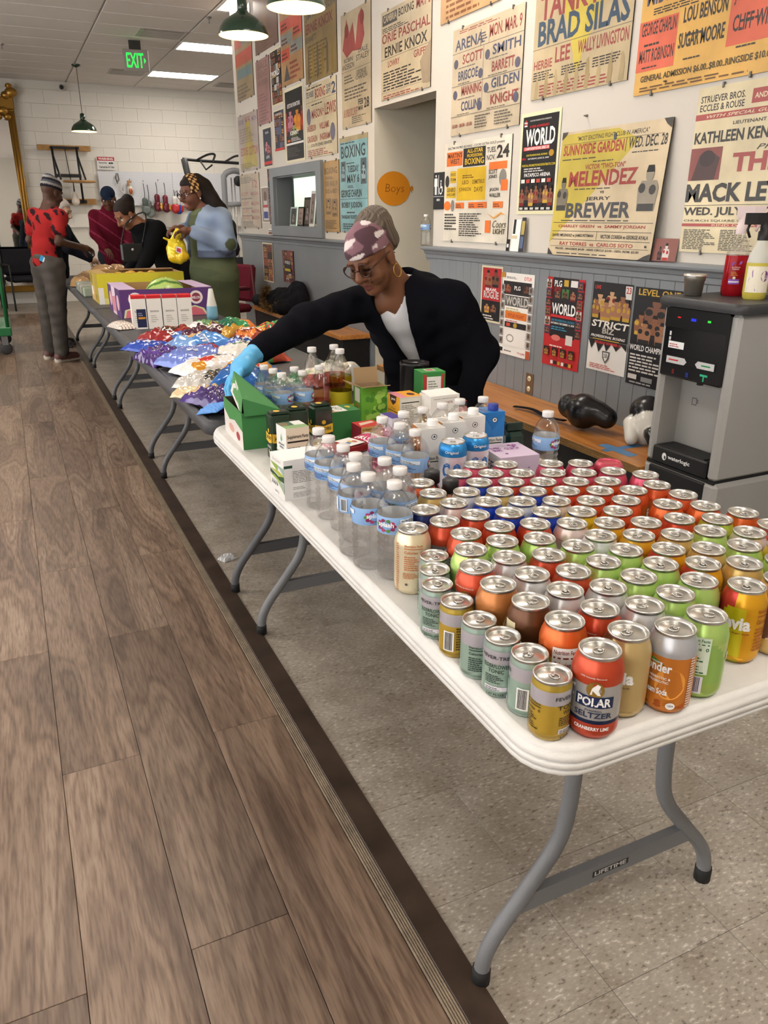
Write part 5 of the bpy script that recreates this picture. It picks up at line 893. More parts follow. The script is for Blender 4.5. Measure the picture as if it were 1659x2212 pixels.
s = c.face('L'); s.t('RIGHT', .2, .86, .8, .93, '#c9c4be', 0).pol([(0, .8), (.55, .62), (.6, .8)], '#8fae4a').pol([(.5, .8), (1, .8), (1, .6)], '#9fb3ad').pol([(0, .62), (1, .5), (1, .62), (.6, .66)], '#b5bf52').pol([(0, .6), (.6, .52), (1, .6), (1, .44), (.5, .44), (0, .5)], '#33543a').pol([(0, .46), (.5, .4), (1, .15), (.8, .42), (.3, .5)], '#9db552').pol([(.6, .4), (1, .42), (1, .16)], '#9fb3a5')
for k in range(4): s.pol([(.1+.12*k, .26), (.16+.12*k, .26), (.13+.12*k, .4)], '#1f1f1f')
s.lines(.3, .08, .7, .14, 2, '#888'); s = c.face('F'); s.r(.0, .8, .2, .87, '#2c4a38').t('STRENGTH', .66, .84, .9, .87, '#5a7a6a'); s.lines(.2, .42, .96, .74, 8, '#8a8a86', .35); s.lines(.2, .26, .6, .34, 2, '#9a9a96', .35); s.lines(.2, .06, .9, .2, 4, '#aaa', .35); c.done()
c = Carton('tea_carton', 'white carton with fine grey lines behind the water bottles', .70, 1.70, .095, .085, .085, -.08, dict(F='#eceae6', T='#f4f2f0')); s = c.face('F'); s.lines(.1, .1, .9, .85, 9, '#9a9a96', .35); c.done()
o = MB().box(-.045, .045, -.03, .03, 0, .026, '#a5282c', ch=.006).build('snack_bar_pack', 'foil', None, (.70, 1.70, TZ+.0855), .35); tag(o, 'dark red snack pack lying on the white lined carton', 'snack pack')
sh = Sheet(lambda u, v, k: (-.02+u*.05, -.0305+v*.061, .0263+.0002*k)); sh.r(0, 0, 1, 1, '#e9e6e2'); [sh.e(.3+.2*i, .4+.1*(i % 2), .1, .14, q, 10) for i, q in enumerate(('#2f6ab0', '#d9b22e', '#c9482e'))]; sh.build('label_print', 'print', o)
c = Carton('herbal_tea_box', 'white and green herbal tea box with a supplement panel', .622, 1.90, .066, .07, .118, .06, dict(F='#d8cbb9', L='#e5e6e2', T='#8fae7a')); s = c.face('F'); s.t('Supplement Facts', .05, .74, .95, .84, '#222'); s.r(.05, .66, .95, .7, '#222'); s.lines(.05, .1, .95, .6, 7, '#444', .4)
s = c.face('L'); s.pol([(.5, .84), (.4, .7), (.5, .64), (.6, .7)], '#7fa88a').t('ORGANIC', .2, .56, .8, .61, '#555').t('INDIA', .3, .49, .7, .54, '#555').r(0, 0, 1, .4, '#8f9a6a').boxer(.5, .02, .5, .36, '#b9805a', '#5a6a3a'); s = c.face('T'); s.r(0, .45, .55, 1, '#2c5f4a').r(.55, .4, 1, 1, '#e5e6e2').lines(.05, .5, .5, .95, 4, '#c98a5a'); c.done()
c = Carton('spice_tea_box', 'small orange tea box lying in front of the herbal tea box', .648, 1.805, .08, .06, .058, .1, dict(F='#e8a53a', L='#e5a23a', T='#f0a878')); s = c.face('F'); s.pol([(.1, 1), (.5, 1), (.46, .6), (.3, .4), (.14, .6)], '#4a1f30').t('yogi', .18, .66, .44, .84, '#f2e6ea', .03); s = c.face('L'); s.pol([(.2, 1), (.8, 1), (.75, .55), (.5, .35), (.25, .55)], '#4a1f30').t('yogi', .3, .62, .7, .8, '#f2e6ea', .03); s = c.face('T'); s.r(.5, 0, 1, 1, '#f2c86a'); c.done()
def vac(label, x, y, rz=0):
    o = MB().box(-.029, .029, -.024, .024, 0, .128, '#21382a', ch=.005).box(-.026, .026, -.018, .018, .128, .136, '#1c3024', ch=.003).build('coffee_brick', 'foil', None, (x, y, TZ), rz); tag(o, label, 'coffee pack', 'dark green coffee packs')
    for n, fn in (('front_print', lambda u, v, k: (-.028+u*.056, -.0243-.0002*k, v*.128)), ('side_print', lambda u, v, k: (-.0293-.0002*k, .023-u*.046, v*.128))):
        sh = Sheet(fn); sh.pol([(0, .42), (.5, .38), (1, .42), (1, .62), (.5, .57), (0, .62)], '#e0b43a').t('JACOBS', .1, .45, .9, .55, '#2a3a22', .03).e(.5, .66, .12, .05, '#e0b43a', 8).t('KRONUNG', .2, .28, .8, .33, '#cfd6cf'); sh.e(.5, .2, .1, .04, '#b59a3a', 10); sh.build(n, 'print', o)
    sh = Sheet(lambda u, v, k: (-.024+u*.048, -.016+v*.032, .1363+.0002*k)); sh.e(.4, .5, .2, .35, '#e0b83a', 7); sh.build('top_print', 'print', o)
vac('dark green coffee brick nearest the white tea carton', .612, 1.992, .02); vac('dark green coffee brick between two others', .674, 2.02, -.05); vac('dark green coffee brick next to the small red tea box', .752, 2.035, .04)
# large green carton held open by the gloved hand
c = Carton('granola_carton', 'green carton with its lid being lifted by the gloved hand', .603, 2.235, .115, .25, .108, -.04, dict(F='#3f7d46', L='#4c8a4c', R='#3f7d46', B='#3f7d46', I='#5e5650'), hollow=True)
s = c.face('F'); s.t('SWEET', .62, .2, .95, .33, '#e9efe6', .01, .02); s = c.face('L'); s.pol([(0, 0), (1, 0), (1, .5), (.6, .62), (.3, .5), (0, .7)], '#e6dcd6').e(.75, .25, .1, .12, '#a8323a', 12).e(.4, .3, .15, .12, '#d9a79a', 12); c.done()
LV = [Vector(q) for q in ((.0575, -.125, .110), (.0575, .125, .116), (-.022, .115, .188), (-.050, -.115, .150))]; lv = LV+[q+Vector((.004, 0, -.003)) for q in LV]
sk_ = [LV[3], LV[2], LV[2]+Vector((-.012, .004, -.062)), LV[3]+Vector((-.006, -.002, -.05))]; s2 = [LV[0], LV[3], LV[3]+Vector((-.002, -.02, -.048)), LV[0]+Vector((0, -.012, -.006))]
lo = MB().add(lv, [(0, 1, 2, 3), (7, 6, 5, 4), (0, 3, 7, 4), (1, 0, 4, 5), (2, 1, 5, 6), (3, 2, 6, 7)], '#4d8f52').add(sk_, [(0, 1, 2, 3)], '#5a9458').add(s2, [(0, 1, 2, 3)], '#3f7d46').build('lid_flap', 'paper', c.o)
def lid_uv(u, v, k): a = LV[3]+(LV[0]-LV[3])*u; b = LV[2]+(LV[1]-LV[2])*u; q = a+(b-a)*v; return (q.x, q.y, q.z+.0008+.00008*k)
sh = Sheet(lid_uv); sh.r(.12, .1, .9, .9, '#e2ddd2').r(.2, .55, .85, .85, '#b5563a').t('TRU', .35, .2, .8, .42, '#2f5f3a'); sh.build('lid_print', 'print', lo)
def sk_uv(u, v, k): a = sk_[3]+(sk_[2]-sk_[3])*(1-u); b = sk_[0]+(sk_[1]-sk_[0])*(1-u); q = a+(b-a)*v; return (q.x-.0006-.00008*k, q.y, q.z)
sh = Sheet(sk_uv); sh.pol([(0, 0), (.9, 0), (.6, .35), (.75, .7), (.3, .75), (.1, .5)], '#e6e2da').r(.3, .8, .6, .95, '#dfe8da'); sh.build('skirt_print', 'print', lo)
c = Carton('granola_carton', 'flat green carton with a white printed lid in front of clear bottles', .835, 2.135, .135, .085, .088, .05, dict(F='#3a7a44', T='#3f7d46', L='#3a7a44')); s = c.face('T'); s.r(.03, .05, .7, .95, '#ece8e0').t('TRU', .45, .3, .66, .8, '#3a6a44', .01).r(.32, .2, .42, .85, '#3f7d46').pol([(.03, .05), (.5, .05), (.3, .25), (.03, .3)], '#c9785a').e(.85, .6, .06, .16, '#d9c23a', 8).lines(.08, .4, .28, .85, 4, '#3a6a44'); c.done()
c = Carton('tea_box', 'small red and tan tea box marked simple and refreshing', .897, 2.03, .07, .07, .06, .03, dict(F='#c49a5a', L='#8a2430', T='#c23a30')); s = c.face('F'); s.t('So Simple & Refreshing', .05, .78, .95, .92, '#5a3a1e'); s.e(.5, .45, .14, .2, '#8a5a2a', 10).e(.5, .5, .08, .1, '#c49a5a', 10); s = c.face('T'); s.pol([(.1, .3), (.9, .6), (.85, .85), (.2, .7)], '#e6c9b5'); c.done()
c = Carton('tea_box', 'narrow tea box with a lavender face and purple top', .952, 1.975, .036, .075, .092, .04, dict(F='#d8d5e2', L='#d9d6e4', T='#4f3f8a', R='#c96a9a')); s = c.face('L'); s.r(0, 0, 1, .34, '#5a6a44').pol([(.5, .85), (.4, .68), (.5, .6), (.6, .68)], '#6fa88a').t('ORGANIC', .2, .48, .8, .55, '#555'); s = c.face('F'); s.r(0, 0, 1, .34, '#4f5a3c').t('INDIA', .2, .45, .8, .52, '#555'); c.done()
c = Carton('lettuce_carton', 'bright green leaf-printed carton with open brown flaps', 1.0, 2.235, .088, .075, .13, -.06, dict(F='#6fae3a', L='#5fa03a', R='#5fa03a', B='#5fa03a', I='#a58a6a'), hollow=True); s = c.face('F')
rr = random.Random(2)
for k in range(26): s.e(rr.uniform(.12, .9), rr.uniform(.1, .9), .1, .07, rr.choice(('#86c24a', '#5a9a34', '#a5d25e', '#4f8a30')), 9)
s = c.face('L'); s.e(.5, .4, .3, .16, '#b5703a', 14).e(.5, .4, .22, .12, '#4f8a3a', 14).r(.2, .6, .8, .95, '#e8e2d2'); c.done()
fl = MB(); fl.box(-.04, .04, 0, .002, 0, .05, '#a98c68'); fl.build('back_flap', 'paper', c.o, (0, .035, .13), (math.radians(-12), 0, 0)); MB().box(0, .002, -.035, .035, 0, .04, '#9a7f5e').build('side_flap', 'paper', c.o, (-.044, 0, .13), (0, math.radians(-70), 0)); MB().box(-.04, .04, -.002, 0, 0, .04, '#b39a78').build('front_flap', 'paper', c.o, (0, -.036, .13), (math.radians(75), 0, 0))
c = Carton('spice_tea_box', 'upright orange tea box with a brown badge and teacup', 1.075, 2.135, .08, .085, .112, .02, dict(F='#d9d2c2', L='#e8a832', T='#e8a432')); s = c.face('L'); s.pol([(.2, 1), (.75, 1), (.7, .82), (.48, .72), (.25, .82)], '#4a1f30').t('yogi', .32, .84, .64, .93, '#f2e6ea', .03).t('Ginger', .3, .6, .7, .65, '#5a3a1a', 0).t('Immune Support', .1, .52, .9, .58, '#3a2a1a').e(.45, .22, .22, .12, '#f2e8da', 18).e(.45, .24, .17, .08, '#c2541e', 16).e(.7, .14, .08, .05, '#6f9a3a', 8).e(.12, .3, .07, .05, '#6f9a3a', 8)
s = c.face('F'); s.r(.04, .1, .9, .95, '#e2ddd0').r(.08, .82, .86, .85, '#222').lines(.08, .15, .86, .8, 14, '#6a665e', .4); s = c.face('T'); s.r(0, .0, .35, 1, '#e08a9a').e(.7, .4, .15, .2, '#4a1f30', 10); c.done()
c = Carton('white_tea_box', 'white tea box with red seal, lid standing slightly open', 1.167, 2.075, .105, .07, .118, .04, dict(F='#f0ebe4', L='#ece6de', T='#f4f0ea')); s = c.face('F'); s.t('CINNAMON BLACK TEA', .24, .78, .76, .84, '#8a3a34').lines(.22, .66, .78, .75, 2, '#a5968a', .4); s.lines(.1, .3, .9, .5, 3, '#b5aaa0', .3); s.t('Naturally cultivated whole leaf', .1, .9, .9, .93, '#8a7a70'); s = c.face('L'); s.t('CINNAMON BLACK', .1, .62, .9, .67, '#8a3a34').e(.5, .38, .22, .12, '#5e2a26', 16).t('WILD', .35, .14, .75, .2, '#4a3a34').t('ORCHARD', .2, .05, .85, .11, '#4a3a34'); c.done()
MB().box(-.05, .05, -.034, .03, 0, .003, '#f6f2ec').build('lid_flap', 'paper', c.o, (0, 0, .119), (math.radians(7), 0, 0))
MB().box(-.05, .05, 0, .02, -.003, 0, '#a5282c') and None
c = Carton('red_tea_box', 'small crimson box corner beside the white tea box', 1.247, 2.10, .04, .06, .085, 0, dict(F='#b52a2a', L='#2a2224', T='#b52a2a')); s = c.face('F'); s.r(0, .8, 1, 1, '#2a2224').lines(.1, .2, .9, .6, 4, '#e0c9c4'); c.done()
o = MB().lathe([(.048, 0), (.05, .003), (.05, .155), (.052, .157), (.052, .166), (.049, .166), (.048, .160), (0, .160)], 28, '#18171a').build('black_canister', 'gloss', None, (1.225, 2.36, TZ)); tag(o, 'black lidded canister behind the green tea box', 'canister')
MB().lathe([(.0503, .02), (.0503, .06)], 28, '#5a4a3a', cap=(False, False)).build('label_band', 'print', o)
c = Carton('green_tea_box', 'green and red tea box in front of the black canister', 1.228, 2.255, .085, .07, .155, -.1, dict(F='#3f8a46', L='#357a3e', T='#4f9a52')); s = c.face('F'); s.pol([(.12, .45), (.05, .95), (.2, .95), (.25, .45)], '#b8423a').pol([(.75, .45), (.85, .95), (.96, .95), (.9, .45)], '#b8423a').r(.22, .5, .82, .9, '#efece4').lines(.28, .56, .76, .84, 5, '#7a8a7a'); s = c.face('T'); s.r(.3, .3, .7, .8, '#e2ddd0').r(.35, .4, .65, .7, '#b8423a'); c.done()
# juice cartons with screw caps
def aseptic(label, x, y, rz, body, art, capc='#f4f2f0', word=True):
    c = Carton('juice_carton', label, x, y, .062, .058, .172, rz, dict(F=body, L=art, T=body), m='gloss'); s = c.face('F')
    s.pol([(.02, .98), (.98, .98), (.6, .78), (.45, .72), (.4, .78)], '#e6e3df' if body != '#2f7fc9' else '#2a74ba').e(.55, .88, .12, .04, '#333', 14).e(.55, .88, .095, .032, '#f2f0ee', 14).pol([(.49, .87), (.61, .87), (.56, .905)], '#333')
    s.r(.04, .04, .96, .62, '#f0eeea'); s.t('Nutrition Facts', .08, .55, .92, .6, '#1c1c1c', .02).r(.08, .52, .92, .535, '#1c1c1c').lines(.08, .08, .92, .36, 8, '#444', .4).t('Calories', .08, .4, .55, .46, '#1c1c1c').t('80', .75, .4, .9, .47, '#1c1c1c', .02)
    s = c.face('L'); rr = random.Random(int(x*1000))
    for k in range(9): u = rr.uniform(0, .8); s.pol([(u, rr.uniform(0, .2)), (u+.16, .1), (u+.12, rr.uniform(.7, 1)), (u+.03, rr.uniform(.8, 1))], rr.choice(('#c97a3a', '#d9a26a', '#a8531e', '#e0c9a2')))
    s = c.face('T'); s.lines(.05, .1, .5, .9, 5, '#77736e', .35); c.done()
    MB().lathe([(.0135, .1725), (.0135, .186), (.0125, .188), (0, .188)], 20, capc, cap=(True, False)).build('screw_cap', 'plastic', c.o, (.008, -.005, 0))
aseptic('white juice carton with orange side, nearest of three', .848, 1.556, -.12, '#ebe8e3', '#c97a3a'); aseptic('white juice carton with orange side, middle of three', .922, 1.585, -.12, '#ebe8e3', '#c98a4a'); aseptic('white juice carton with orange side next to the blue one', .994, 1.612, -.12, '#ece9e4', '#c97a3a'); aseptic('blue juice carton with a dark blue cap', 1.066, 1.632, -.15, '#2f7fc9', '#3f8fd2', '#2a3f9a')
c = Carton('drink_carton', 'lilac drink carton with handwriting on its end', 1.052, 1.512, .105, .115, .098, -.12, dict(F='#cdbcd2', L='#ddd8de', T='#d9c6de', R='#c2aec8')); s = c.face('T'); s.t('OLIPOP', .42, .5, .8, .66, '#8a3f8f', .02).t('CLASSIC', .08, .62, .36, .74, '#8a3f8f', .02).t('GRAPE', .08, .44, .3, .58, '#8a3f8f', .02).e(.78, .8, .07, .07, '#a86ab0', 8).e(.66, .82, .05, .05, '#8a3f8f', 8).e(.72, .72, .05, .05, '#8a3f8f', 8).e(.3, .25, .04, .05, '#8a3f8f', 6); s = c.face('L'); s.t('SEE', .2, .55, .7, .8, '#2a2628', 0).t('STRIKE', .15, .25, .9, .5, '#2a2628', 0); s = c.face('F'); s.t('GRAPE', .7, .1, .95, .18, '#8a6a92', 0).lines(.72, .3, .8, .75, 6, '#8a6a92'); c.done()
o = MB().box(-.026, .026, -.02, .02, 0, .105, '#223a30', ch=.01).box(-.024, .024, -.006, .006, .105, .128, '#1d3229', ch=.003).build('coffee_pouch', 'foil', None, (1.148, 1.635, TZ), -.2); tag(o, 'dark green coffee pouch with white lettering', 'pouch')
sh = Sheet(lambda u, v, k: (-.025+u*.05, -.0204-.0002*k, v*.105)); sh.t('NEAT RIVER', .15, .6, .85, .7, '#d5ddd6').lines(.2, .2, .8, .5, 5, '#a5b5aa', .35); sh.build('front_print', 'print', o)
# ---------------- soft bags ----------------
def noise2(seed):
    rr = random.Random(seed); W = [(rr.uniform(2, 9), rr.uniform(2, 9), rr.uniform(0, 6.28), rr.uniform(.3, 1)) for _ in range(7)]
    W += [(rr.uniform(10, 22)*rr.choice((-1, 1)), rr.uniform(8, 20), rr.uniform(0, 6.28), .6) for _ in range(8)]
    return lambda u, v: sum(a*math.sin(p*u+q*v+f) for p, q, f, a in W)/4
def bag(name, label, cx, cy, z, w_, l, t, rz, colf, tilt=(0, 0), seed=1, draw=None, m='foil', cat='chip bag', group='chip bags on the dark table', wr=.010, nu=24, nv=32, smooth=True):
    nz = noise2(seed)
    def H(u, v):
        a, b = abs(2*u-1), abs(2*v-1); p = max(0, 1-a**3.2)*max(0, 1-b**4)
        return t*(p**.55)+wr*nz(u*2, v*2)*(.35+.65*p**.5)
    def edge(u, v): return 1-.06*math.sin(v*9+seed)*0-.07*(1-abs(2*v-1)**6)
    def top(u, v): return ((u-.5)*w_*edge(u, v), (v-.5)*l, H(u, v))
    mb = MB(); vs = [top(i/nu, j/nv) for j in range(nv+1) for i in range(nu+1)]; n1 = len(vs)
    vs += [(x, y, min(z2, .25*H(i/nu, j/nv)-.002-.2*t*(max(0, 1-abs(2*i/nu-1)**3)*max(0, 1-abs(2*j/nv-1)**4)))) for (x, y, z2), (i, j) in zip(vs, [(i, j) for j in range(nv+1) for i in range(nu+1)])]
    F = []; cs = []
    for j in range(nv):
        for i in range(nu):
            a = j*(nu+1)+i; F.append((a, a+1, a+nu+2, a+nu+1)); cs.append(srgb(colf((i+.5)/nu, (j+.5)/nv))); b = n1+a; F.append((b, b+nu+1, b+nu+2, b+1)); cs.append(cs[-1])
    for i in range(nu):
        for j0 in (0, nv): a = j0*(nu+1)+i; q = (a, n1+a, n1+a+1, a+1); F.append(q if j0 == 0 else q[::-1]); cs.append(srgb(colf((i+.5)/nu, j0/nv)))
    for j in range(nv):
        for i0 in (0, nu): a = j*(nu+1)+i0; q = (a, a+nu+1, n1+a+nu+1, n1+a); F.append(q if i0 == 0 else q[::-1]); cs.append(srgb(colf(i0/nu, (j+.5)/nv)))
    mb.add(vs, F, cs, 0, smooth); lowest = min(p[2] for p in vs)
    o = mb.build(name, m, None, (cx, cy, z-lowest), (tilt[0], tilt[1], rz)); tag(o, label, cat, group)
    if draw: sh = Sheet(lambda u, v, k: (lambda p: (p[0], p[1], p[2]+.0022+.0001*k))(top(min(max(u, 0), 1), min(max(v, 0), 1)))); draw(sh); sh.build('printed_front', 'print' if m != 'foil' else 'gloss', o)
    return o
def bands(*st): return lambda u, v: next((c for lim, c in st if v <= lim), st[-1][1])
def spots(base, *sp):
    def f(u, v):
        for (a, b, r1, r2, c) in sp:
            if ((u-a)/r1)**2+((v-b)/r2)**2 < 1: return c
        return base if isinstance(base, str) else base(u, v)
    return f
mat('clearbag', '#e9e9ea', rough=.12, alpha=.55, spec=.7, bump=.4, bscale=40)
bag('snack_pouch', 'bright pink snack pouch with white lettering', .80, 1.845, TZ+.045, .13, .17, .018, -1.15, bands((.8, '#d9407e'), (1, '#efe8e6')), (.12, .05), 3, lambda s: (s.t('FRUIT', .2, .55, .8, .66, '#f6e6ea', .03), s.t('SNACKS', .15, .42, .85, .53, '#f6e6ea', .03), s.e(.3, .25, .1, .06, '#e0902e', 8), s.t('just', .6, .25, .85, .33, '#f6e6ea')), cat='pouch', group='pink snack pouches', wr=.004)
bag('snack_pouch', 'second pink snack pouch with a torn white corner', .89, 1.80, TZ+.004, .12, .16, .02, -1.75, spots('#d33f7c', (.3, .4, .2, .16, '#efe9e6')), (.05, 0), 5, lambda s: (s.t('KIDS ONLY', .4, .5, .9, .62, '#f6e6ea', .03), s.t('juice', .45, .3, .8, .42, '#f6e6ea')), cat='pouch', group='pink snack pouches', wr=.004)
bag('snack_pouch', 'pink and white pouch end poking out beside a bottle cap', .69, 1.875, TZ+.004, .09, .14, .05, -1.3, bands((.55, '#e9e4e2'), (1, '#d9407e')), (.05, 0), 7, cat='pouch', group='pink snack pouches', wr=.004)
bag('crumpled_wrapper', 'crumpled yellow wrapper in front of the orange tea box', .97, 1.835, TZ+.005, .06, .17, .035, -.75, lambda u, v: '#e3c465', (.12, 0), 9, cat='wrapper', group='loose wrappers', wr=.014)
bag('tea_pouch', 'yellow-green tea pouch standing by the lime bottle', .945, 2.265, TZ+.005, .085, .115, .02, .2, lambda u, v: '#b5bf2e', (1.25, 0), 11, lambda s: s.t('TEA', .3, .6, .75, .75, '#eef0c2', .03), cat='pouch', group='loose pouches', wr=.004)
bag('plastic_liner', 'blue and white crumpled plastic bag behind the tea boxes', 1.12, 2.26, TZ+.005, .1, .15, .03, .3, bands((.35, '#3a7ac2'), (1, '#dfe5ee')), (1.2, 0), 13, cat='plastic bag', group='loose wrappers', wr=.014, m='plastic')
# ---------------- chip bags on the dark table ----------------
W = '#f2efec'
def lay(txt, c=W, c2='#d9a22e'): return lambda s: (s.e(.5, .56, .3, .16, c2), s.t(txt, .24, .48, .78, .64, c, .03))
def tx(txt, c=W, v=.5, b=.03, h=.14): return lambda s: s.t(txt, .15, v, .85, v+h, c, b)
B = TZ+.003
bag('chip_bag', 'dark purple chip bag at the near end of the dark table', .625, 2.70, B, .2, .27, .055, .35, spots(bands((.7, '#3b1f66'), (1, '#45287a')), (.5, .85, .4, .12, '#d8b98a')), (0, .05), 21, wr=.016)
bag('snack_bag', 'clear silver snack bag with a dark label', .66, 3.07, B, .17, .25, .05, -.9, spots('#c9c4bd', (.8, .5, .18, .3, '#33302e')), (0, 0), 22, lambda s: (s.r(.62, .3, .95, .7, '#2f2d2c'), s.t('ALMOND', .66, .5, .92, .58, '#d9d4ce'), s.lines(.66, .35, .92, .46, 2, '#b58a3a')), wr=.014)
bag('chip_bag', 'blue and orange potato chip bag under the gloved hand', .80, 3.02, B+.015, .23, .32, .06, -.5, bands((.5, '#1f62b0'), (.78, '#e0962a'), (1, '#2a6ab8')), (.05, .05), 23, lay("LAY'S", '#c9302a', '#f0ece6'), wr=.012)
bag('chip_bag', 'white bag with red badge and black stripes', .73, 3.33, B+.01, .2, .3, .05, -1.2, spots('#e9e5e0', (.5, .45, .22, .13, '#c9342c'), (.8, .2, .15, .12, '#d8922a')), (.04, .0), 24, lambda s: [s.pol([(.1+.1*k, .7), (.13+.1*k, .9), (.16+.1*k, .9), (.13+.1*k, .7)], '#3a3f6a') for k in range(6)], wr=.012)
bag('chip_bag', 'periwinkle blue chip bag in the middle of the heap', .70, 3.50, B+.02, .22, .3, .06, -1.0, spots('#6d80c9', (.15, .5, .12, .3, '#3a5fb8')), (.05, .05), 25, lambda s: (s.t('RUFFLES', .2, .75, .85, .86, '#c9302a', .03), s.e(.6, .4, .1, .1, '#dfe6f2', 10)), wr=.012)
bag('chip_bag', 'purple chip bag hanging over the table edge', .59, 3.70, B+.005, .2, .28, .05, .2, lambda u, v: '#44266f' if (u*3+v) % 1 > .25 else '#5a3a8c', (0, -.1), 26, wr=.016)
bag('chip_bag', 'sky blue and white chip bag with brown chips pictured', .78, 3.80, B+.03, .22, .3, .06, -1.3, spots(bands((.35, '#7aa2d8'), (1, '#4f8ad0')), (.35, .5, .2, .12, '#d9b27a')), (.06, .0), 27, lambda s: (s.r(.55, .35, .95, .65, '#1f1d20'), s.t('TOSTITOS', .58, .44, .94, .58, W, .03), s.e(.3, .25, .1, .08, '#e8dcc2', 8)), wr=.014)
bag('chip_bag', 'royal blue bag corner at the far left of the heap', .60, 4.02, B, .2, .26, .045, .6, spots('#2346a8', (.5, .6, .2, .1, W)), (0, .06), 28, wr=.012)
bag('snack_bag', 'white pita chip bag with a green stem print', .90, 3.52, B+.03, .2, .28, .05, -.9, bands((.8, '#e9e6df'), (1, '#4a9ad0')), (.08, .0), 29, lambda s: (s.pol([(.3, .5), (.6, .55), (.62, .6), (.32, .56)], '#3f7a3a'), s.r(.05, .8, .3, .93, '#3f9ad6'), s.t("STACY'S", .4, .65, .85, .74, '#444')), wr=.01)
bag('chip_bag', 'blue striped chip bag beside the red-brown one', .96, 3.72, B+.02, .16, .24, .05, -.6, lambda u, v: '#4a6ac2' if int(v*9) % 3 else '#e2e4ea', (.05, 0), 30, tx('chips', '#222', .5), wr=.012)
bag('snack_bag', 'red snack bag with green trim under the sleeve', 1.0, 3.48, B+.005, .18, .24, .045, -1.3, bands((.4, '#8a2a22'), (.55, '#4f8a44'), (1, '#b0432e')), (0, 0), 31, wr=.012)
bag('chip_bag', 'red-brown barbecue chip bag with an orange crisp', 1.07, 3.88, B+.03, .22, .32, .06, -.5, spots('#8f2f24', (.45, .3, .26, .14, '#dd7a2a'), (.5, .72, .3, .1, '#d9962e')), (.05, .0), 32, lay("LAY'S", W, '#d9762a'), wr=.012)
bag('chip_bag', 'dark maroon tortilla chip bag', .90, 4.12, B+.03, .22, .3, .06, -.7, spots('#4e2038', (.5, .85, .45, .1, '#c9992e'), (.2, .4, .15, .15, '#2a1622')), (.05, .05), 33, lambda s: s.t('DORITOS', .2, .42, .9, .6, W, .03, .05), wr=.014)
bag('chip_bag', 'deep red tortilla chip bag at the back left', .72, 4.18, B+.02, .22, .3, .06, -1.1, spots('#8f2226', (.5, .5, .2, .2, '#3a1618'), (.9, .5, .1, .2, '#2f62b8')), (.05, .05), 34, lambda s: s.t('DORITOS', .25, .3, .9, .46, W, .03), wr=.014)
bag('snack_bag', 'gold brown bag between maroon and red-brown ones', 1.02, 4.1, B+.04, .12, .2, .04, -.9, lambda u, v: '#b8892a', (.1, 0), 35, wr=.012)
bag('chip_bag', 'dark green chip bag at the back of the heap', 1.05, 4.32, B+.02, .24, .3, .07, -1.3, bands((.6, '#14664a'), (.8, '#2f8a54'), (1, '#d9772e')), (.1, .0), 36, wr=.012)
bag('chip_bag', 'bright green potato chip bag with yellow crisps', 1.2, 4.02, B+.01, .26, .34, .075, -1.35, spots('#1f8a56', (.2, .35, .12, .12, '#e6d58a'), (.85, .3, .1, .1, '#d9d08a')), (.22, .0), 37, lay("LAY'S", '#c9302a', '#e8b42e'), wr=.014)
bag('salad_bag', 'white and green salad bag standing at the back', .86, 4.30, B+.01, .17, .3, .06, -1.25, spots(bands((.25, '#a8c98a'), (.72, '#e6e4e0'), (1, '#5f8a5e')), (.6, .15, .2, .08, '#3f7a3a')), (.3, .0), 38, wr=.018)
bag('snack_bag', 'white vegetable chip bag behind the drink bottles', 1.06, 2.78, B, .24, .34, .085, -1.05, spots(bands((.75, '#e9e4d8'), (1, '#e6e0d2')), (.3, .25, .18, .1, '#86b848'), (.7, .2, .1, .1, '#8a4a5a')), (.12, .0), 39, lambda s: (s.t('GARDEN', .3, .6, .8, .7, '#6a7a4a'), s.lines(.2, .72, .8, .8, 1, '#8a8a6a')), wr=.012)
bag('chip_bag', 'green chip bag behind the clear bottles', .88, 2.74, B, .17, .24, .06, -.3, spots('#1f7a4a', (.5, .5, .2, .12, '#e2e8d8')), (.1, .0), 40, wr=.014)
bag('snack_bag', 'small cream snack bag under the purple one', .56, 2.87, B, .1, .16, .03, .7, lambda u, v: '#dcc49a', (0, 0), 41, wr=.008)
bag('blue_glove_pack', 'folded blue glove cuff hanging from the hand', .56, 2.56, B+.02, .07, .14, .012, .4, lambda u, v: '#5a96dc', (-.25, -.35), 42, cat='cloth', group='loose wrappers', wr=.006, m='plastic')
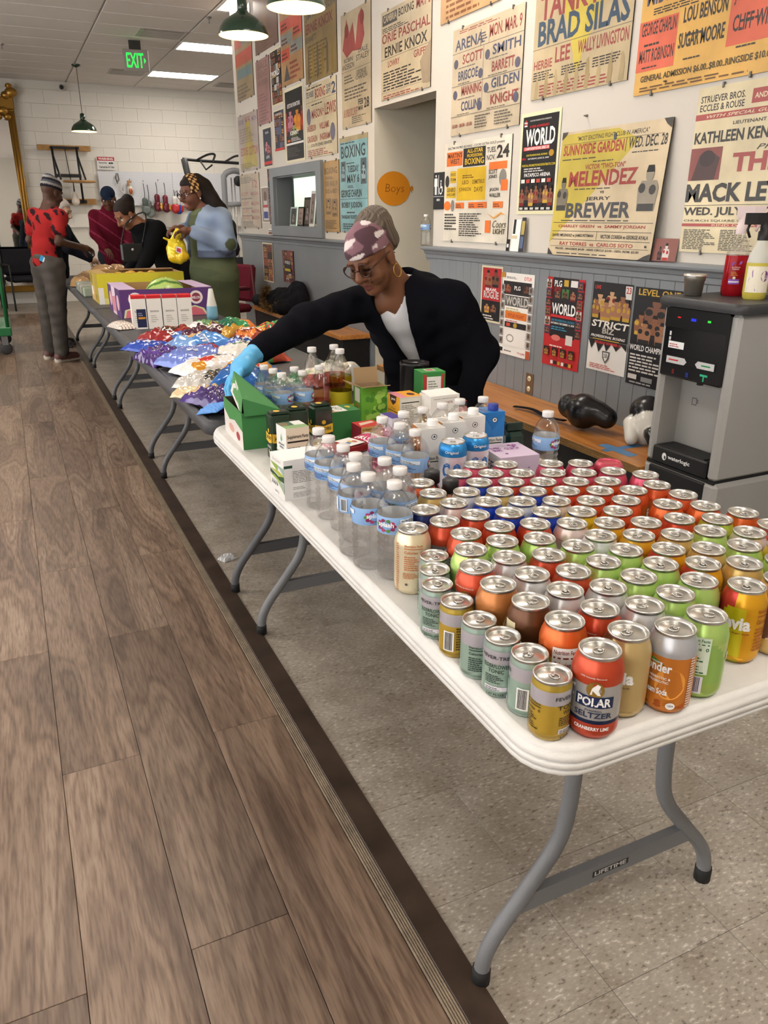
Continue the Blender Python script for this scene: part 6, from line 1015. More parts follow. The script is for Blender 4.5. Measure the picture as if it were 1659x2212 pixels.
# ---------------- smooth bodies from blended volumes ----------------
def Rm(az=0, ax=0, ay=0): return np.array(rotmat(az, ax, ay).to_3x3())
def cap_(a, b, r1, r2, col, side=None, ratio=1.): return dict(t='c', a=np.array(a, float), b=np.array(b, float), r1=r1, r2=r2, col=col, side=None if side is None else np.array(side, float), ratio=ratio)
def ell_(c, r, col, R=None): return dict(t='e', a=np.array(c, float), r=np.array(r, float), R=R, col=col)
def pdist(p, X, Y, Z):
    if p['t'] == 'e':
        x, y, z = X-p['a'][0], Y-p['a'][1], Z-p['a'][2]
        if p['R'] is not None:
            R = p['R']; x, y, z = R[0, 0]*x+R[1, 0]*y+R[2, 0]*z, R[0, 1]*x+R[1, 1]*y+R[2, 1]*z, R[0, 2]*x+R[1, 2]*y+R[2, 2]*z
        r = p['r']; k0 = np.sqrt((x/r[0])**2+(y/r[1])**2+(z/r[2])**2); k1 = np.sqrt((x/r[0]**2)**2+(y/r[1]**2)**2+(z/r[2]**2)**2)
        return k0*(k0-1)/np.maximum(k1, 1e-6)
    a, ba = p['a'], p['b']-p['a']; L2 = max(ba@ba, 1e-12); x, y, z = X-a[0], Y-a[1], Z-a[2]
    t = np.clip((x*ba[0]+y*ba[1]+z*ba[2])/L2, 0, 1); dx, dy, dz = x-t*ba[0], y-t*ba[1], z-t*ba[2]; rr = p['r1']+(p['r2']-p['r1'])*t
    if p['side'] is not None:
        s = p['side']/np.linalg.norm(p['side']); q = dx*s[0]+dy*s[1]+dz*s[2]; f = (1/p['ratio']-1)
        dx, dy, dz = dx+s[0]*q*f, dy+s[1]*q*f, dz+s[2]*q*f
    return np.sqrt(dx*dx+dy*dy+dz*dz)-rr
def pbox(p):
    if p['t'] == 'e': r = max(p['r']); return p['a']-r, p['a']+r
    r = max(p['r1'], p['r2'])*max(1, p['ratio']); return np.minimum(p['a'], p['b'])-r, np.maximum(p['a'], p['b'])+r
def axis(lo, hi, h, fine=None):
    if fine is None: return np.arange(lo, hi+h, h)
    f0, f1, hf = fine; f0 = max(lo, f0); f1 = min(hi, f1); a = np.arange(f0, f1+hf, hf)
    return np.concatenate([np.arange(f0-h, lo-h, -h)[::-1], a, np.arange(a[-1]+h, hi+h, h)])
def sdf_mesh(name, prims, res=.01, k=.02, m='cloth', parent=None, sub=(), cut=None, colf=None, fine=None, disp=None):
    '''blend prims, take sub away, keep where cut(X,Y,Z) <= 0; one closed surface'''
    lo = np.min([pbox(p)[0] for p in prims], 0)-3*res; hi = np.max([pbox(p)[1] for p in prims], 0)+3*res
    ax = [axis(lo[i], hi[i], res, None if fine is None else (fine[0][i], fine[1][i], fine[2])) for i in range(3)]
    F = np.full([len(a) for a in ax], 1e3, np.float32)
    def loc(p, pad):
        b0, b1 = pbox(p); sl = tuple(slice(max(0, np.searchsorted(ax[i], b0[i]-pad)-1), np.searchsorted(ax[i], b1[i]+pad)+1) for i in range(3))
        return sl, ax[0][sl[0]][:, None, None], ax[1][sl[1]][None, :, None], ax[2][sl[2]][None, None, :]
    for p in prims:
        sl, X, Y, Z = loc(p, k+3*res); d = pdist(p, X, Y, Z).astype(np.float32); kk = p.get('k', k); f = F[sl]
        h = np.clip(.5+.5*(f-d)/kk, 0, 1); F[sl] = np.where(f > 100, d, f*(1-h)+d*h-kk*h*(1-h))
    for p in sub:
        sl, X, Y, Z = loc(p, 3*res); F[sl] = np.maximum(F[sl], -pdist(p, X, Y, Z))
    X, Y, Z = ax[0][:, None, None], ax[1][None, :, None], ax[2][None, None, :]
    if disp is not None: F += disp(X, Y, Z).astype(np.float32)
    if cut is not None: F = np.maximum(F, cut(X, Y, Z).astype(np.float32))
    for i in range(3):
        s0 = [slice(None)]*3
        for e in (0, -1): s0[i] = e; F[tuple(s0)] = np.maximum(F[tuple(s0)], 1e-3)
    S = F < 0; n = [len(a) for a in ax]; cs = S[:-1, :-1, :-1].astype(np.int8)
    cnt = sum(S[i:n[0]-1+i, j:n[1]-1+j, l:n[2]-1+l].astype(np.int8) for i in (0, 1) for j in (0, 1) for l in (0, 1)); act = (cnt > 0) & (cnt < 8)
    I, J, K = np.nonzero(act); idx = -np.ones(act.shape, np.int64); idx[I, J, K] = np.arange(len(I))
    P = np.zeros((len(I), 3)); N = np.zeros(len(I)); co = [(i, j, l) for i in (0, 1) for j in (0, 1) for l in (0, 1)]
    for a in co:
        for e in range(3):
            if a[e]: continue
            b = list(a); b[e] = 1; fa = F[I+a[0], J+a[1], K+a[2]]; fb = F[I+b[0], J+b[1], K+b[2]]; q = (fa < 0) != (fb < 0); t = np.where(q, fa/(fa-fb+1e-12), 0)
            pa = np.stack([ax[0][I+a[0]], ax[1][J+a[1]], ax[2][K+a[2]]], 1); pb_ = np.stack([ax[0][I+b[0]], ax[1][J+b[1]], ax[2][K+b[2]]], 1)
            P += np.where(q[:, None], pa+(pb_-pa)*t[:, None], 0); N += q
    P /= np.maximum(N, 1)[:, None]; Q = []
    for e in range(3):
        o1, o2 = [(1, 2), (2, 0), (0, 1)][e]
        A = [slice(None)]*3; B = [slice(None)]*3; A[e] = slice(0, n[e]-1); B[e] = slice(1, n[e]); ch = S[tuple(A)] != S[tuple(B)]; i, j, l = np.nonzero(ch); g = [i, j, l]
        ok = (g[o1] > 0) & (g[o2] > 0) & (g[o1] < n[o1]-1) & (g[o2] < n[o2]-1); g = [q[ok] for q in g]; ins = S[tuple(A)][g[0], g[1], g[2]]
        def c(d1, d2):
            q = [x.copy() for x in g]; q[o1] += d1; q[o2] += d2; return idx[q[0], q[1], q[2]]
        quad = np.stack([c(-1, -1), c(0, -1), c(0, 0), c(-1, 0)], 1); quad = np.where(ins[:, None], quad, quad[:, ::-1]); Q.append(quad[(quad >= 0).all(1)])
    Q = np.concatenate(Q)
    D = np.stack([pdist(p, P[:, 0], P[:, 1], P[:, 2])+p.get('bias', 0) for p in prims]); w_ = D.argmin(0); cols = np.array([srgb(p['col']) for p in prims])[w_]
    if colf is not None: cols = colf(P, cols, w_)
    me = bpy.data.meshes.new(name); me.vertices.add(len(P)); me.vertices.foreach_set('co', P.ravel().astype(np.float32))
    me.loops.add(len(Q)*4); me.loops.foreach_set('vertex_index', Q.ravel().astype(np.int32)); me.polygons.add(len(Q)); me.polygons.foreach_set('loop_start', np.arange(0, len(Q)*4, 4, dtype=np.int32)); me.polygons.foreach_set('loop_total', np.full(len(Q), 4, np.int32))
    me.update(calc_edges=True); me.polygons.foreach_set('use_smooth', np.ones(len(Q), bool)); me.materials.append(MATS[m])
    at = me.color_attributes.new('Col', 'FLOAT_COLOR', 'POINT'); at.data.foreach_set('color', np.concatenate([cols, np.ones((len(P), 1))], 1).astype(np.float32).ravel())
    o = bpy.data.objects.new(name, me); C.objects.link(o)
    if parent: o.parent = parent; o.matrix_parent_inverse = Matrix.Translation(-Vector(parent.location))
    return o
def chain(P, r, col, side=None, ratio=1.):
    r = r if isinstance(r, (list, tuple)) else [r]*len(P); return [cap_(P[i], P[i+1], r[i], r[i+1], col, side, ratio) for i in range(len(P)-1)]
class Frame:
    '''local frame: x to the body's left, y forward, z up'''
    def __init__(s, o, f, u=(0, 0, 1), roll=0., sc=1.):
        f = np.array(f, float); f /= np.linalg.norm(f); u = np.array(u, float); l = np.cross(u, f); l /= np.linalg.norm(l); u = np.cross(f, l)
        l, u = l*math.cos(roll)-u*math.sin(roll), u*math.cos(roll)+l*math.sin(roll); s.o = np.array(o, float); s.R = np.stack([l, f, u], 1); s.sc = sc
    def p(s, x, y, z): return s.o+s.R@(np.array([x, y, z])*s.sc)
    def inv(s, P): return ((P-s.o)@s.R)/s.sc
    def e(s, c, r, col, **k): d = ell_(s.p(*c), np.array(r)*s.sc, col, s.R); d.update(k); return d
    def c(s, a, b, r1, r2, col, **k): d = cap_(s.p(*a), s.p(*b), r1*s.sc, r2*s.sc, col); d.update(k); return d
def head_prims(H, skin, lip, dark='#2a1a14', eye=True, ears=True):
    P = [H.e((0, -.012, .03), (.076, .095, .088), skin), H.e((0, .026, -.04), (.063, .066, .078), skin), H.e((0, .062, -.096), (.03, .025, .022), skin), H.c((0, .086, .012), (0, .108, -.030), .0095, .0155, skin, k=.008),
         H.e((.014, .094, -.034), (.011, .012, .009), skin, k=.006), H.e((-.014, .094, -.034), (.011, .012, .009), skin, k=.006), H.c((-.036, .077, .022), (.036, .077, .022), .012, .012, skin),
         H.e((.041, .06, -.034), (.029, .028, .032), skin), H.e((-.041, .06, -.034), (.029, .028, .032), skin)]
    P += [H.c((-.02, .080, -.066), (0, .087, -.063), .005, .007, lip, k=.006), H.c((0, .087, -.063), (.02, .080, -.066), .007, .005, lip, k=.006), H.c((-.017, .080, -.075), (0, .086, -.076), .005, .008, lip, k=.006), H.c((0, .086, -.076), (.017, .080, -.075), .008, .005, lip, k=.006)]
    if eye:
        for s in (-1, 1): P += [H.e((s*.032, .0755, .002), (.0145, .012, .0095), '#d9cfc6', k=.003), H.e((s*.031, .0835, .001), (.0062, .0055, .0062), '#1d120e', k=.001, bias=-.002), H.c((s*.018, .0805, .0105), (s*.045, .0765, .009), .0035, .003, dark, k=.002), H.c((s*.016, .089, .027), (s*.05, .078, .028), .0035, .0028, dark, k=.003)]
    if ears:
        for s in (-1, 1): P += [H.e((s*.077, -.008, -.008), (.010, .019, .031), skin, k=.006), H.e((s*.079, -.003, -.034), (.008, .01, .011), skin, k=.006)]
    return P
def hand_prims(W0, F0, col, sc=1., dirf=(0, 0, -1), palm=(0, -1, 0), curl=.5, thumb=1):
    '''palm and five fingers: W0 wrist, dirf along the fingers, palm = palm normal; each finger bends towards the palm'''
    d = np.array(dirf, float); d /= np.linalg.norm(d); n = np.array(palm, float); n -= d*(n@d); n /= np.linalg.norm(n); s = np.cross(d, n)*thumb; W0 = np.array(W0, float)
    P = [cap_(W0, W0+d*.045*sc, .024*sc, .03*sc, col, s, 1.35), cap_(W0+d*.05*sc, W0+d*.085*sc, .016*sc, .014*sc, col, s, 2.4)]
    for i, (off, L, r) in enumerate(((.033, .072, .0085), (.011, .082, .009), (-.011, .076, .0088), (-.031, .06, .0078))):
        b = W0+d*(.088-.004*abs(i-1))*sc+s*off*sc; a1 = curl*.6; q = b; ang = 0
        for j, f in enumerate((.42, .33, .25)):
            ang += curl*(.55, .9, .7)[j]; v = d*math.cos(ang)+n*math.sin(ang)+s*off*.5; e2 = q+v/np.linalg.norm(v)*L*f*sc; c = cap_(q, e2, r*sc*(1-.08*j), r*sc*(.95-.1*j), col); c['k'] = .004; P.append(c); q = e2
    b = W0+d*.03*sc+s*.026*sc+n*.008*sc; q = b
    for j, f in enumerate((.04, .032, .026)):
        v = d*(.55+.2*j)+s*(.75-.35*j)+n*(.35+.3*j*curl); e2 = q+v/np.linalg.norm(v)*f*sc; c = cap_(q, e2, (.013, .0105, .0095)[j]*sc, (.0105, .0095, .0085)[j]*sc, col); c['k'] = .006; P.append(c); q = e2
    return P
# ---------------- gloves and pads on the pegboard ----------------
def sthing(name, label, cat, loc, group=None): return thing(name, label, cat, loc, 0, group)
def mitt(label, x, y, z, col, cuff, rz=0, parts=True, trim=None, up=-1, group='boxing gloves', cat='boxing gloves', sc=1.):
    t = sthing('boxing_glove', label, 'glove', (x, y, z), group); F_ = Frame((x, y, z), (math.sin(rz), -math.cos(rz), 0), (0, 0, 1), 0, sc)
    sdf_mesh('glove_body', [F_.e((0, 0, -.05), (.062, .055, .075), col), F_.e((0, .012, -.10), (.058, .05, .05), col), F_.c((.055, .02, -.03), (.05, .03, -.09), .024, .026, trim or col)], .008*sc, .02, 'gloss', t)
    sdf_mesh('cuff', [F_.c((0, 0, .02), (0, 0, .09), .043, .047, cuff)], .008*sc, .01, 'gloss', t)
    return t
def lace(t, x, y, z0, z1, col='#333'): MB().tube([(0, 0, z0), (.01, 0, (z0+z1)/2), (0, 0, z1)], .006, 6, col).build('lace', 'plastic', t)
g = mitt('maroon boxing glove with yellow trim, left of the hanging pair', 2.50, 14.5, 1.60, '#6b2030', '#6b2030', trim='#d9a83a'); lace(g, 0, 0, .08, .32)
g = mitt('maroon boxing glove with yellow trim, right of the hanging pair', 2.635, 14.49, 1.585, '#6b2030', '#752436', .3, trim='#d9a83a'); lace(g, 0, 0, .08, .33)
g = mitt('grey boxing glove hanging left of the maroon pair', 2.29, 14.5, 1.54, '#6d7672', '#5a625f'); lace(g, 0, 0, .08, .36)
g = mitt('second grey boxing glove tucked behind the other', 2.36, 14.53, 1.5, '#7c8581', '#6a726e', .4); lace(g, 0, 0, .08, .38)
g = mitt('red white and blue glove at the right of the pegboard', 2.85, 14.5, 1.56, '#2f4fae', '#e6e2de', trim='#c9302e'); lace(g, 0, 0, .08, .24)
g = mitt('red and white glove beside the blue one on the pegboard', 2.79, 14.47, 1.57, '#c03238', '#e6e2de', -.3, trim='#c03238'); lace(g, 0, 0, .08, .23)
t = sthing('focus_mitt', 'tan and white focus mitt on the pegboard', 'focus mitt', (2.08, 14.55, 1.82)); sdf_mesh('pad', [ell_((2.08, 14.53, 1.78), (.055, .035, .085), '#d8cfc4'), ell_((2.075, 14.5, 1.77), (.028, .02, .045), '#b5603a')], .008, .008, 'gloss', t); sdf_mesh('strap', chain([(2.06, 14.53, 1.86), (2.05, 14.54, 1.93), (2.1, 14.54, 1.92)], .014, '#b98a62'), .008, .01, 'cloth', t)
t = sthing('focus_mitt', 'clear and white hand wrap hanging beside the tan mitt', 'hand wrap', (1.95, 14.55, 1.84)); sdf_mesh('wrap_loop', chain([(1.93, 14.54, 1.9), (1.92, 14.54, 1.78), (1.97, 14.54, 1.74), (1.98, 14.54, 1.88)], .012, '#d5d2cd'), .008, .01, 'cloth', t)
t = sthing('jump_rope', 'coiled black strap hanging high on the pegboard', 'strap', (1.88, 14.55, 1.95)); MB().tube([(0, 0, .1), (-.02, -.01, .02), (0, -.01, -.06), (.03, -.01, 0), (.02, 0, .1)], .009, 6, '#5a564f').build('loop', 'plastic', t)
# gym machine by the corner
t = thing('pulley_machine', 'grey cable machine with black pull-up bars at the wall corner', 'gym machine', (3.0, 13.0, 0)); S_, Kk = '#9fa1a4', '#202124'
MB().tube(smooth_path([(-.32, 0, 2.2), (0, 0, 2.18), (.65, 0, 2.16)]), .022, 8, Kk).build('pull_up_bar', 'paintmetal', t)
MB().tube(smooth_path([(-.1, 0, 2.19), (0, -.35, 2.25), (.1, -.35, 2.25), (.15, 0, 2.18)]), .017, 8, Kk).build('front_handle', 'paintmetal', t); MB().tube(smooth_path([(.35, 0, 2.18), (.42, -.35, 2.24), (.55, -.35, 2.24)]), .017, 8, Kk).build('rear_handle', 'paintmetal', t); MB().tube([(-.05, 0, 2.18), (0, -.15, 2.05), (.1, -.15, 2.12)], .014, 8, Kk).build('hand_grip', 'paintmetal', t)
MB().tube([(-.3, -.02, 2.2), (-.27, -.04, 2.0), (-.2, -.05, 1.85)], .05, 8, '#4a4b4e').build('back_pad', 'plastic', t)
MB().tube(smooth_path([(.3, 0, 0), (.3, 0, 1.75), (.32, 0, 1.98), (.45, 0, 2.05), (.6, 0, 2.03)]), .045, 10, S_).build('frame_post', 'paintmetal', t); MB().tube([(.3, 0, 1.55), (.62, 0, 1.57)], .035, 8, S_).build('cross_member', 'paintmetal', t); MB().ell((.52, -.05, 1.9), (.07, .04, .08), Kk).build('pulley', 'plastic', t)
for x in (.42, .47, .55): MB().tube([(x, 0, .1), (x, 0, 1.95)], .011, 8, '#c9cacc').build('guide_rod', 'steel', t)
MB().box(.36, .62, -.06, .06, .1, .75, '#2a2b2e', ch=.01).build('weight_stack', 'plastic', t)
t = thing('weight_bench', 'black and white padded bench behind the standing woman', 'gym bench', (2.72, 12.0, 0)); MB().box(-.25, .25, -.2, .2, .75, .9, '#26272a', ch=.03).build('pad', 'plastic', t); MB().box(-.2, .2, -.15, .15, 0, .75, '#c9c8c6', ch=.02).build('stand', 'paintmetal', t)
# chairs
def guest_chair(label, x, y, rz, col, frame):
    t = thing('guest_chair', label, 'chair', (x, y, 0), rz, 'padded guest chairs')
    MB().box(-.25, .25, -.24, .24, .42, .50, col, ch=.03).build('seat', 'cloth', t); b = MB(); b.M = Matrix.Translation((0, .26, .5)) @ Matrix.Rotation(.12, 4, 'X') @ Matrix.Identity(4); b.M = Matrix.Translation((0, .24, .52)) @ Matrix.Rotation(-.14, 4, 'X'); b.box(-.25, .25, -.03, .03, 0, .38, col, ch=.028); b.build('backrest', 'cloth', t)
    for s in (-1, 1):
        MB().tube(smooth_path([(s*.27, -.22, 0), (s*.27, -.22, .62), (s*.27, -.1, .66), (s*.27, .2, .66)]), .014, 8, frame).build('front_leg', 'paintmetal', t); MB().tube([(s*.26, .24, .9), (s*.27, .28, 0)], .014, 8, frame).build('rear_leg', 'paintmetal', t); MB().box(s*.27-.03, s*.27+.03, -.2, .16, .665, .69, col if frame != '#1a1a1b' else '#1c1c1e', ch=.008).build('armrest', 'plastic', t)
    return t
guest_chair('black padded chair in front of the mirror', .22, 13.75, .25, '#26262a', '#1a1a1b'); guest_chair('black padded chair cut by the left edge of the view', -.42, 13.8, .1, '#26262a', '#1a1a1b')
guest_chair('maroon upholstered chair against the grey wainscot', 2.0, 8.36, -PI/2+.35, '#6e2633', '#5a2029')
# black coat with fur collar on the bench
rr = random.Random(4)
t = sthing('winter_coat', 'black puffy coat with brown fur collar on the bench', 'coat', (2.33, 7.2, .52))
sdf_mesh('coat_body', [ell_((2.36, 7.25, .62), (.12, .36, .12), '#19191c'), ell_((2.4, 7.0, .66), (.09, .2, .16), '#1c1c20'), ell_((2.3, 7.5, .6), (.1, .2, .09), '#222226'), ell_((2.28, 7.05, .58), (.1, .2, .07), '#17171a'), ell_((2.27, 7.75, .585), (.09, .16, .06), '#26262a')], .013, .03, 'cloth', t, disp=lambda X, Y, Z: .006*np.sin(45*Y+20*Z)*np.sin(40*X+25*Z))
fr = MB(); pts = [Vector((2.2+.02*math.sin(a*2), 7.22+.21*math.cos(a), .655+.1*math.sin(a))) for a in np.linspace(-2.6, .9, 34)]
for p in pts:
    for k in range(34):
        d = Vector((rr.gauss(0, 1), rr.gauss(0, 1), rr.gauss(0, 1))).normalized(); L = rr.uniform(.035, .065); s_ = d.orthogonal().normalized()*.006; q = p+d*L; c_ = srgb(rr.choice(('#7a5f3e', '#5e4730', '#94774f', '#4a3826'))); fr.add([p+s_, p-s_, p+d.cross(s_), q], [(0, 1, 3), (1, 2, 3), (2, 0, 3)], c_)
f_ = fr.build('fur_collar', 'cloth', t); f_['kind'] = 'stuff'; f_.location = (-2.33, -7.2, -.52)
# sparring gloves on the wooden bench
t = sthing('sparring_glove', 'black boxing glove with strap lying on the wooden bench', 'glove', (2.27, 2.72, .46)); sdf_mesh('glove_body', [ell_((2.27, 2.70, .545), (.075, .085, .08), '#17171a'), ell_((2.25, 2.78, .555), (.05, .05, .055), '#17171a'), cap_((2.3, 2.64, .55), (2.32, 2.60, .53), .052, .048, '#1b1b1e')], .008, .02, 'gloss', t); MB().tube(smooth_path([(2.25-2.27, 2.8-2.72, .02), (-.03, .2, .012), (-.02, .34, .018), (-.05, .45, .012)]), .016, 6, '#1c1c1f', flat=.25).build('strap', 'cloth', t)
t = sthing('sparring_glove', 'black and white glove leaning beside the water cooler', 'glove', (2.36, 2.42, .46))
sdf_mesh('glove_body', [ell_((2.40, 2.44, .585), (.07, .08, .07), '#1a1a1d'), ell_((2.37, 2.40, .53), (.06, .07, .08), '#dcd8ce'), cap_((2.33, 2.46, .54), (2.29, 2.40, .49), .03, .028, '#dcd8ce'), cap_((2.33, 2.33, .52), (2.31, 2.27, .48), .03, .025, '#1a1a1d')], .008, .015, 'gloss', t)
# green platform cart
t = thing('platform_cart', 'green steel platform cart cut by the left edge of the view', 'cart', (-.45, 9.55, 0)); Gr = '#1f6b3c'
MB().box(-.38, .38, -.5, .5, .2, .29, Gr, ch=.008).build('deck', 'paintmetal', t)
for s in (-1, 1): MB().tube([(.35, s*.47, .29), (.36, s*.47, 1.25)], .018, 8, Gr).build('upright', 'paintmetal', t)
MB().tube([(.355, -.47, .65), (.355, .47, .65)], .015, 8, Gr).build('rail', 'paintmetal', t); MB().tube([(.36, -.47, 1.25), (.36, .47, 1.25)], .016, 8, Gr).build('top_rail', 'paintmetal', t)
for x in (-.3, .3):
    for y in (-.4, .4):
        w_ = MB().lathe([(.0, -.018), (.05, -.018), (.062, -.012), (.062, .012), (.05, .018), (0, .018)], 20, '#3a3a3c', cap=(False, False)).build('caster_wheel', 'plastic', t, (x, y, .062), (PI/2, 0, 0)); MB().box(x-.03, x+.03, y-.025, y+.025, .1, .2, '#8a8d90').build('caster_fork', 'steel', t)
# ---------------- produce cartons and far goods ----------------
def open_box(name, label, x0, x1, y0, y1, h, cols, inner='#b08d5e'):
    c = Carton(name, label, (x0+x1)/2, (y0+y1)/2, x1-x0, y1-y0, h, 0, dict(I=inner, **cols), hollow=True, cat='carton'); return c
c = open_box('melon_carton', 'open purple melon carton with watermelon slices printed on it', .635, 1.245, 5.45, 6.1, .185, dict(F='#5b3a72', L='#e0cbd6', R='#5b3a72', B='#5b3a72'))
s = c.face('F')
for u in (.16, .82): s.e(u, .66, .075, .24, '#e6dada', 20).e(u, .66, .05, .16, '#8a3a4a', 16).t('MELON', u-.045, .6, u+.045, .7, '#f2e6ea'); s.pol([(u-.14, .02), (u+.12, .02), (u+.08, .26), (u-.02, .38), (u-.12, .3)], '#cfd8a8').pol([(u-.12, .02), (u+.1, .02), (u+.06, .22), (u-.02, .33), (u-.1, .27)], '#d9707e')
s = c.face('L'); s.r(0, 0, .32, 1, '#5b3a72').r(.62, 0, 1, 1, '#5b3a72').e(.2, .5, .1, .28, '#e6b8c4', 12).e(.8, .5, .1, .28, '#e6b8c4', 12).pol([(.34, .1), (.6, .1), (.6, .7), (.34, .6)], '#d98a9a'); c.done()
for (x0, x1, y0, y1, n, r) in ((-.305, -.2, -.32, .32, 'left_flap', (0, -.25, 0)), (.2, .305, -.32, .32, 'right_flap', (0, .25, 0))): MB().box(x0, x1, y0, y1, .186, .189, '#c9b2d2').build(n, 'paper', c.o)
rr = random.Random(6); wm = MB()
o = sdf_mesh('watermelon', [ell_((.98, 5.72, .87), (.135, .11, .105), '#a9c46a')], .008, .01, 'gloss', None, colf=lambda P, c_, w__: np.where((np.sin(np.arctan2(P[:, 2]-.87, P[:, 1]-5.72)*9+np.sin(P[:, 0]*60)*.5) > .45)[:, None], np.array(srgb('#4f7a3a'))[None], c_)); tag(o, 'striped green watermelon inside the purple carton', 'watermelon')
sh = Sheet(lambda u, v, k: (.955+.05*u-.0, 5.62-.004-.0004*k+.028*(1-v)*0, .865+.05*v)); sh.e(.5, .5, .5, .5, '#f0ece6', 16).e(.5, .5, .3, .3, '#c9a2a2', 10); q = sh.build('round_sticker', 'print'); q.parent = o; q.location = (0, -.012, 0)
c = open_box('banana_carton', 'open yellow fruit carton behind the purple one', .6, 1.26, 6.45, 6.98, .225, dict(F='#d9cc3a', L='#c9a56a', R='#c9b23a', B='#c9b23a'))
s = c.face('F'); s.r(0, 0, .06, .55, '#ece8e2').r(.06, .0, 1, .2, '#e6df8a').t('BANANAS', .3, .35, .8, .7, '#8a8a2a', .02); s = c.face('L'); s.r(0, .5, .45, 1, '#b8a23a').r(.55, 0, 1, 1, '#b8a23a').r(.1, .2, .3, .5, '#efece6').r(.15, .6, .25, .95, '#5a4a22').lines(.5, .1, .9, .3, 3, '#8a6a3a'); c.done()
MB().box(-.33, .33, -.265, -.2, .225, .228, '#c9b23a').build('front_flap', 'paper', c.o); MB().box(-.33, -.25, -.26, .26, .226, .229, '#c2a268').build('left_flap', 'paper', c.o); MB().box(-.1, .33, .15, .27, .226, .23, '#a9835a').build('back_flap', 'paper', c.o)
for i, (x, y) in enumerate(((.78, 6.6), (.86, 6.63), (.95, 6.6), (1.05, 6.7), (.9, 6.75))): o = MB().ell((0, 0, .04), (.042, .042, .04), '#e0a83a', seg=14, rings=9).ell((0, 0, .08), (.006, .006, .006), '#6a5a2a', seg=6, rings=4).build('yellow_fruit', 'plastic', None, (x, y, TZ+.15)); tag(o, ('yellow fruit at the left in the yellow carton', 'yellow fruit second from left in the yellow carton', 'yellow fruit in the middle front of the yellow carton', 'yellow fruit at the right in the yellow carton', 'yellow fruit at the back of the yellow carton')[i], 'fruit', 'fruit in the yellow carton')
mat('filler', '#8a6f4a', rough=.9)
o = MB().box(-.31, .31, -.25, .25, 0, .15, '#9a7a50', ch=.01).build('fruit_tray', 'cloth', None, (.93, 6.715, TZ+.004)); tag(o, 'brown packing tray filling the yellow carton', 'tray')
for i, x in enumerate((.675, .764, .853, .94)):
    c = Carton('red_lid_carton', ('white carton with a red top, leftmost of four, dark card on it', 'white carton with a red top, second of four from the left', 'white carton with a red top, third of four from the left', 'white carton with a red top, rightmost of four')[i], x, 4.94-.012*i, .084, .09, .195, -.05, dict(F='#e6e1da', L='#e2ddd8', T='#c8262c')); s = c.face('F'); s.r(0, .91, 1, 1, '#c8262c').t('BANANA', .2, .5, .8, .56, '#8a847c').lines(.2, .2, .8, .44, 4, '#a59e96', .35)
    if i == 0: s.r(.3, .05, .95, .6, '#23284a').r(.4, .3, .9, .36, '#d9932e').lines(.4, .4, .85, .52, 2, '#9a9ab5')
    c.done(); c.o['group'] = 'white cartons with red tops'
bag('patterned_pouch', 'white patterned pouch on the dark table by the red-topped cartons', .575, 4.98, TZ+.004, .12, .2, .035, .25, lambda u, v: '#e2d6ca' if (int(u*18)+int(v*24)) % 3 else '#8a6f66', (0, 0), 51, cat='pouch', group='loose pouches', wr=.004, m='paper')
o = MB().lathe([(.02, 0), (.036, .004), (.038, .03), (.034, .09), (.022, .15), (.016, .19), (.012, .2)], 18, '#9fc9d8', cf=lambda a, z: srgb('#d8d6cc') if z > .11 else srgb('#7fb5cc')).build('tube_bottle', 'gloss', None, (1.17, 5.15, TZ)); tag(o, 'pale blue squeeze bottle behind the chip bags', 'bottle')
mat('clamshell', '#cfd6d0', rough=.12, alpha=.45, spec=.6)
k = 0
for i in range(4):
    for j in range(3):
        x, y = .62+.165*i, 7.22+.26*j; g_ = ('#8a9a6a', '#b5a08a', '#9aa58a', '#b08a6e')[(i*2+j) % 4]
        o = MB().box(-.075, .075, -.11, .11, 0, .075, g_, ch=.012).build('produce_pack', 'plastic', None, (x, y, TZ)); tag(o, '%s produce pack, %s from the aisle in the %s row of packs' % ({'#8a9a6a': 'leafy green', '#b5a08a': 'beige', '#9aa58a': 'pale green', '#b08a6e': 'brown'}[g_], ('first', 'second', 'third', 'fourth')[i], ('front', 'middle', 'back')[j]), 'food pack', 'clear food packs on the far table')
        MB().box(-.079, .079, -.114, .114, -.0, .082, ch=.012).build('clear_lid', 'clamshell', o)
for i, (x, y, z, rz) in enumerate(((.62, 8.25, 0, .3), (.78, 8.35, 0, -.2), (.95, 8.2, 0, .5), (1.1, 8.35, 0, -.4), (.7, 8.6, 0, .8), (.9, 8.62, 0, .1), (1.08, 8.7, 0, -.6), (.85, 8.4, .09, .9), (1.0, 8.5, .09, 0.2), (.75, 9.0, 0, .2), (1.0, 9.05, 0, -.3))):
    bag('bread_bag', 'tan bagged bread loaf, %s of the pile on the far table' % ('nearest the aisle', 'second from the aisle', 'third from the aisle', 'nearest the wall side', 'in the left middle', 'in the centre', 'in the right middle', 'on top at the left', 'on top at the right', 'at the far left', 'at the far right')[i], x, y, TZ+.003+z, .15, .24, .09, rz, spots('#c29a6c', (.5, .5, .2, .3, '#d6b48a'), (.5, .95, .5, .08, '#d9d5d2')), (0, 0), 60+i, cat='bread', group='bagged bread on the far table', wr=.012, nu=12, nv=14)
# crumpled clear wrap on the floor and small litter
bag('plastic_scrap', 'clump of clear plastic scrap on the tile floor', .66, 2.985, .0005, .07, .05, .012, .4, lambda u, v: '#d6d6d6', (0, 0), 71, cat='litter', group='litter on the floor', wr=.012, m='clearbag', nu=14, nv=12, smooth=False)
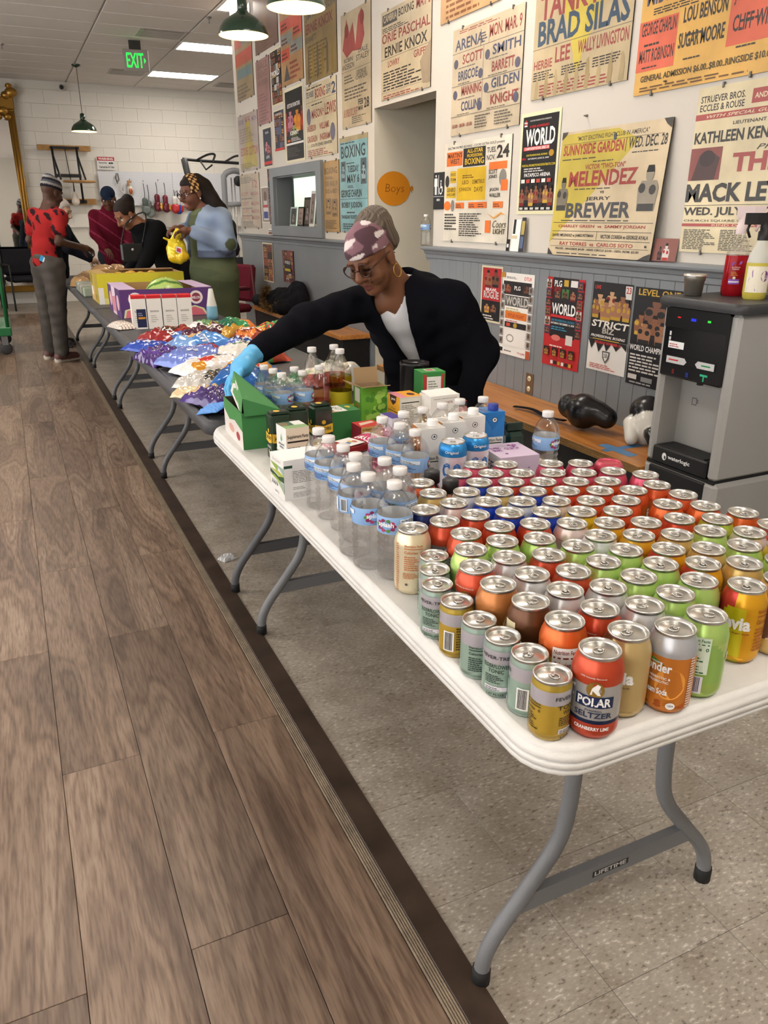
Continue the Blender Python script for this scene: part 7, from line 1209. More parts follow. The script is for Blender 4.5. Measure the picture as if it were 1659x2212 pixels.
# ---------------- things about the room ----------------
mat('lampgreen', '#1f3a2a', rough=.2, spec=.6, coat=.5); mat('lampcream', '#efe2b8', rough=.6, emit='#ffe9a8', estr=.9); mat('bulb', '#ffffff', emit='#ffd98a', estr=25.)
def pendant(label, x, y, z):
    t = thing('pendant_lamp', label, 'lamp', (x, y, z), 0, 'green pendant lamps')
    out = [(.178, 0), (.1775, .012), (.165, .05), (.14, .085), (.09, .118), (.05, .14), (.036, .155), (.034, .165)]
    MB().lathe(out, 36, cap=(False, False)).build('shade', 'lampgreen', t)
    MB().lathe([(r-.003, zz) for r, zz in out], 36, cap=(False, False)).build('shade_lining', 'lampcream', t)  # lining emits by itself, standing in for the bulb's light on it
    MB().lathe([(.034, .16), (.036, .165), (.034, .225), (.02, .235), (.008, .24)], 20, cap=(True, True)).build('socket_cup', 'lampgreen', t)
    MB().lathe([(.0, .03), (.022, .045), (.03, .07), (.022, .1), (.014, .16)], 16).build('bulb', 'bulb', t)
    MB().tube([(0, 0, .24), (0, 0, ZC-z)], .004, 6, '#1c1c1c').build('cord', 'rubber', t); MB().lathe([(.06, 0), (.06, -.02), (.01, -.04)][::-1], 20).build('canopy', 'lampgreen', t, (0, 0, ZC-z))
pendant('green pendant lamp hanging alone before the block wall', 1.30, 12.97, 2.52); pendant('green pendant lamp nearest the window, second from the right', 1.79, 6.19, 2.585); pendant('green pendant lamp cut by the top of the view', 1.82, 5.13, 2.55)
e = thing('exit_sign', 'green lit exit sign hanging from the ceiling', 'sign', (1.8, 10.95, 3.03), -.12)
MB().box(-.15, .15, -.015, .015, 0, .235, '#a39a94', ch=.006).build('sign_box', 'paintmetal', e); MB().box(-.07, .07, -.02, .02, .235, .33, '#3a3836', ch=.004).build('ceiling_mount', 'paintmetal', e)
mat('exitgreen', '#10d040', emit='#18ff40', estr=1.3); sh = Sheet(lambda u, v, k: (-.11+u*.22, -.0155-.0003*k, .04+v*.155)); sh.t('EXIT', 0, 0, .9, 1, '#10d040', .005); sh.pol([(.93, .3), (1.02, .5), (.93, .7)], '#10d040'); sh.build('letters', 'exitgreen', e)
o = MB().lathe([(.05, 0), (.05, .02), (.04, .035)], 20, '#e6e2dc').ell((0, 0, .04), (.034, .034, .034), '#1a1a1c').build('security_camera', 'plastic', None, (1.2, 14.6, 3.28), (PI/2, 0, 0)); tag(o, 'small white dome camera high on the block wall', 'camera')
for i, (x, y, l) in enumerate(((.42, 8.95, 'ceiling sprinkler head at the upper left corner of the view'), (.35, 11.9, 'ceiling sprinkler head left of the lone pendant lamp'), (2.36, 9.45, 'ceiling sprinkler head left of the window-side pendant'))):
    o = MB().lathe([(.004, -.06), (.012, -.055), (.004, -.05), (.006, -.02), (.03, -.008), (.03, 0)], 12, '#9a948e').build('sprinkler_head', 'steel', None, (x, y, ZC)); tag(o, l, 'sprinkler', 'ceiling sprinklers')
# tall gilt mirror
G1, G2 = '#9a7434', '#b58a44'
t = thing('gilt_mirror', 'tall gilt-framed mirror standing against the block wall', 'mirror', (-.45, 14.55, .2))
MB().box(-.8, .8, .0, .01, .05, 2.8, '#ffffff').build('mirror_glass', 'mirror', t)
for s in (-1, 1):
    f = MB().box(s*.855-.055, s*.855+.055, -.03, .04, 0, 2.75, G1, ch=.012)
    st = f.build('frame_stile', 'steel', t)
    for q in (-.04, 0, .04): MB().tube([(s*.855+q, -.035, .05), (s*.855+q, -.035, 2.7)], .013 if q else .02, 8, G2).build('moulding', 'steel', st)
tp = MB().box(-.92, .92, -.05, .04, 2.72, 2.9, G1, ch=.015).build('frame_top', 'steel', t); MB().box(-.92, .92, -.03, .04, 0, .1, G1, ch=.01).build('frame_bottom', 'steel', t)
for x, z, r in ((.9, 2.96, .09), (.82, 2.92, .07), (.88, 3.05, .05), (.75, 2.7, .08), (.68, 2.62, .05), (.8, 2.62, .06), (-.9, 2.96, .09), (-.8, 2.65, .07), (0, 3.0, .14), (.2, 2.96, .09), (-.2, 2.96, .09), (.5, 2.93, .06), (-.5, 2.93, .06)): MB().ell((x, -.04, z), (r, .05, r*.8), G2, seg=12, rings=7).build('carved_ornament', 'steel', tp)
# speed bag station
t = thing('speed_bag_rack', 'speed bag frame bolted to boards on the block wall', 'speed bag rack', (1.1, 14.6, 0)); Wd, Kk = '#b8894e', '#1f1f21'
MB().box(-.39, .42, -.04, 0, 2.37, 2.45, Wd, ch=.004).build('top_board', 'wood', t); MB().box(-.27, .41, -.04, 0, 1.56, 1.65, Wd, ch=.004).build('lower_board', 'wood', t)
MB().box(-.2, .24, -.07, -.04, 2.39, 2.43, Kk).build('top_bar', 'paintmetal', t); MB().box(-.2, .26, -.07, -.04, 1.58, 1.63, Kk).build('lower_bar', 'paintmetal', t)
for x in (-.17, .2): MB().tube([(x, -.07, 2.42), (x, -.09, 1.58)], .017, 8, Kk).build('upright', 'paintmetal', t)
for x in (-.17, .2): MB().tube([(x, -.08, 2.3), (x+.04, -.5, 1.93)], .015, 8, Kk).build('support_arm', 'paintmetal', t)
MB().tube([(.02, -.07, 2.4), (.03, -.3, 1.93)], .006, 6, Kk).build('height_rod', 'steel', t); MB().box(-.18, .22, -.1, -.07, 1.97, 2.02, Kk).build('cross_bar', 'paintmetal', t)
MB().lathe([(.24, 1.885), (.25, 1.89), (.25, 1.91), (.24, 1.915)], 32, Wd).build('drum_board', 'wood', t, (.16, -.33, 0))
sb = MB().lathe([(.0, 1.53), (.03, 1.54), (.062, 1.58), (.066, 1.61), (.045, 1.68), (.012, 1.75), (.006, 1.887)], 20, '#5e2a30', cf=lambda a, z: srgb('#e6d9cf') if (.55 < a < .95 and z < 1.75) else srgb('#45202a')).build('speed_bag', 'gloss', None, (1.16, 14.27, 0)); tag(sb, 'maroon and white speed bag under the wooden board', 'speed bag')
# warning sign
o = MB().box(-.145, .145, -.003, 0, 0, .2, '#e9e7e4').build('warning_sign', 'plastic', None, (1.745, 14.625, 2.105)); tag(o, 'white and red security camera warning sign', 'sign')
sh = Sheet(lambda u, v, k: (-.145+u*.29, -.0034-.0005*k, v*.2)); sh.r(.03, .68, .97, .97, '#c0262c').t('WARNING', .1, .73, .9, .92, '#f2efec', .03).t('Security', .1, .42, .55, .6, '#2a2a2a', .02).t('Cameras In Use', .1, .12, .92, .3, '#2a2a2a', .02).r(.65, .44, .76, .56, '#2a2a2a').pol([(.78, .42), (.92, .5), (.78, .6)], '#2a2a2a'); sh.build('lettering', 'print', o)
# peg board and what hangs on it
def peg_mat():
    m, nt, b, N, L = nodes('pegboard'); tc = N('ShaderNodeTexCoord'); mp = N('ShaderNodeVectorMath'); mp.operation = 'SCALE'; mp.inputs['Scale'].default_value = 39.4; L(tc.outputs['Object'], mp.inputs[0])
    fr = N('ShaderNodeVectorMath'); fr.operation = 'FRACTION'; L(mp.outputs[0], fr.inputs[0]); sb_ = N('ShaderNodeVectorMath'); sb_.operation = 'SUBTRACT'; sb_.inputs[1].default_value = (.5, .5, .5); L(fr.outputs[0], sb_.inputs[0])
    ml = N('ShaderNodeVectorMath'); ml.operation = 'MULTIPLY'; ml.inputs[1].default_value = (1, 0, 1); L(sb_.outputs[0], ml.inputs[0]); ln = N('ShaderNodeVectorMath'); ln.operation = 'LENGTH'; L(ml.outputs[0], ln.inputs[0])
    r = ramp(N, [(.1, '#8a8c94'), (.16, '#dfe0e6')]); L(ln.outputs['Value'], r.inputs[0]); L(r.outputs[0], b.inputs['Base Color']); b.inputs['Roughness'].default_value = .6
peg_mat()
pb = thing('pegboard', 'white perforated pegboard on the block wall', 'pegboard', (2.6, 14.6, 1.55))
for x0, x1 in ((-1.01, .2), (.205, 1.42)): MB().box(x0, x1, -.012, 0, 0, .53).build('panel', 'pegboard', pb)
for x, z in ((-.72, .38), (-.52, .4), (-.3, .38), (-.05, .4), (.24, .22), (.5, .3), (.8, .28)): MB().tube([(x, -.012, z), (x, -.07, z), (x, -.075, z+.02)], .005, 6, '#77777a').build('hook', 'steel', pb)
# ---------------- people ----------------
def person(label, loc): return thing('person', label, 'person', loc)
def parent_keep(o, p): o.parent = p; o.matrix_parent_inverse = Matrix.Translation(-Vector(p.location)); return o
def V(*a): return np.array(a, float)
# --- volunteer leaning over the tables ---
SK, SKD = '#7a5038', '#6a4430'
pl = V(1.59, 2.89, .80); nk = V(1.326, 2.688, 1.105); Ls, Rs = V(1.493, 2.56, 1.085), V(1.188, 2.78, 1.058); Re, Rw = V(.945, 2.665, 1.02), V(.69, 2.49, .945); Le, Lw = V(1.625, 2.555, .87), V(1.50, 2.50, .66)
up = (nk-pl)/np.linalg.norm(nk-pl); sd = (Ls-Rs)/np.linalg.norm(Ls-Rs); TF = Frame(pl, np.cross(sd, up), up); mid = pl+(nk-pl)*.5; ch = pl+(nk-pl)*.82
hipL, hipR = pl+V(.02, -.1, -.05), pl+V(.04, .09, -.05)
p = person('woman in a black cardigan and camouflage headband leaning over the table', (1.62, 2.9, 0))
fh = V(-.87, -.49, 0); fh /= np.linalg.norm(fh); H = Frame((1.196, 2.648, 1.236), V(fh[0]*.88, fh[1]*.88, -.46), (0, 0, 1), -.14, 1.0)
body = head_prims(H, SK, '#6e4038', eye=False)+[q for s in (-1, 1) for q in (H.e((s*.032, .076, .001), (.0155, .0125, .011), SK, k=.004), H.c((s*.017, .0855, -.006), (s*.046, .0795, -.006), .0016, .0014, '#2a1712', k=.001, bias=-.0012), H.c((s*.016, .090, .021), (s*.05, .080, .022), .003, .0022, '#4a3026', k=.003))]+[cap_(H.p(0, -.03, -.05), nk, .052, .058, SK), cap_(nk, ch, .06, .092, SK, sd, 1.3), cap_(ch, mid, .095, .095, SK, sd, 1.33), cap_(mid, pl, .095, .11, SK, sd, 1.33), cap_(Ls, Rs, .05, .05, SK)]
body += chain([Rs, Re, Rw], [.045, .04, .028], SK)+chain([Ls, Le, Lw], [.045, .04, .028], SK)+hand_prims(Lw, None, SK, 1., (-.3, -.2, -1), (-1, 0, 0), .5)
for h, s in ((hipL, -1), (hipR, 1)): body += chain([h, V(h[0]+.03, h[1], .46), V(h[0]+.08, h[1], .06)], [.085, .055, .038], SK)+[cap_((h[0]+.08, h[1], .045), (h[0]-.1, h[1], .03), .035, .028, SK)]
body += [H.e((.03, .092, -.047), (.004, .004, .012), SKD, k=.004)]
sdf_mesh('body', body, .011, .018, 'skin', p, fine=(H.o-.155, H.o+.155, .0032))
# white tee with a V neck
tee = [cap_(ch+(nk-pl)*.14, ch, .075, .110, '#e4e3e6', sd, 1.36), cap_(ch, mid, .112, .112, '#e4e3e6', sd, 1.36), cap_(mid, pl, .112, .125, '#dfdee2', sd, 1.36)]
def loc3(Fm, X, Y, Z): x, y, z = X-Fm.o[0], Y-Fm.o[1], Z-Fm.o[2]; R = Fm.R; return (R[0, 0]*x+R[1, 0]*y+R[2, 0]*z, R[0, 1]*x+R[1, 1]*y+R[2, 1]*z, R[0, 2]*x+R[1, 2]*y+R[2, 2]*z)
def tcut(X, Y, Z): x, y, z = loc3(TF, X, Y, Z); return np.minimum(z-(.425+1.1*np.abs(x+.018)), y-.0)
sdf_mesh('white_tee', tee, .007, .02, 'cloth', p, cut=tcut)
# cardigan with an open front
CK = '#15151b'
cd = [cap_(ch+(nk-pl)*.16, ch, .09, .132, CK, sd, 1.36), cap_(ch, mid, .132, .134, CK, sd, 1.38), cap_(mid, pl, .134, .15, CK, sd, 1.4), cap_(pl, pl+V(.03, .02, -.22), .15, .155, CK, sd, 1.35), cap_(Ls+V(-.03, .02, .005), Rs+V(.03, -.02, .005), .062, .062, CK)]
cd += chain([Rs, Re, Rw+(Re-Rw)*.12], [.066, .06, .043], CK)+chain([Ls, Le, Lw+(Le-Lw)*.1], [.068, .062, .043], CK)+[cap_(Ls+V(.0, .0, -.03), pl+V(.03, -.13, -.03), .07, .09, CK)]
def ccut(X, Y, Z):
    x, y, z = loc3(TF, X, Y, Z); wv = .022+.04*np.clip((z-.12)/.36, 0, 1); g = np.minimum(wv-np.abs(x+.02), y-.01); hx, hy, hz = loc3(H, X, Y, Z); return np.maximum(g, np.minimum(.072-np.sqrt((X-nk[0]+.01)**2+(Y-nk[1])**2+(Z-nk[2]-.035)**2), .02))
fold = lambda X, Y, Z: .0035*np.sin(38*(X+Z*.7)+9*Y)*np.sin(31*Y+12*Z)+.002*np.sin(70*X-40*Z)
sdf_mesh('cardigan', cd, .0075, .03, 'knit', p, cut=ccut, disp=fold)
lg = []
for h in (hipL, hipR): lg += chain([h, V(h[0]+.03, h[1], .46), V(h[0]+.08, h[1], .09)], [.105, .075, .06], '#22232a')
sdf_mesh('trousers', lg, .014, .03, 'cloth', p)
for h in (hipL, hipR): sdf_mesh('shoe', [cap_((h[0]+.09, h[1], .045), (h[0]-.1, h[1], .035), .045, .034, '#2a2a2c')], .012, .01, 'plastic', p)
# glove on the reaching hand
gp = hand_prims(Rw+V(-.012, -.005, -.006), None, '#5db4e6', 1.15, (-.70, -.52, -.52), (.35, -.3, -.85), .55, -1)+[cap_(Rw+(Re-Rw)*.14, Rw, .039, .031, '#62b8ea')]
gl = sdf_mesh('blue_glove', gp, .0042, .012, 'plastic', p, disp=lambda X, Y, Z: .0012*np.sin(160*Z+60*X)*np.sin(120*Y+90*X))
# headband, hair, glasses, earrings
def camo(P, c, w__):
    q = H.inv(P); x, y, z = q[:, 0], q[:, 1], q[:, 2]; n = np.sin(48*x+30*z+3)+np.sin(85*z-32*y+19*x)+np.sin(39*y+61*z+1.3); n2 = np.sin(54*y+45*x-90*z)+np.sin(110*z+22*y-30*x+2)+np.sin(34*x-48*y)
    out = np.tile(np.array(srgb('#8d6a72')), (len(P), 1)); out[n > .75] = srgb('#5d454c'); out[n < -1.35] = srgb('#a98790'); out[n2 > 1.25] = srgb('#e3d6d3'); return out
def wcut(X, Y, Z): x, y, z = loc3(H, X, Y, Z); return np.maximum((.036-.012*np.clip((.09-y)*8, 0, 1)*0-.010*np.clip((.06-y)*10, 0, 1.2))-z, -(y+.05+.55*(z-.07))*.8)
sdf_mesh('headband', [H.e((0, -.008, .034), (.084, .104, .095), '#8d6a72')], .0045, .01, 'cloth', p, cut=wcut, colf=camo, disp=lambda X, Y, Z: .0011*np.sin(90*Z+40*X))
sdf_mesh('hair', [H.e((0, -.055, .06), (.078, .075, .08), '#77695c'), H.e((0, -.085, .09), (.06, .055, .055), '#8a7d6f'), H.e((.0, -.075, .02), (.077, .045, .05), '#4a3f38')], .0045, .02, 'hair', p, colf=lambda P, c, w__: np.array(srgb('#6b5f54'))*(.95+.45*np.sin(H.inv(P)[:, 0]*420+14*np.sin(H.inv(P)[:, 1]*40))*np.sin(H.inv(P)[:, 0]*170+2))[:, None], disp=lambda X, Y, Z: .0016*np.sin(loc3(H, X, Y, Z)[0]*420))
TT = '#4a2a1e'; gm = MB()
def gpt(x, y, z): return tuple(H.p(x, y, z)-V(*p.location))
for s in (-1, 1):
    fr_ = MB().tube([gpt(s*.034+.027*math.cos(a)*(1+.08*math.cos(a)*s), .104-.0045*abs(math.cos(a)), -.002+.0235*math.sin(a)+.003) for a in np.linspace(0, 2*PI, 25)], .0026, 6, TT).build('glasses_rim', 'gloss', p); MB().add([gpt(s*.034+.026*math.cos(a), .103, -.004+.0215*math.sin(a)) for a in np.linspace(0, 2*PI, 21)[:-1]], [tuple(range(20))]).build('glasses_lens', 'lens', p)
    MB().tube([gpt(s*.063, .1, .004), gpt(s*.077, .05, .008), gpt(s*.083, -.005, .01), gpt(s*.081, -.03, -.01)], [.0032, .003, .0026, .002], 6, TT).build('glasses_temple', 'gloss', p)
    MB().tube([gpt(s*.083, -.004+.02*math.sin(a), -.066+.024*math.cos(a)) for a in np.linspace(0, 2*PI, 21)], .0022, 6, '#c9a04a').build('hoop_earring', 'steel', p)
MB().tube([gpt(-.01, .106, .002), gpt(0, .109, .004), gpt(.01, .106, .002)], .0024, 6, TT).build('glasses_bridge', 'gloss', p)
# --- generic standing figure ---
def figure(label, base, H, nk, ch, wa, pv, sR, eR, wR, sL, eL, wL, fR, fL, skin, hdR=None, hdL=None, res=.011, face=True, girth=1., lip=None, eyes=True):
    p = person(label, base); sd = (sL-sR)/np.linalg.norm(sL-sR); g = girth
    kn = lambda f, i: (pv+sd*(.08 if i else -.08))*.5+V(f[0], f[1], f[2])*.5+V(0, 0, .03)
    b = head_prims(H, skin, lip or skin, eye=eyes)+[cap_(H.p(0, -.03, -.05), nk, .05, .055, skin), cap_(nk, ch, .07, .105*g, skin, sd, 1.3), cap_(ch, wa, .105*g, .098*g, skin, sd, 1.3), cap_(wa, pv, .098*g, .115*g, skin, sd, 1.35), cap_(sL, sR, .05, .05, skin)]+chain([sR, eR, wR], [.046, .038, .027], skin)+chain([sL, eL, wL], [.046, .038, .027], skin)
    b += hand_prims(wR, None, skin, 1., hdR if hdR is not None else wR-eR, (0, -.3, -1), .7)+hand_prims(wL, None, skin, 1., hdL if hdL is not None else wL-eL, (0, -.3, -1), .7, -1)
    for i, f in enumerate((fR, fL)): b += chain([pv+sd*(.08 if i else -.08), kn(f, i), f+V(0, 0, .09)], [.085*g, .056, .04], skin)+[cap_(f+V(0, 0, .05), f+H.R[:, 1]*V(1, 1, 0)*.14+V(0, 0, .03), .036, .028, skin)]
    sdf_mesh('body', b, res, .02, 'skin', p, fine=(H.o-.14, H.o+.14, .0055)); p['_'] = 0; del p['_']
    return p, sd, kn
def top(p, name, ch, wa, pv, sd, sR, sL, col, r=.12, g=1., arms=(), hem=None, m='cloth', colf=None, cut=None, nk=None, res=.011, disp=None):
    q = [cap_(ch, wa, r*g, r*.96*g, col, sd, 1.33), cap_(wa, pv if hem is None else hem, r*.96*g, r*1.04*g, col, sd, 1.36), cap_(sL, sR, .066, .066, col)]
    if nk is not None: q.append(cap_(nk, ch, .075, .11, col, sd, 1.35))
    for a in arms: q += chain(a[0], a[1], col)
    return sdf_mesh(name, q, res, .03, m, p, colf=colf, cut=cut, disp=disp)
def legs(p, name, pv, sd, kn, feet, col, g=1., m='cloth', colf=None, disp=None):
    q = [cap_(pv+V(0, 0, .06), pv-V(0, 0, .02), .12*g, .125*g, col, sd, 1.35)]
    for i, f in enumerate(feet): q += chain([pv+sd*(.085 if i else -.085), kn(f, i), f+V(0, 0, .10)], [.112*g, .08*g, .07], col)
    return sdf_mesh(name, q, .012, .03, m, p, colf=colf, disp=disp)
def shoes(p, feet, fw, col, sole='#c9c0b2'):
    for f in feet: sdf_mesh('shoe', [cap_(f+V(0, 0, .055)-fw*.04, f+fw*.15+V(0, 0, .042), .048, .04, col), cap_(f+V(0, 0, .02)-fw*.05, f+fw*.17+V(0, 0, .018), .04, .032, sole)], .011, .015, 'plastic', p)
# --- man in the red shirt ---
f = V(.85, .52, 0); f /= np.linalg.norm(f); sdm = V(-f[1], f[0], 0)
pv, wa, ch, nk = V(.355, 8.5, .93), V(.37, 8.5, 1.1), V(.41, 8.5, 1.3), V(.45, 8.5, 1.46); sR, sL = ch-sdm*.185+V(.01, 0, .07), ch+sdm*.185+V(.0, 0, .08)
eR, wR, eL, wL = V(.47, 8.22, 1.15), V(.68, 8.40, 1.095), V(.235, 8.66, 1.16), V(.33, 8.80, 1.02); feet = (V(.36, 8.42, 0), V(.27, 8.66, 0))
H1 = Frame((.488, 8.52, 1.585), f+V(0, 0, -.3), roll=.0); sk = '#4f3427'
p, sd, kn = figure('man in a red and black shirt and striped knit cap, grey jeans', (.33, 8.5, 0), H1, nk, ch, wa, pv, sR, eR, wR, sL, eL, wL, *feet, sk, hdR=V(.8, .3, -.25), eyes=True)
def redcam(P, c, w__):
    n = np.sin(70*P[:, 0]+31*P[:, 2])+np.sin(57*P[:, 2]-65*P[:, 1]+1)+np.sin(59*P[:, 1]+50*P[:, 0]+2); out = np.tile(np.array(srgb('#9c2828')), (len(P), 1)); out[n > 1.05] = srgb('#2a1a1c'); q = (P-V(.38, 8.5, 1.1))@f; blk = (q > -.015) & (P[:, 2] < 1.18); out[blk] = srgb('#17161a'); return out
top(p, 'red_shirt', ch, wa, pv, sd, sR, sL, '#9c2828', .122, 1., ((([sR, sR+(eR-sR)*.62]), [.068, .066]), (([sL, sL+(eL-sL)*.62]), [.068, .066])), pv+V(0, 0, .02), colf=redcam, nk=nk-V(0, 0, .03), disp=lambda X, Y, Z: .004*np.sin(30*Z+20*X)*np.sin(25*Y+8*Z))
legs(p, 'grey_jeans', pv, sd, kn, feet, '#55504b', 1., colf=lambda P, c, w__: c*(.92+.12*np.sin(9*P[:, 2]+40*P[:, 0])[:, None]), disp=lambda X, Y, Z: .004*np.sin(60*Z)*np.sin(25*X+30*Y)); shoes(p, feet, f, '#5a3a34')
def hat_stripes(P, c, w__): z = H1.inv(P)[:, 2]; k = np.floor((z-.03)/.021).astype(int) % 3; return np.array([srgb('#23242a'), srgb('#8f8b88'), srgb('#4c4d54')])[k]
sdf_mesh('knit_cap', [H1.e((0, -.012, .055), (.086, .104, .095), '#55555a'), H1.e((.0, -.05, .12), (.06, .05, .04), '#3a3a40')], .007, .02, 'cloth', p, cut=lambda X, Y, Z: .028-loc3(H1, X, Y, Z)[2], colf=hat_stripes)
o = MB().box(-.035, .035, -.006, .006, 0, .05, '#e8ecef', ch=.004).box(-.035, -.005, -.0065, .0065, .0, .052, '#3f9ad6').build('tissue_pack', 'paper', p); o.location = (-.02, -.13, .965); o.rotation_euler = (0, .5, -.3)
# --- figure behind him ---
f = V(.8, -.5, 0); f /= np.linalg.norm(f); sdm = V(-f[1], f[0], 0); pv, wa, ch, nk = V(.46, 9.5, .84), V(.48, 9.5, 1.0), V(.53, 9.48, 1.18), V(.57, 9.47, 1.32); sR, sL = ch-sdm*.17+V(0, 0, .06), ch+sdm*.17+V(0, 0, .06); eR, wR, eL, wL = V(.62, 9.27, 1.06), V(.82, 9.3, .95), V(.72, 9.62, 1.05), V(.85, 9.5, .93); feet = (V(.36, 9.42, 0), V(.40, 9.62, 0)); H2 = Frame((.615, 9.455, 1.43), f+V(0, 0, -.35)); sk = '#c39f86'
p, sd, kn = figure('older person with pale grey hair in a dark jacket, half hidden by the red-shirted man', (.42, 9.5, 0), H2, nk, ch, wa, pv, sR, eR, wR, sL, eL, wL, *feet, sk)
top(p, 'dark_jacket', ch, wa, pv, sd, sR, sL, '#1d1e26', .125, 1.05, (([sR, eR, wR], [.068, .06, .045]), ([sL, eL, wL], [.068, .06, .045])), pv-V(0, 0, .04), nk=nk); legs(p, 'navy_trousers', pv, sd, kn, feet, '#2b3550'); shoes(p, feet, f, '#222226', '#444')
sdf_mesh('hair', [H2.e((0, -.02, .045), (.085, .1, .085), '#b5aba2'), H2.e((0, -.06, -.01), (.08, .06, .06), '#a59b92')], .008, .02, 'hair', p, cut=lambda X, Y, Z: np.minimum(loc3(H2, X, Y, Z)[1]-.045, .06-loc3(H2, X, Y, Z)[2]))
# --- person with maroon jacket and navy cap ---
f = V(-.25, -1, 0); f /= np.linalg.norm(f); sdm = V(-f[1], f[0], 0); pv, wa, ch, nk = V(1.2, 10.3, .92), V(1.2, 10.28, 1.08), V(1.2, 10.24, 1.3), V(1.2, 10.2, 1.45); sR, sL = ch-sdm*.18+V(0, 0, .08), ch+sdm*.18+V(0, 0, .08); eR, wR, eL, wL = V(1.0, 10.2, 1.18), V(1.08, 10.0, 1.02), V(1.4, 10.2, 1.18), V(1.32, 10.0, 1.02); feet = (V(1.12, 10.3, 0), V(1.3, 10.3, 0)); H3 = Frame((1.19, 10.16, 1.57), f+V(0, 0, -.35)); sk = '#6b4634'
p, sd, kn = figure('person in a maroon jacket and navy cap behind the far table', (1.2, 10.3, 0), H3, nk, ch, wa, pv, sR, eR, wR, sL, eL, wL, *feet, sk)
top(p, 'maroon_jacket', ch, wa, pv, sd, sR, sL, '#5e1526', .125, 1.05, (([sR, eR, wR], [.07, .062, .045]), ([sL, eL, wL], [.07, .062, .045])), pv-V(0, 0, .03), nk=nk, colf=lambda P, c, w__: np.where((np.sin(40*P[:, 2]+30*P[:, 0]) > .93)[:, None], np.array(srgb('#8a2f4a'))[None], c)); legs(p, 'dark_trousers', pv, sd, kn, feet, '#2a2a30'); shoes(p, feet, f, '#222226', '#444')
sdf_mesh('navy_cap', [H3.e((0, -.012, .05), (.083, .1, .085), '#1f2a3c'), H3.e((0, .11, .035), (.06, .055, .008), '#1c2636')], .007, .01, 'cloth', p, cut=lambda X, Y, Z: .026-loc3(H3, X, Y, Z)[2])
# --- woman in black bending over the table ---
f = V(-.93, -.36, 0); f /= np.linalg.norm(f); sdm = V(-f[1], f[0], 0); pv, wa, ch, nk = V(1.43, 7.72, .93), V(1.36, 7.68, 1.06), V(1.22, 7.6, 1.22), V(1.1, 7.55, 1.315); sR, sL = ch-sdm*.17+V(-.02, 0, .05), ch+sdm*.17+V(-.02, 0, .05); eR, wR, eL, wL = V(1.16, 7.8, 1.05), V(1.02, 7.75, .92), V(1.13, 7.36, 1.02), V(1.03, 7.3, .9); feet = (V(1.45, 7.85, 0), V(1.47, 7.62, 0)); H4 = Frame((1.01, 7.52, 1.39), f+V(0, 0, -.75)); sk = '#8a5c42'
p, sd, kn = figure('woman in a black jacket bending over the far table, hair in a bun', (1.45, 7.72, 0), H4, nk, ch, wa, pv, sR, eR, wR, sL, eL, wL, *feet, sk)
top(p, 'black_jacket', ch, wa, pv, sd, sR, sL, '#141416', .128, 1.05, (([sR, eR, wR], [.07, .062, .045]), ([sL, eL, wL], [.07, .062, .045])), pv-V(0, 0, .05), nk=nk+V(.01, 0, -.03)); legs(p, 'black_trousers', pv, sd, kn, feet, '#1d1d21'); shoes(p, feet, f, '#222226', '#333')
sdf_mesh('hair', [H4.e((0, -.02, .04), (.083, .1, .088), '#241a16'), H4.e((0, -.1, .07), (.055, .05, .055), '#1a1412')], .008, .02, 'hair', p, cut=lambda X, Y, Z: np.minimum(loc3(H4, X, Y, Z)[1]-.05, .07-loc3(H4, X, Y, Z)[2]))
sdf_mesh('face_mask_strap', chain([H4.p(.03, .09, -.06), H4.p(.075, .03, -.04), H4.p(.08, -.005, -.02)], .006, '#d9d9dc'), .004, .004, 'cloth', p)
t = thing('shoulder_bag', 'small black shoulder bag hanging at the bending woman\'s side', 'bag', (1.02, 7.42, 1.0)); MB().box(-.1, .1, -.03, .03, 0, .15, '#1e2023', ch=.015).build('pouch', 'gloss', t); MB().tube(smooth_path([(-.09, 0, .14), (-.02, .02, .32), (.15, .03, .4), (.09, 0, .14)]), .006, 6, '#1e2023').build('strap', 'gloss', t); MB().ell((0, -.032, .1), (.012, .005, .012), '#b9b9b9').build('clasp', 'steel', t)
# --- woman in the denim jacket ---
f = V(-.97, -.25, 0); f /= np.linalg.norm(f); sdm = V(-f[1], f[0], 0); pv, wa, ch, nk = V(1.50, 6.42, .94), V(1.49, 6.41, 1.12), V(1.47, 6.4, 1.3), V(1.44, 6.4, 1.42); sR, sL = ch-sdm*.19+V(.02, 0, .055), ch+sdm*.19+V(.02, 0, .055); eL, wL, eR, wR = V(1.56, 6.18, 1.175), V(1.30, 6.2, 1.27), V(1.5, 6.63, 1.18), V(1.27, 6.44, 1.285); feet = (V(1.5, 6.52, 0), V(1.52, 6.32, 0)); H5 = Frame((1.375, 6.385, 1.545), f+V(0, 0, -.25), sc=1.02); sk = '#6b4535'
p, sd, kn = figure('woman in a denim jacket and olive dress holding a yellow bag of fruit', (1.5, 6.42, 0), H5, nk, ch, wa, pv, sR, eR, wR, sL, eL, wL, *feet, sk, hdL=V(-1, .15, .0), hdR=V(-1, -.3, -.1), girth=1.25, lip='#a8605c')
dr = [cap_(ch, wa, .135, .145, '#565c44', sd, 1.32), cap_(wa, pv, .145, .175, '#565c44', sd, 1.3), cap_(pv, pv+V(.01, 0, -.5), .178, .16, '#4d533d', sd, 1.25), cap_(pv+V(.01, 0, -.5), pv+V(.01, 0, -.72), .16, .15, '#4d533d', sd, 1.2), cap_(nk-V(0, 0, .04), ch, .08, .12, '#6a7052', sd, 1.3)]
sdf_mesh('olive_dress', dr, .012, .04, 'cloth', p, disp=lambda X, Y, Z: .004*np.sin(30*Z+9*X)*np.sin(18*Y+5*Z))
shoes(p, feet, f, '#3a3530')
DN = '#8fa0b8'
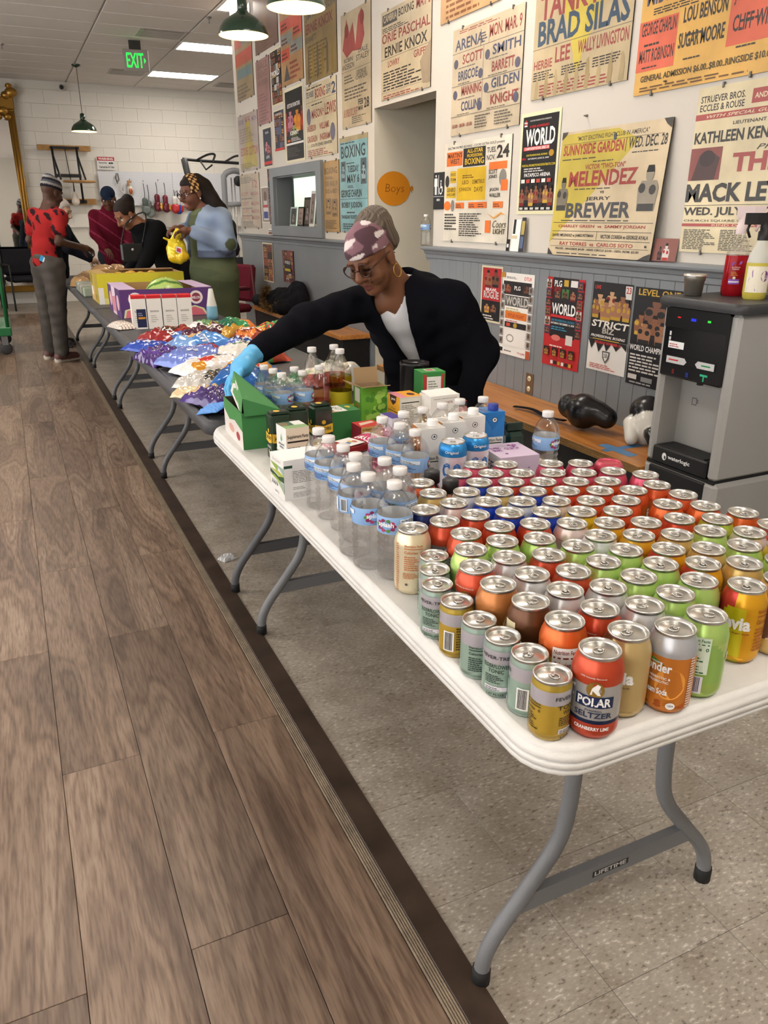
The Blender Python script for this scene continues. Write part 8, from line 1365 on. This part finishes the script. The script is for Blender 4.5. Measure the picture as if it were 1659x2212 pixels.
def jcut(X, Y, Z): x, y, z = loc3(Frame(pv, f), X, Y, Z); return np.maximum(np.minimum(.085-np.abs(x), y-.02), 1.07-Z)
def dcol(P, c, w__): n = np.sin(26*P[:, 2]+12*P[:, 1])*np.sin(31*P[:, 0]+17*P[:, 2]); o_ = np.array(srgb('#8494ad'))*(1+.3*n[:, None]); lowb = P[:, 2] < 1.13; o_[lowb] = np.array(srgb('#5f687c')); el = np.linalg.norm(P-(eL+V(.01, -.045, -.0)), axis=1) < .05; o_[el] = srgb('#4d533d'); return o_
sdf_mesh('denim_jacket', [cap_(ch, wa, .158, .168, DN, sd, 1.3), cap_(wa, wa-V(0, 0, .08), .17, .18, DN, sd, 1.3), cap_(sL, sR, .075, .075, DN), cap_(nk+V(.02, 0, .0), ch, .075, .14, DN, sd, 1.3)]+chain([sR, eR, wR+(eR-wR)*.1], [.08, .07, .052], DN)+chain([sL, eL, wL+(eL-wL)*.1], [.08, .072, .052], DN), .010, .03, 'cloth', p, cut=jcut, colf=dcol, disp=lambda X, Y, Z: .003*np.sin(45*Z+20*X)*np.sin(30*Y))
sdf_mesh('long_hair', [H5.e((0, -.02, .04), (.086, .105, .088), '#1c1412')]+chain([H5.p(0, -.08, .02), V(1.54, 6.36, 1.42), V(1.61, 6.34, 1.28), V(1.655, 6.33, 1.12)], [.08, .075, .07, .04], '#1a1210'), .010, .02, 'hair', p, cut=lambda X, Y, Z: np.minimum(loc3(H5, X, Y, Z)[1]-.045, .06-loc3(H5, X, Y, Z)[2]), disp=lambda X, Y, Z: .006*np.sin(60*X+25*Z)*np.sin(50*Z+30*Y))
def hb(P, c, w__): n = np.sin(150*P[:, 0]+70*P[:, 2])*np.sin(130*P[:, 2]+90*P[:, 1]); return np.where((n > .15)[:, None], np.array(srgb('#c9a06a'))[None], np.array(srgb('#3a2418'))[None])
sdf_mesh('patterned_headband', [H5.e((0, -.012, .036), (.092, .108, .096), '#c9a06a')], .006, .01, 'cloth', p, cut=lambda X, Y, Z: np.maximum(np.abs(loc3(H5, X, Y, Z)[1]-.02+.2*loc3(H5, X, Y, Z)[2])-.032, .0-loc3(H5, X, Y, Z)[2]), colf=hb)
def g5(x, y, z): return tuple(H5.p(x, y, z)-V(*p.location))
for s in (-1, 1):
    MB().tube([g5(s*.034+.026*math.cos(a), .105, -.002+.02*math.sin(a)) for a in np.linspace(0, 2*PI, 17)], .0032, 5, '#4a2418').build('glasses_rim', 'gloss', p); MB().tube([g5(s*.06, .102, .004), g5(s*.08, .02, .006), g5(s*.082, -.01, 0)], .003, 5, '#3a1c14').build('glasses_temple', 'gloss', p)
    MB().ell(g5(s*.084, -.004, -.045), (.006, .006, .008), '#d9d9dc', seg=8, rings=6).build('earring', 'steel', p)
MB().tube([g5(-.008, .108, 0), g5(.008, .108, 0)], .003, 5, '#4a2418').build('glasses_bridge', 'gloss', p)
# the yellow bag she holds
t = thing('fruit_bag', 'yellow plastic bag of fruit held by the woman in denim', 'plastic bag', (1.2, 6.3, 1.03))
sdf_mesh('bag_skin', [ell_((1.19, 6.3, 1.13), (.075, .07, .075), '#e3c71e'), cap_((1.2, 6.3, 1.17), (1.215, 6.31, 1.27), .065, .02, '#e6cc2a'), ell_((1.235, 6.27, 1.09), (.045, .045, .045), '#e0b81a'), ell_((1.165, 6.28, 1.08), (.045, .045, .042), '#e0b81a'), ell_((1.2, 6.26, 1.07), (.042, .042, .04), '#e3c02a'), cap_((1.15, 6.3, 1.2), (1.1, 6.28, 1.22), .012, .006, '#e6cc2a')], .006, .018, 'foil', t, disp=lambda X, Y, Z: .003*np.sin(110*X+40*Z)*np.sin(70*Z+50*Y))
sh = Sheet(lambda u, v, k: (.0-.03+u*.05, -.075-.0004*k, .07+v*.07)); sh.pol([(.1, .3), (.9, .1), (1, .7), (.2, .9)], '#e6e0e6').pol([(.2, .35), (.8, .2), (.85, .6), (.3, .75)], '#c23a5a'); sh.build('printed_mark', 'print', t)
bpy.context.view_layer.update()
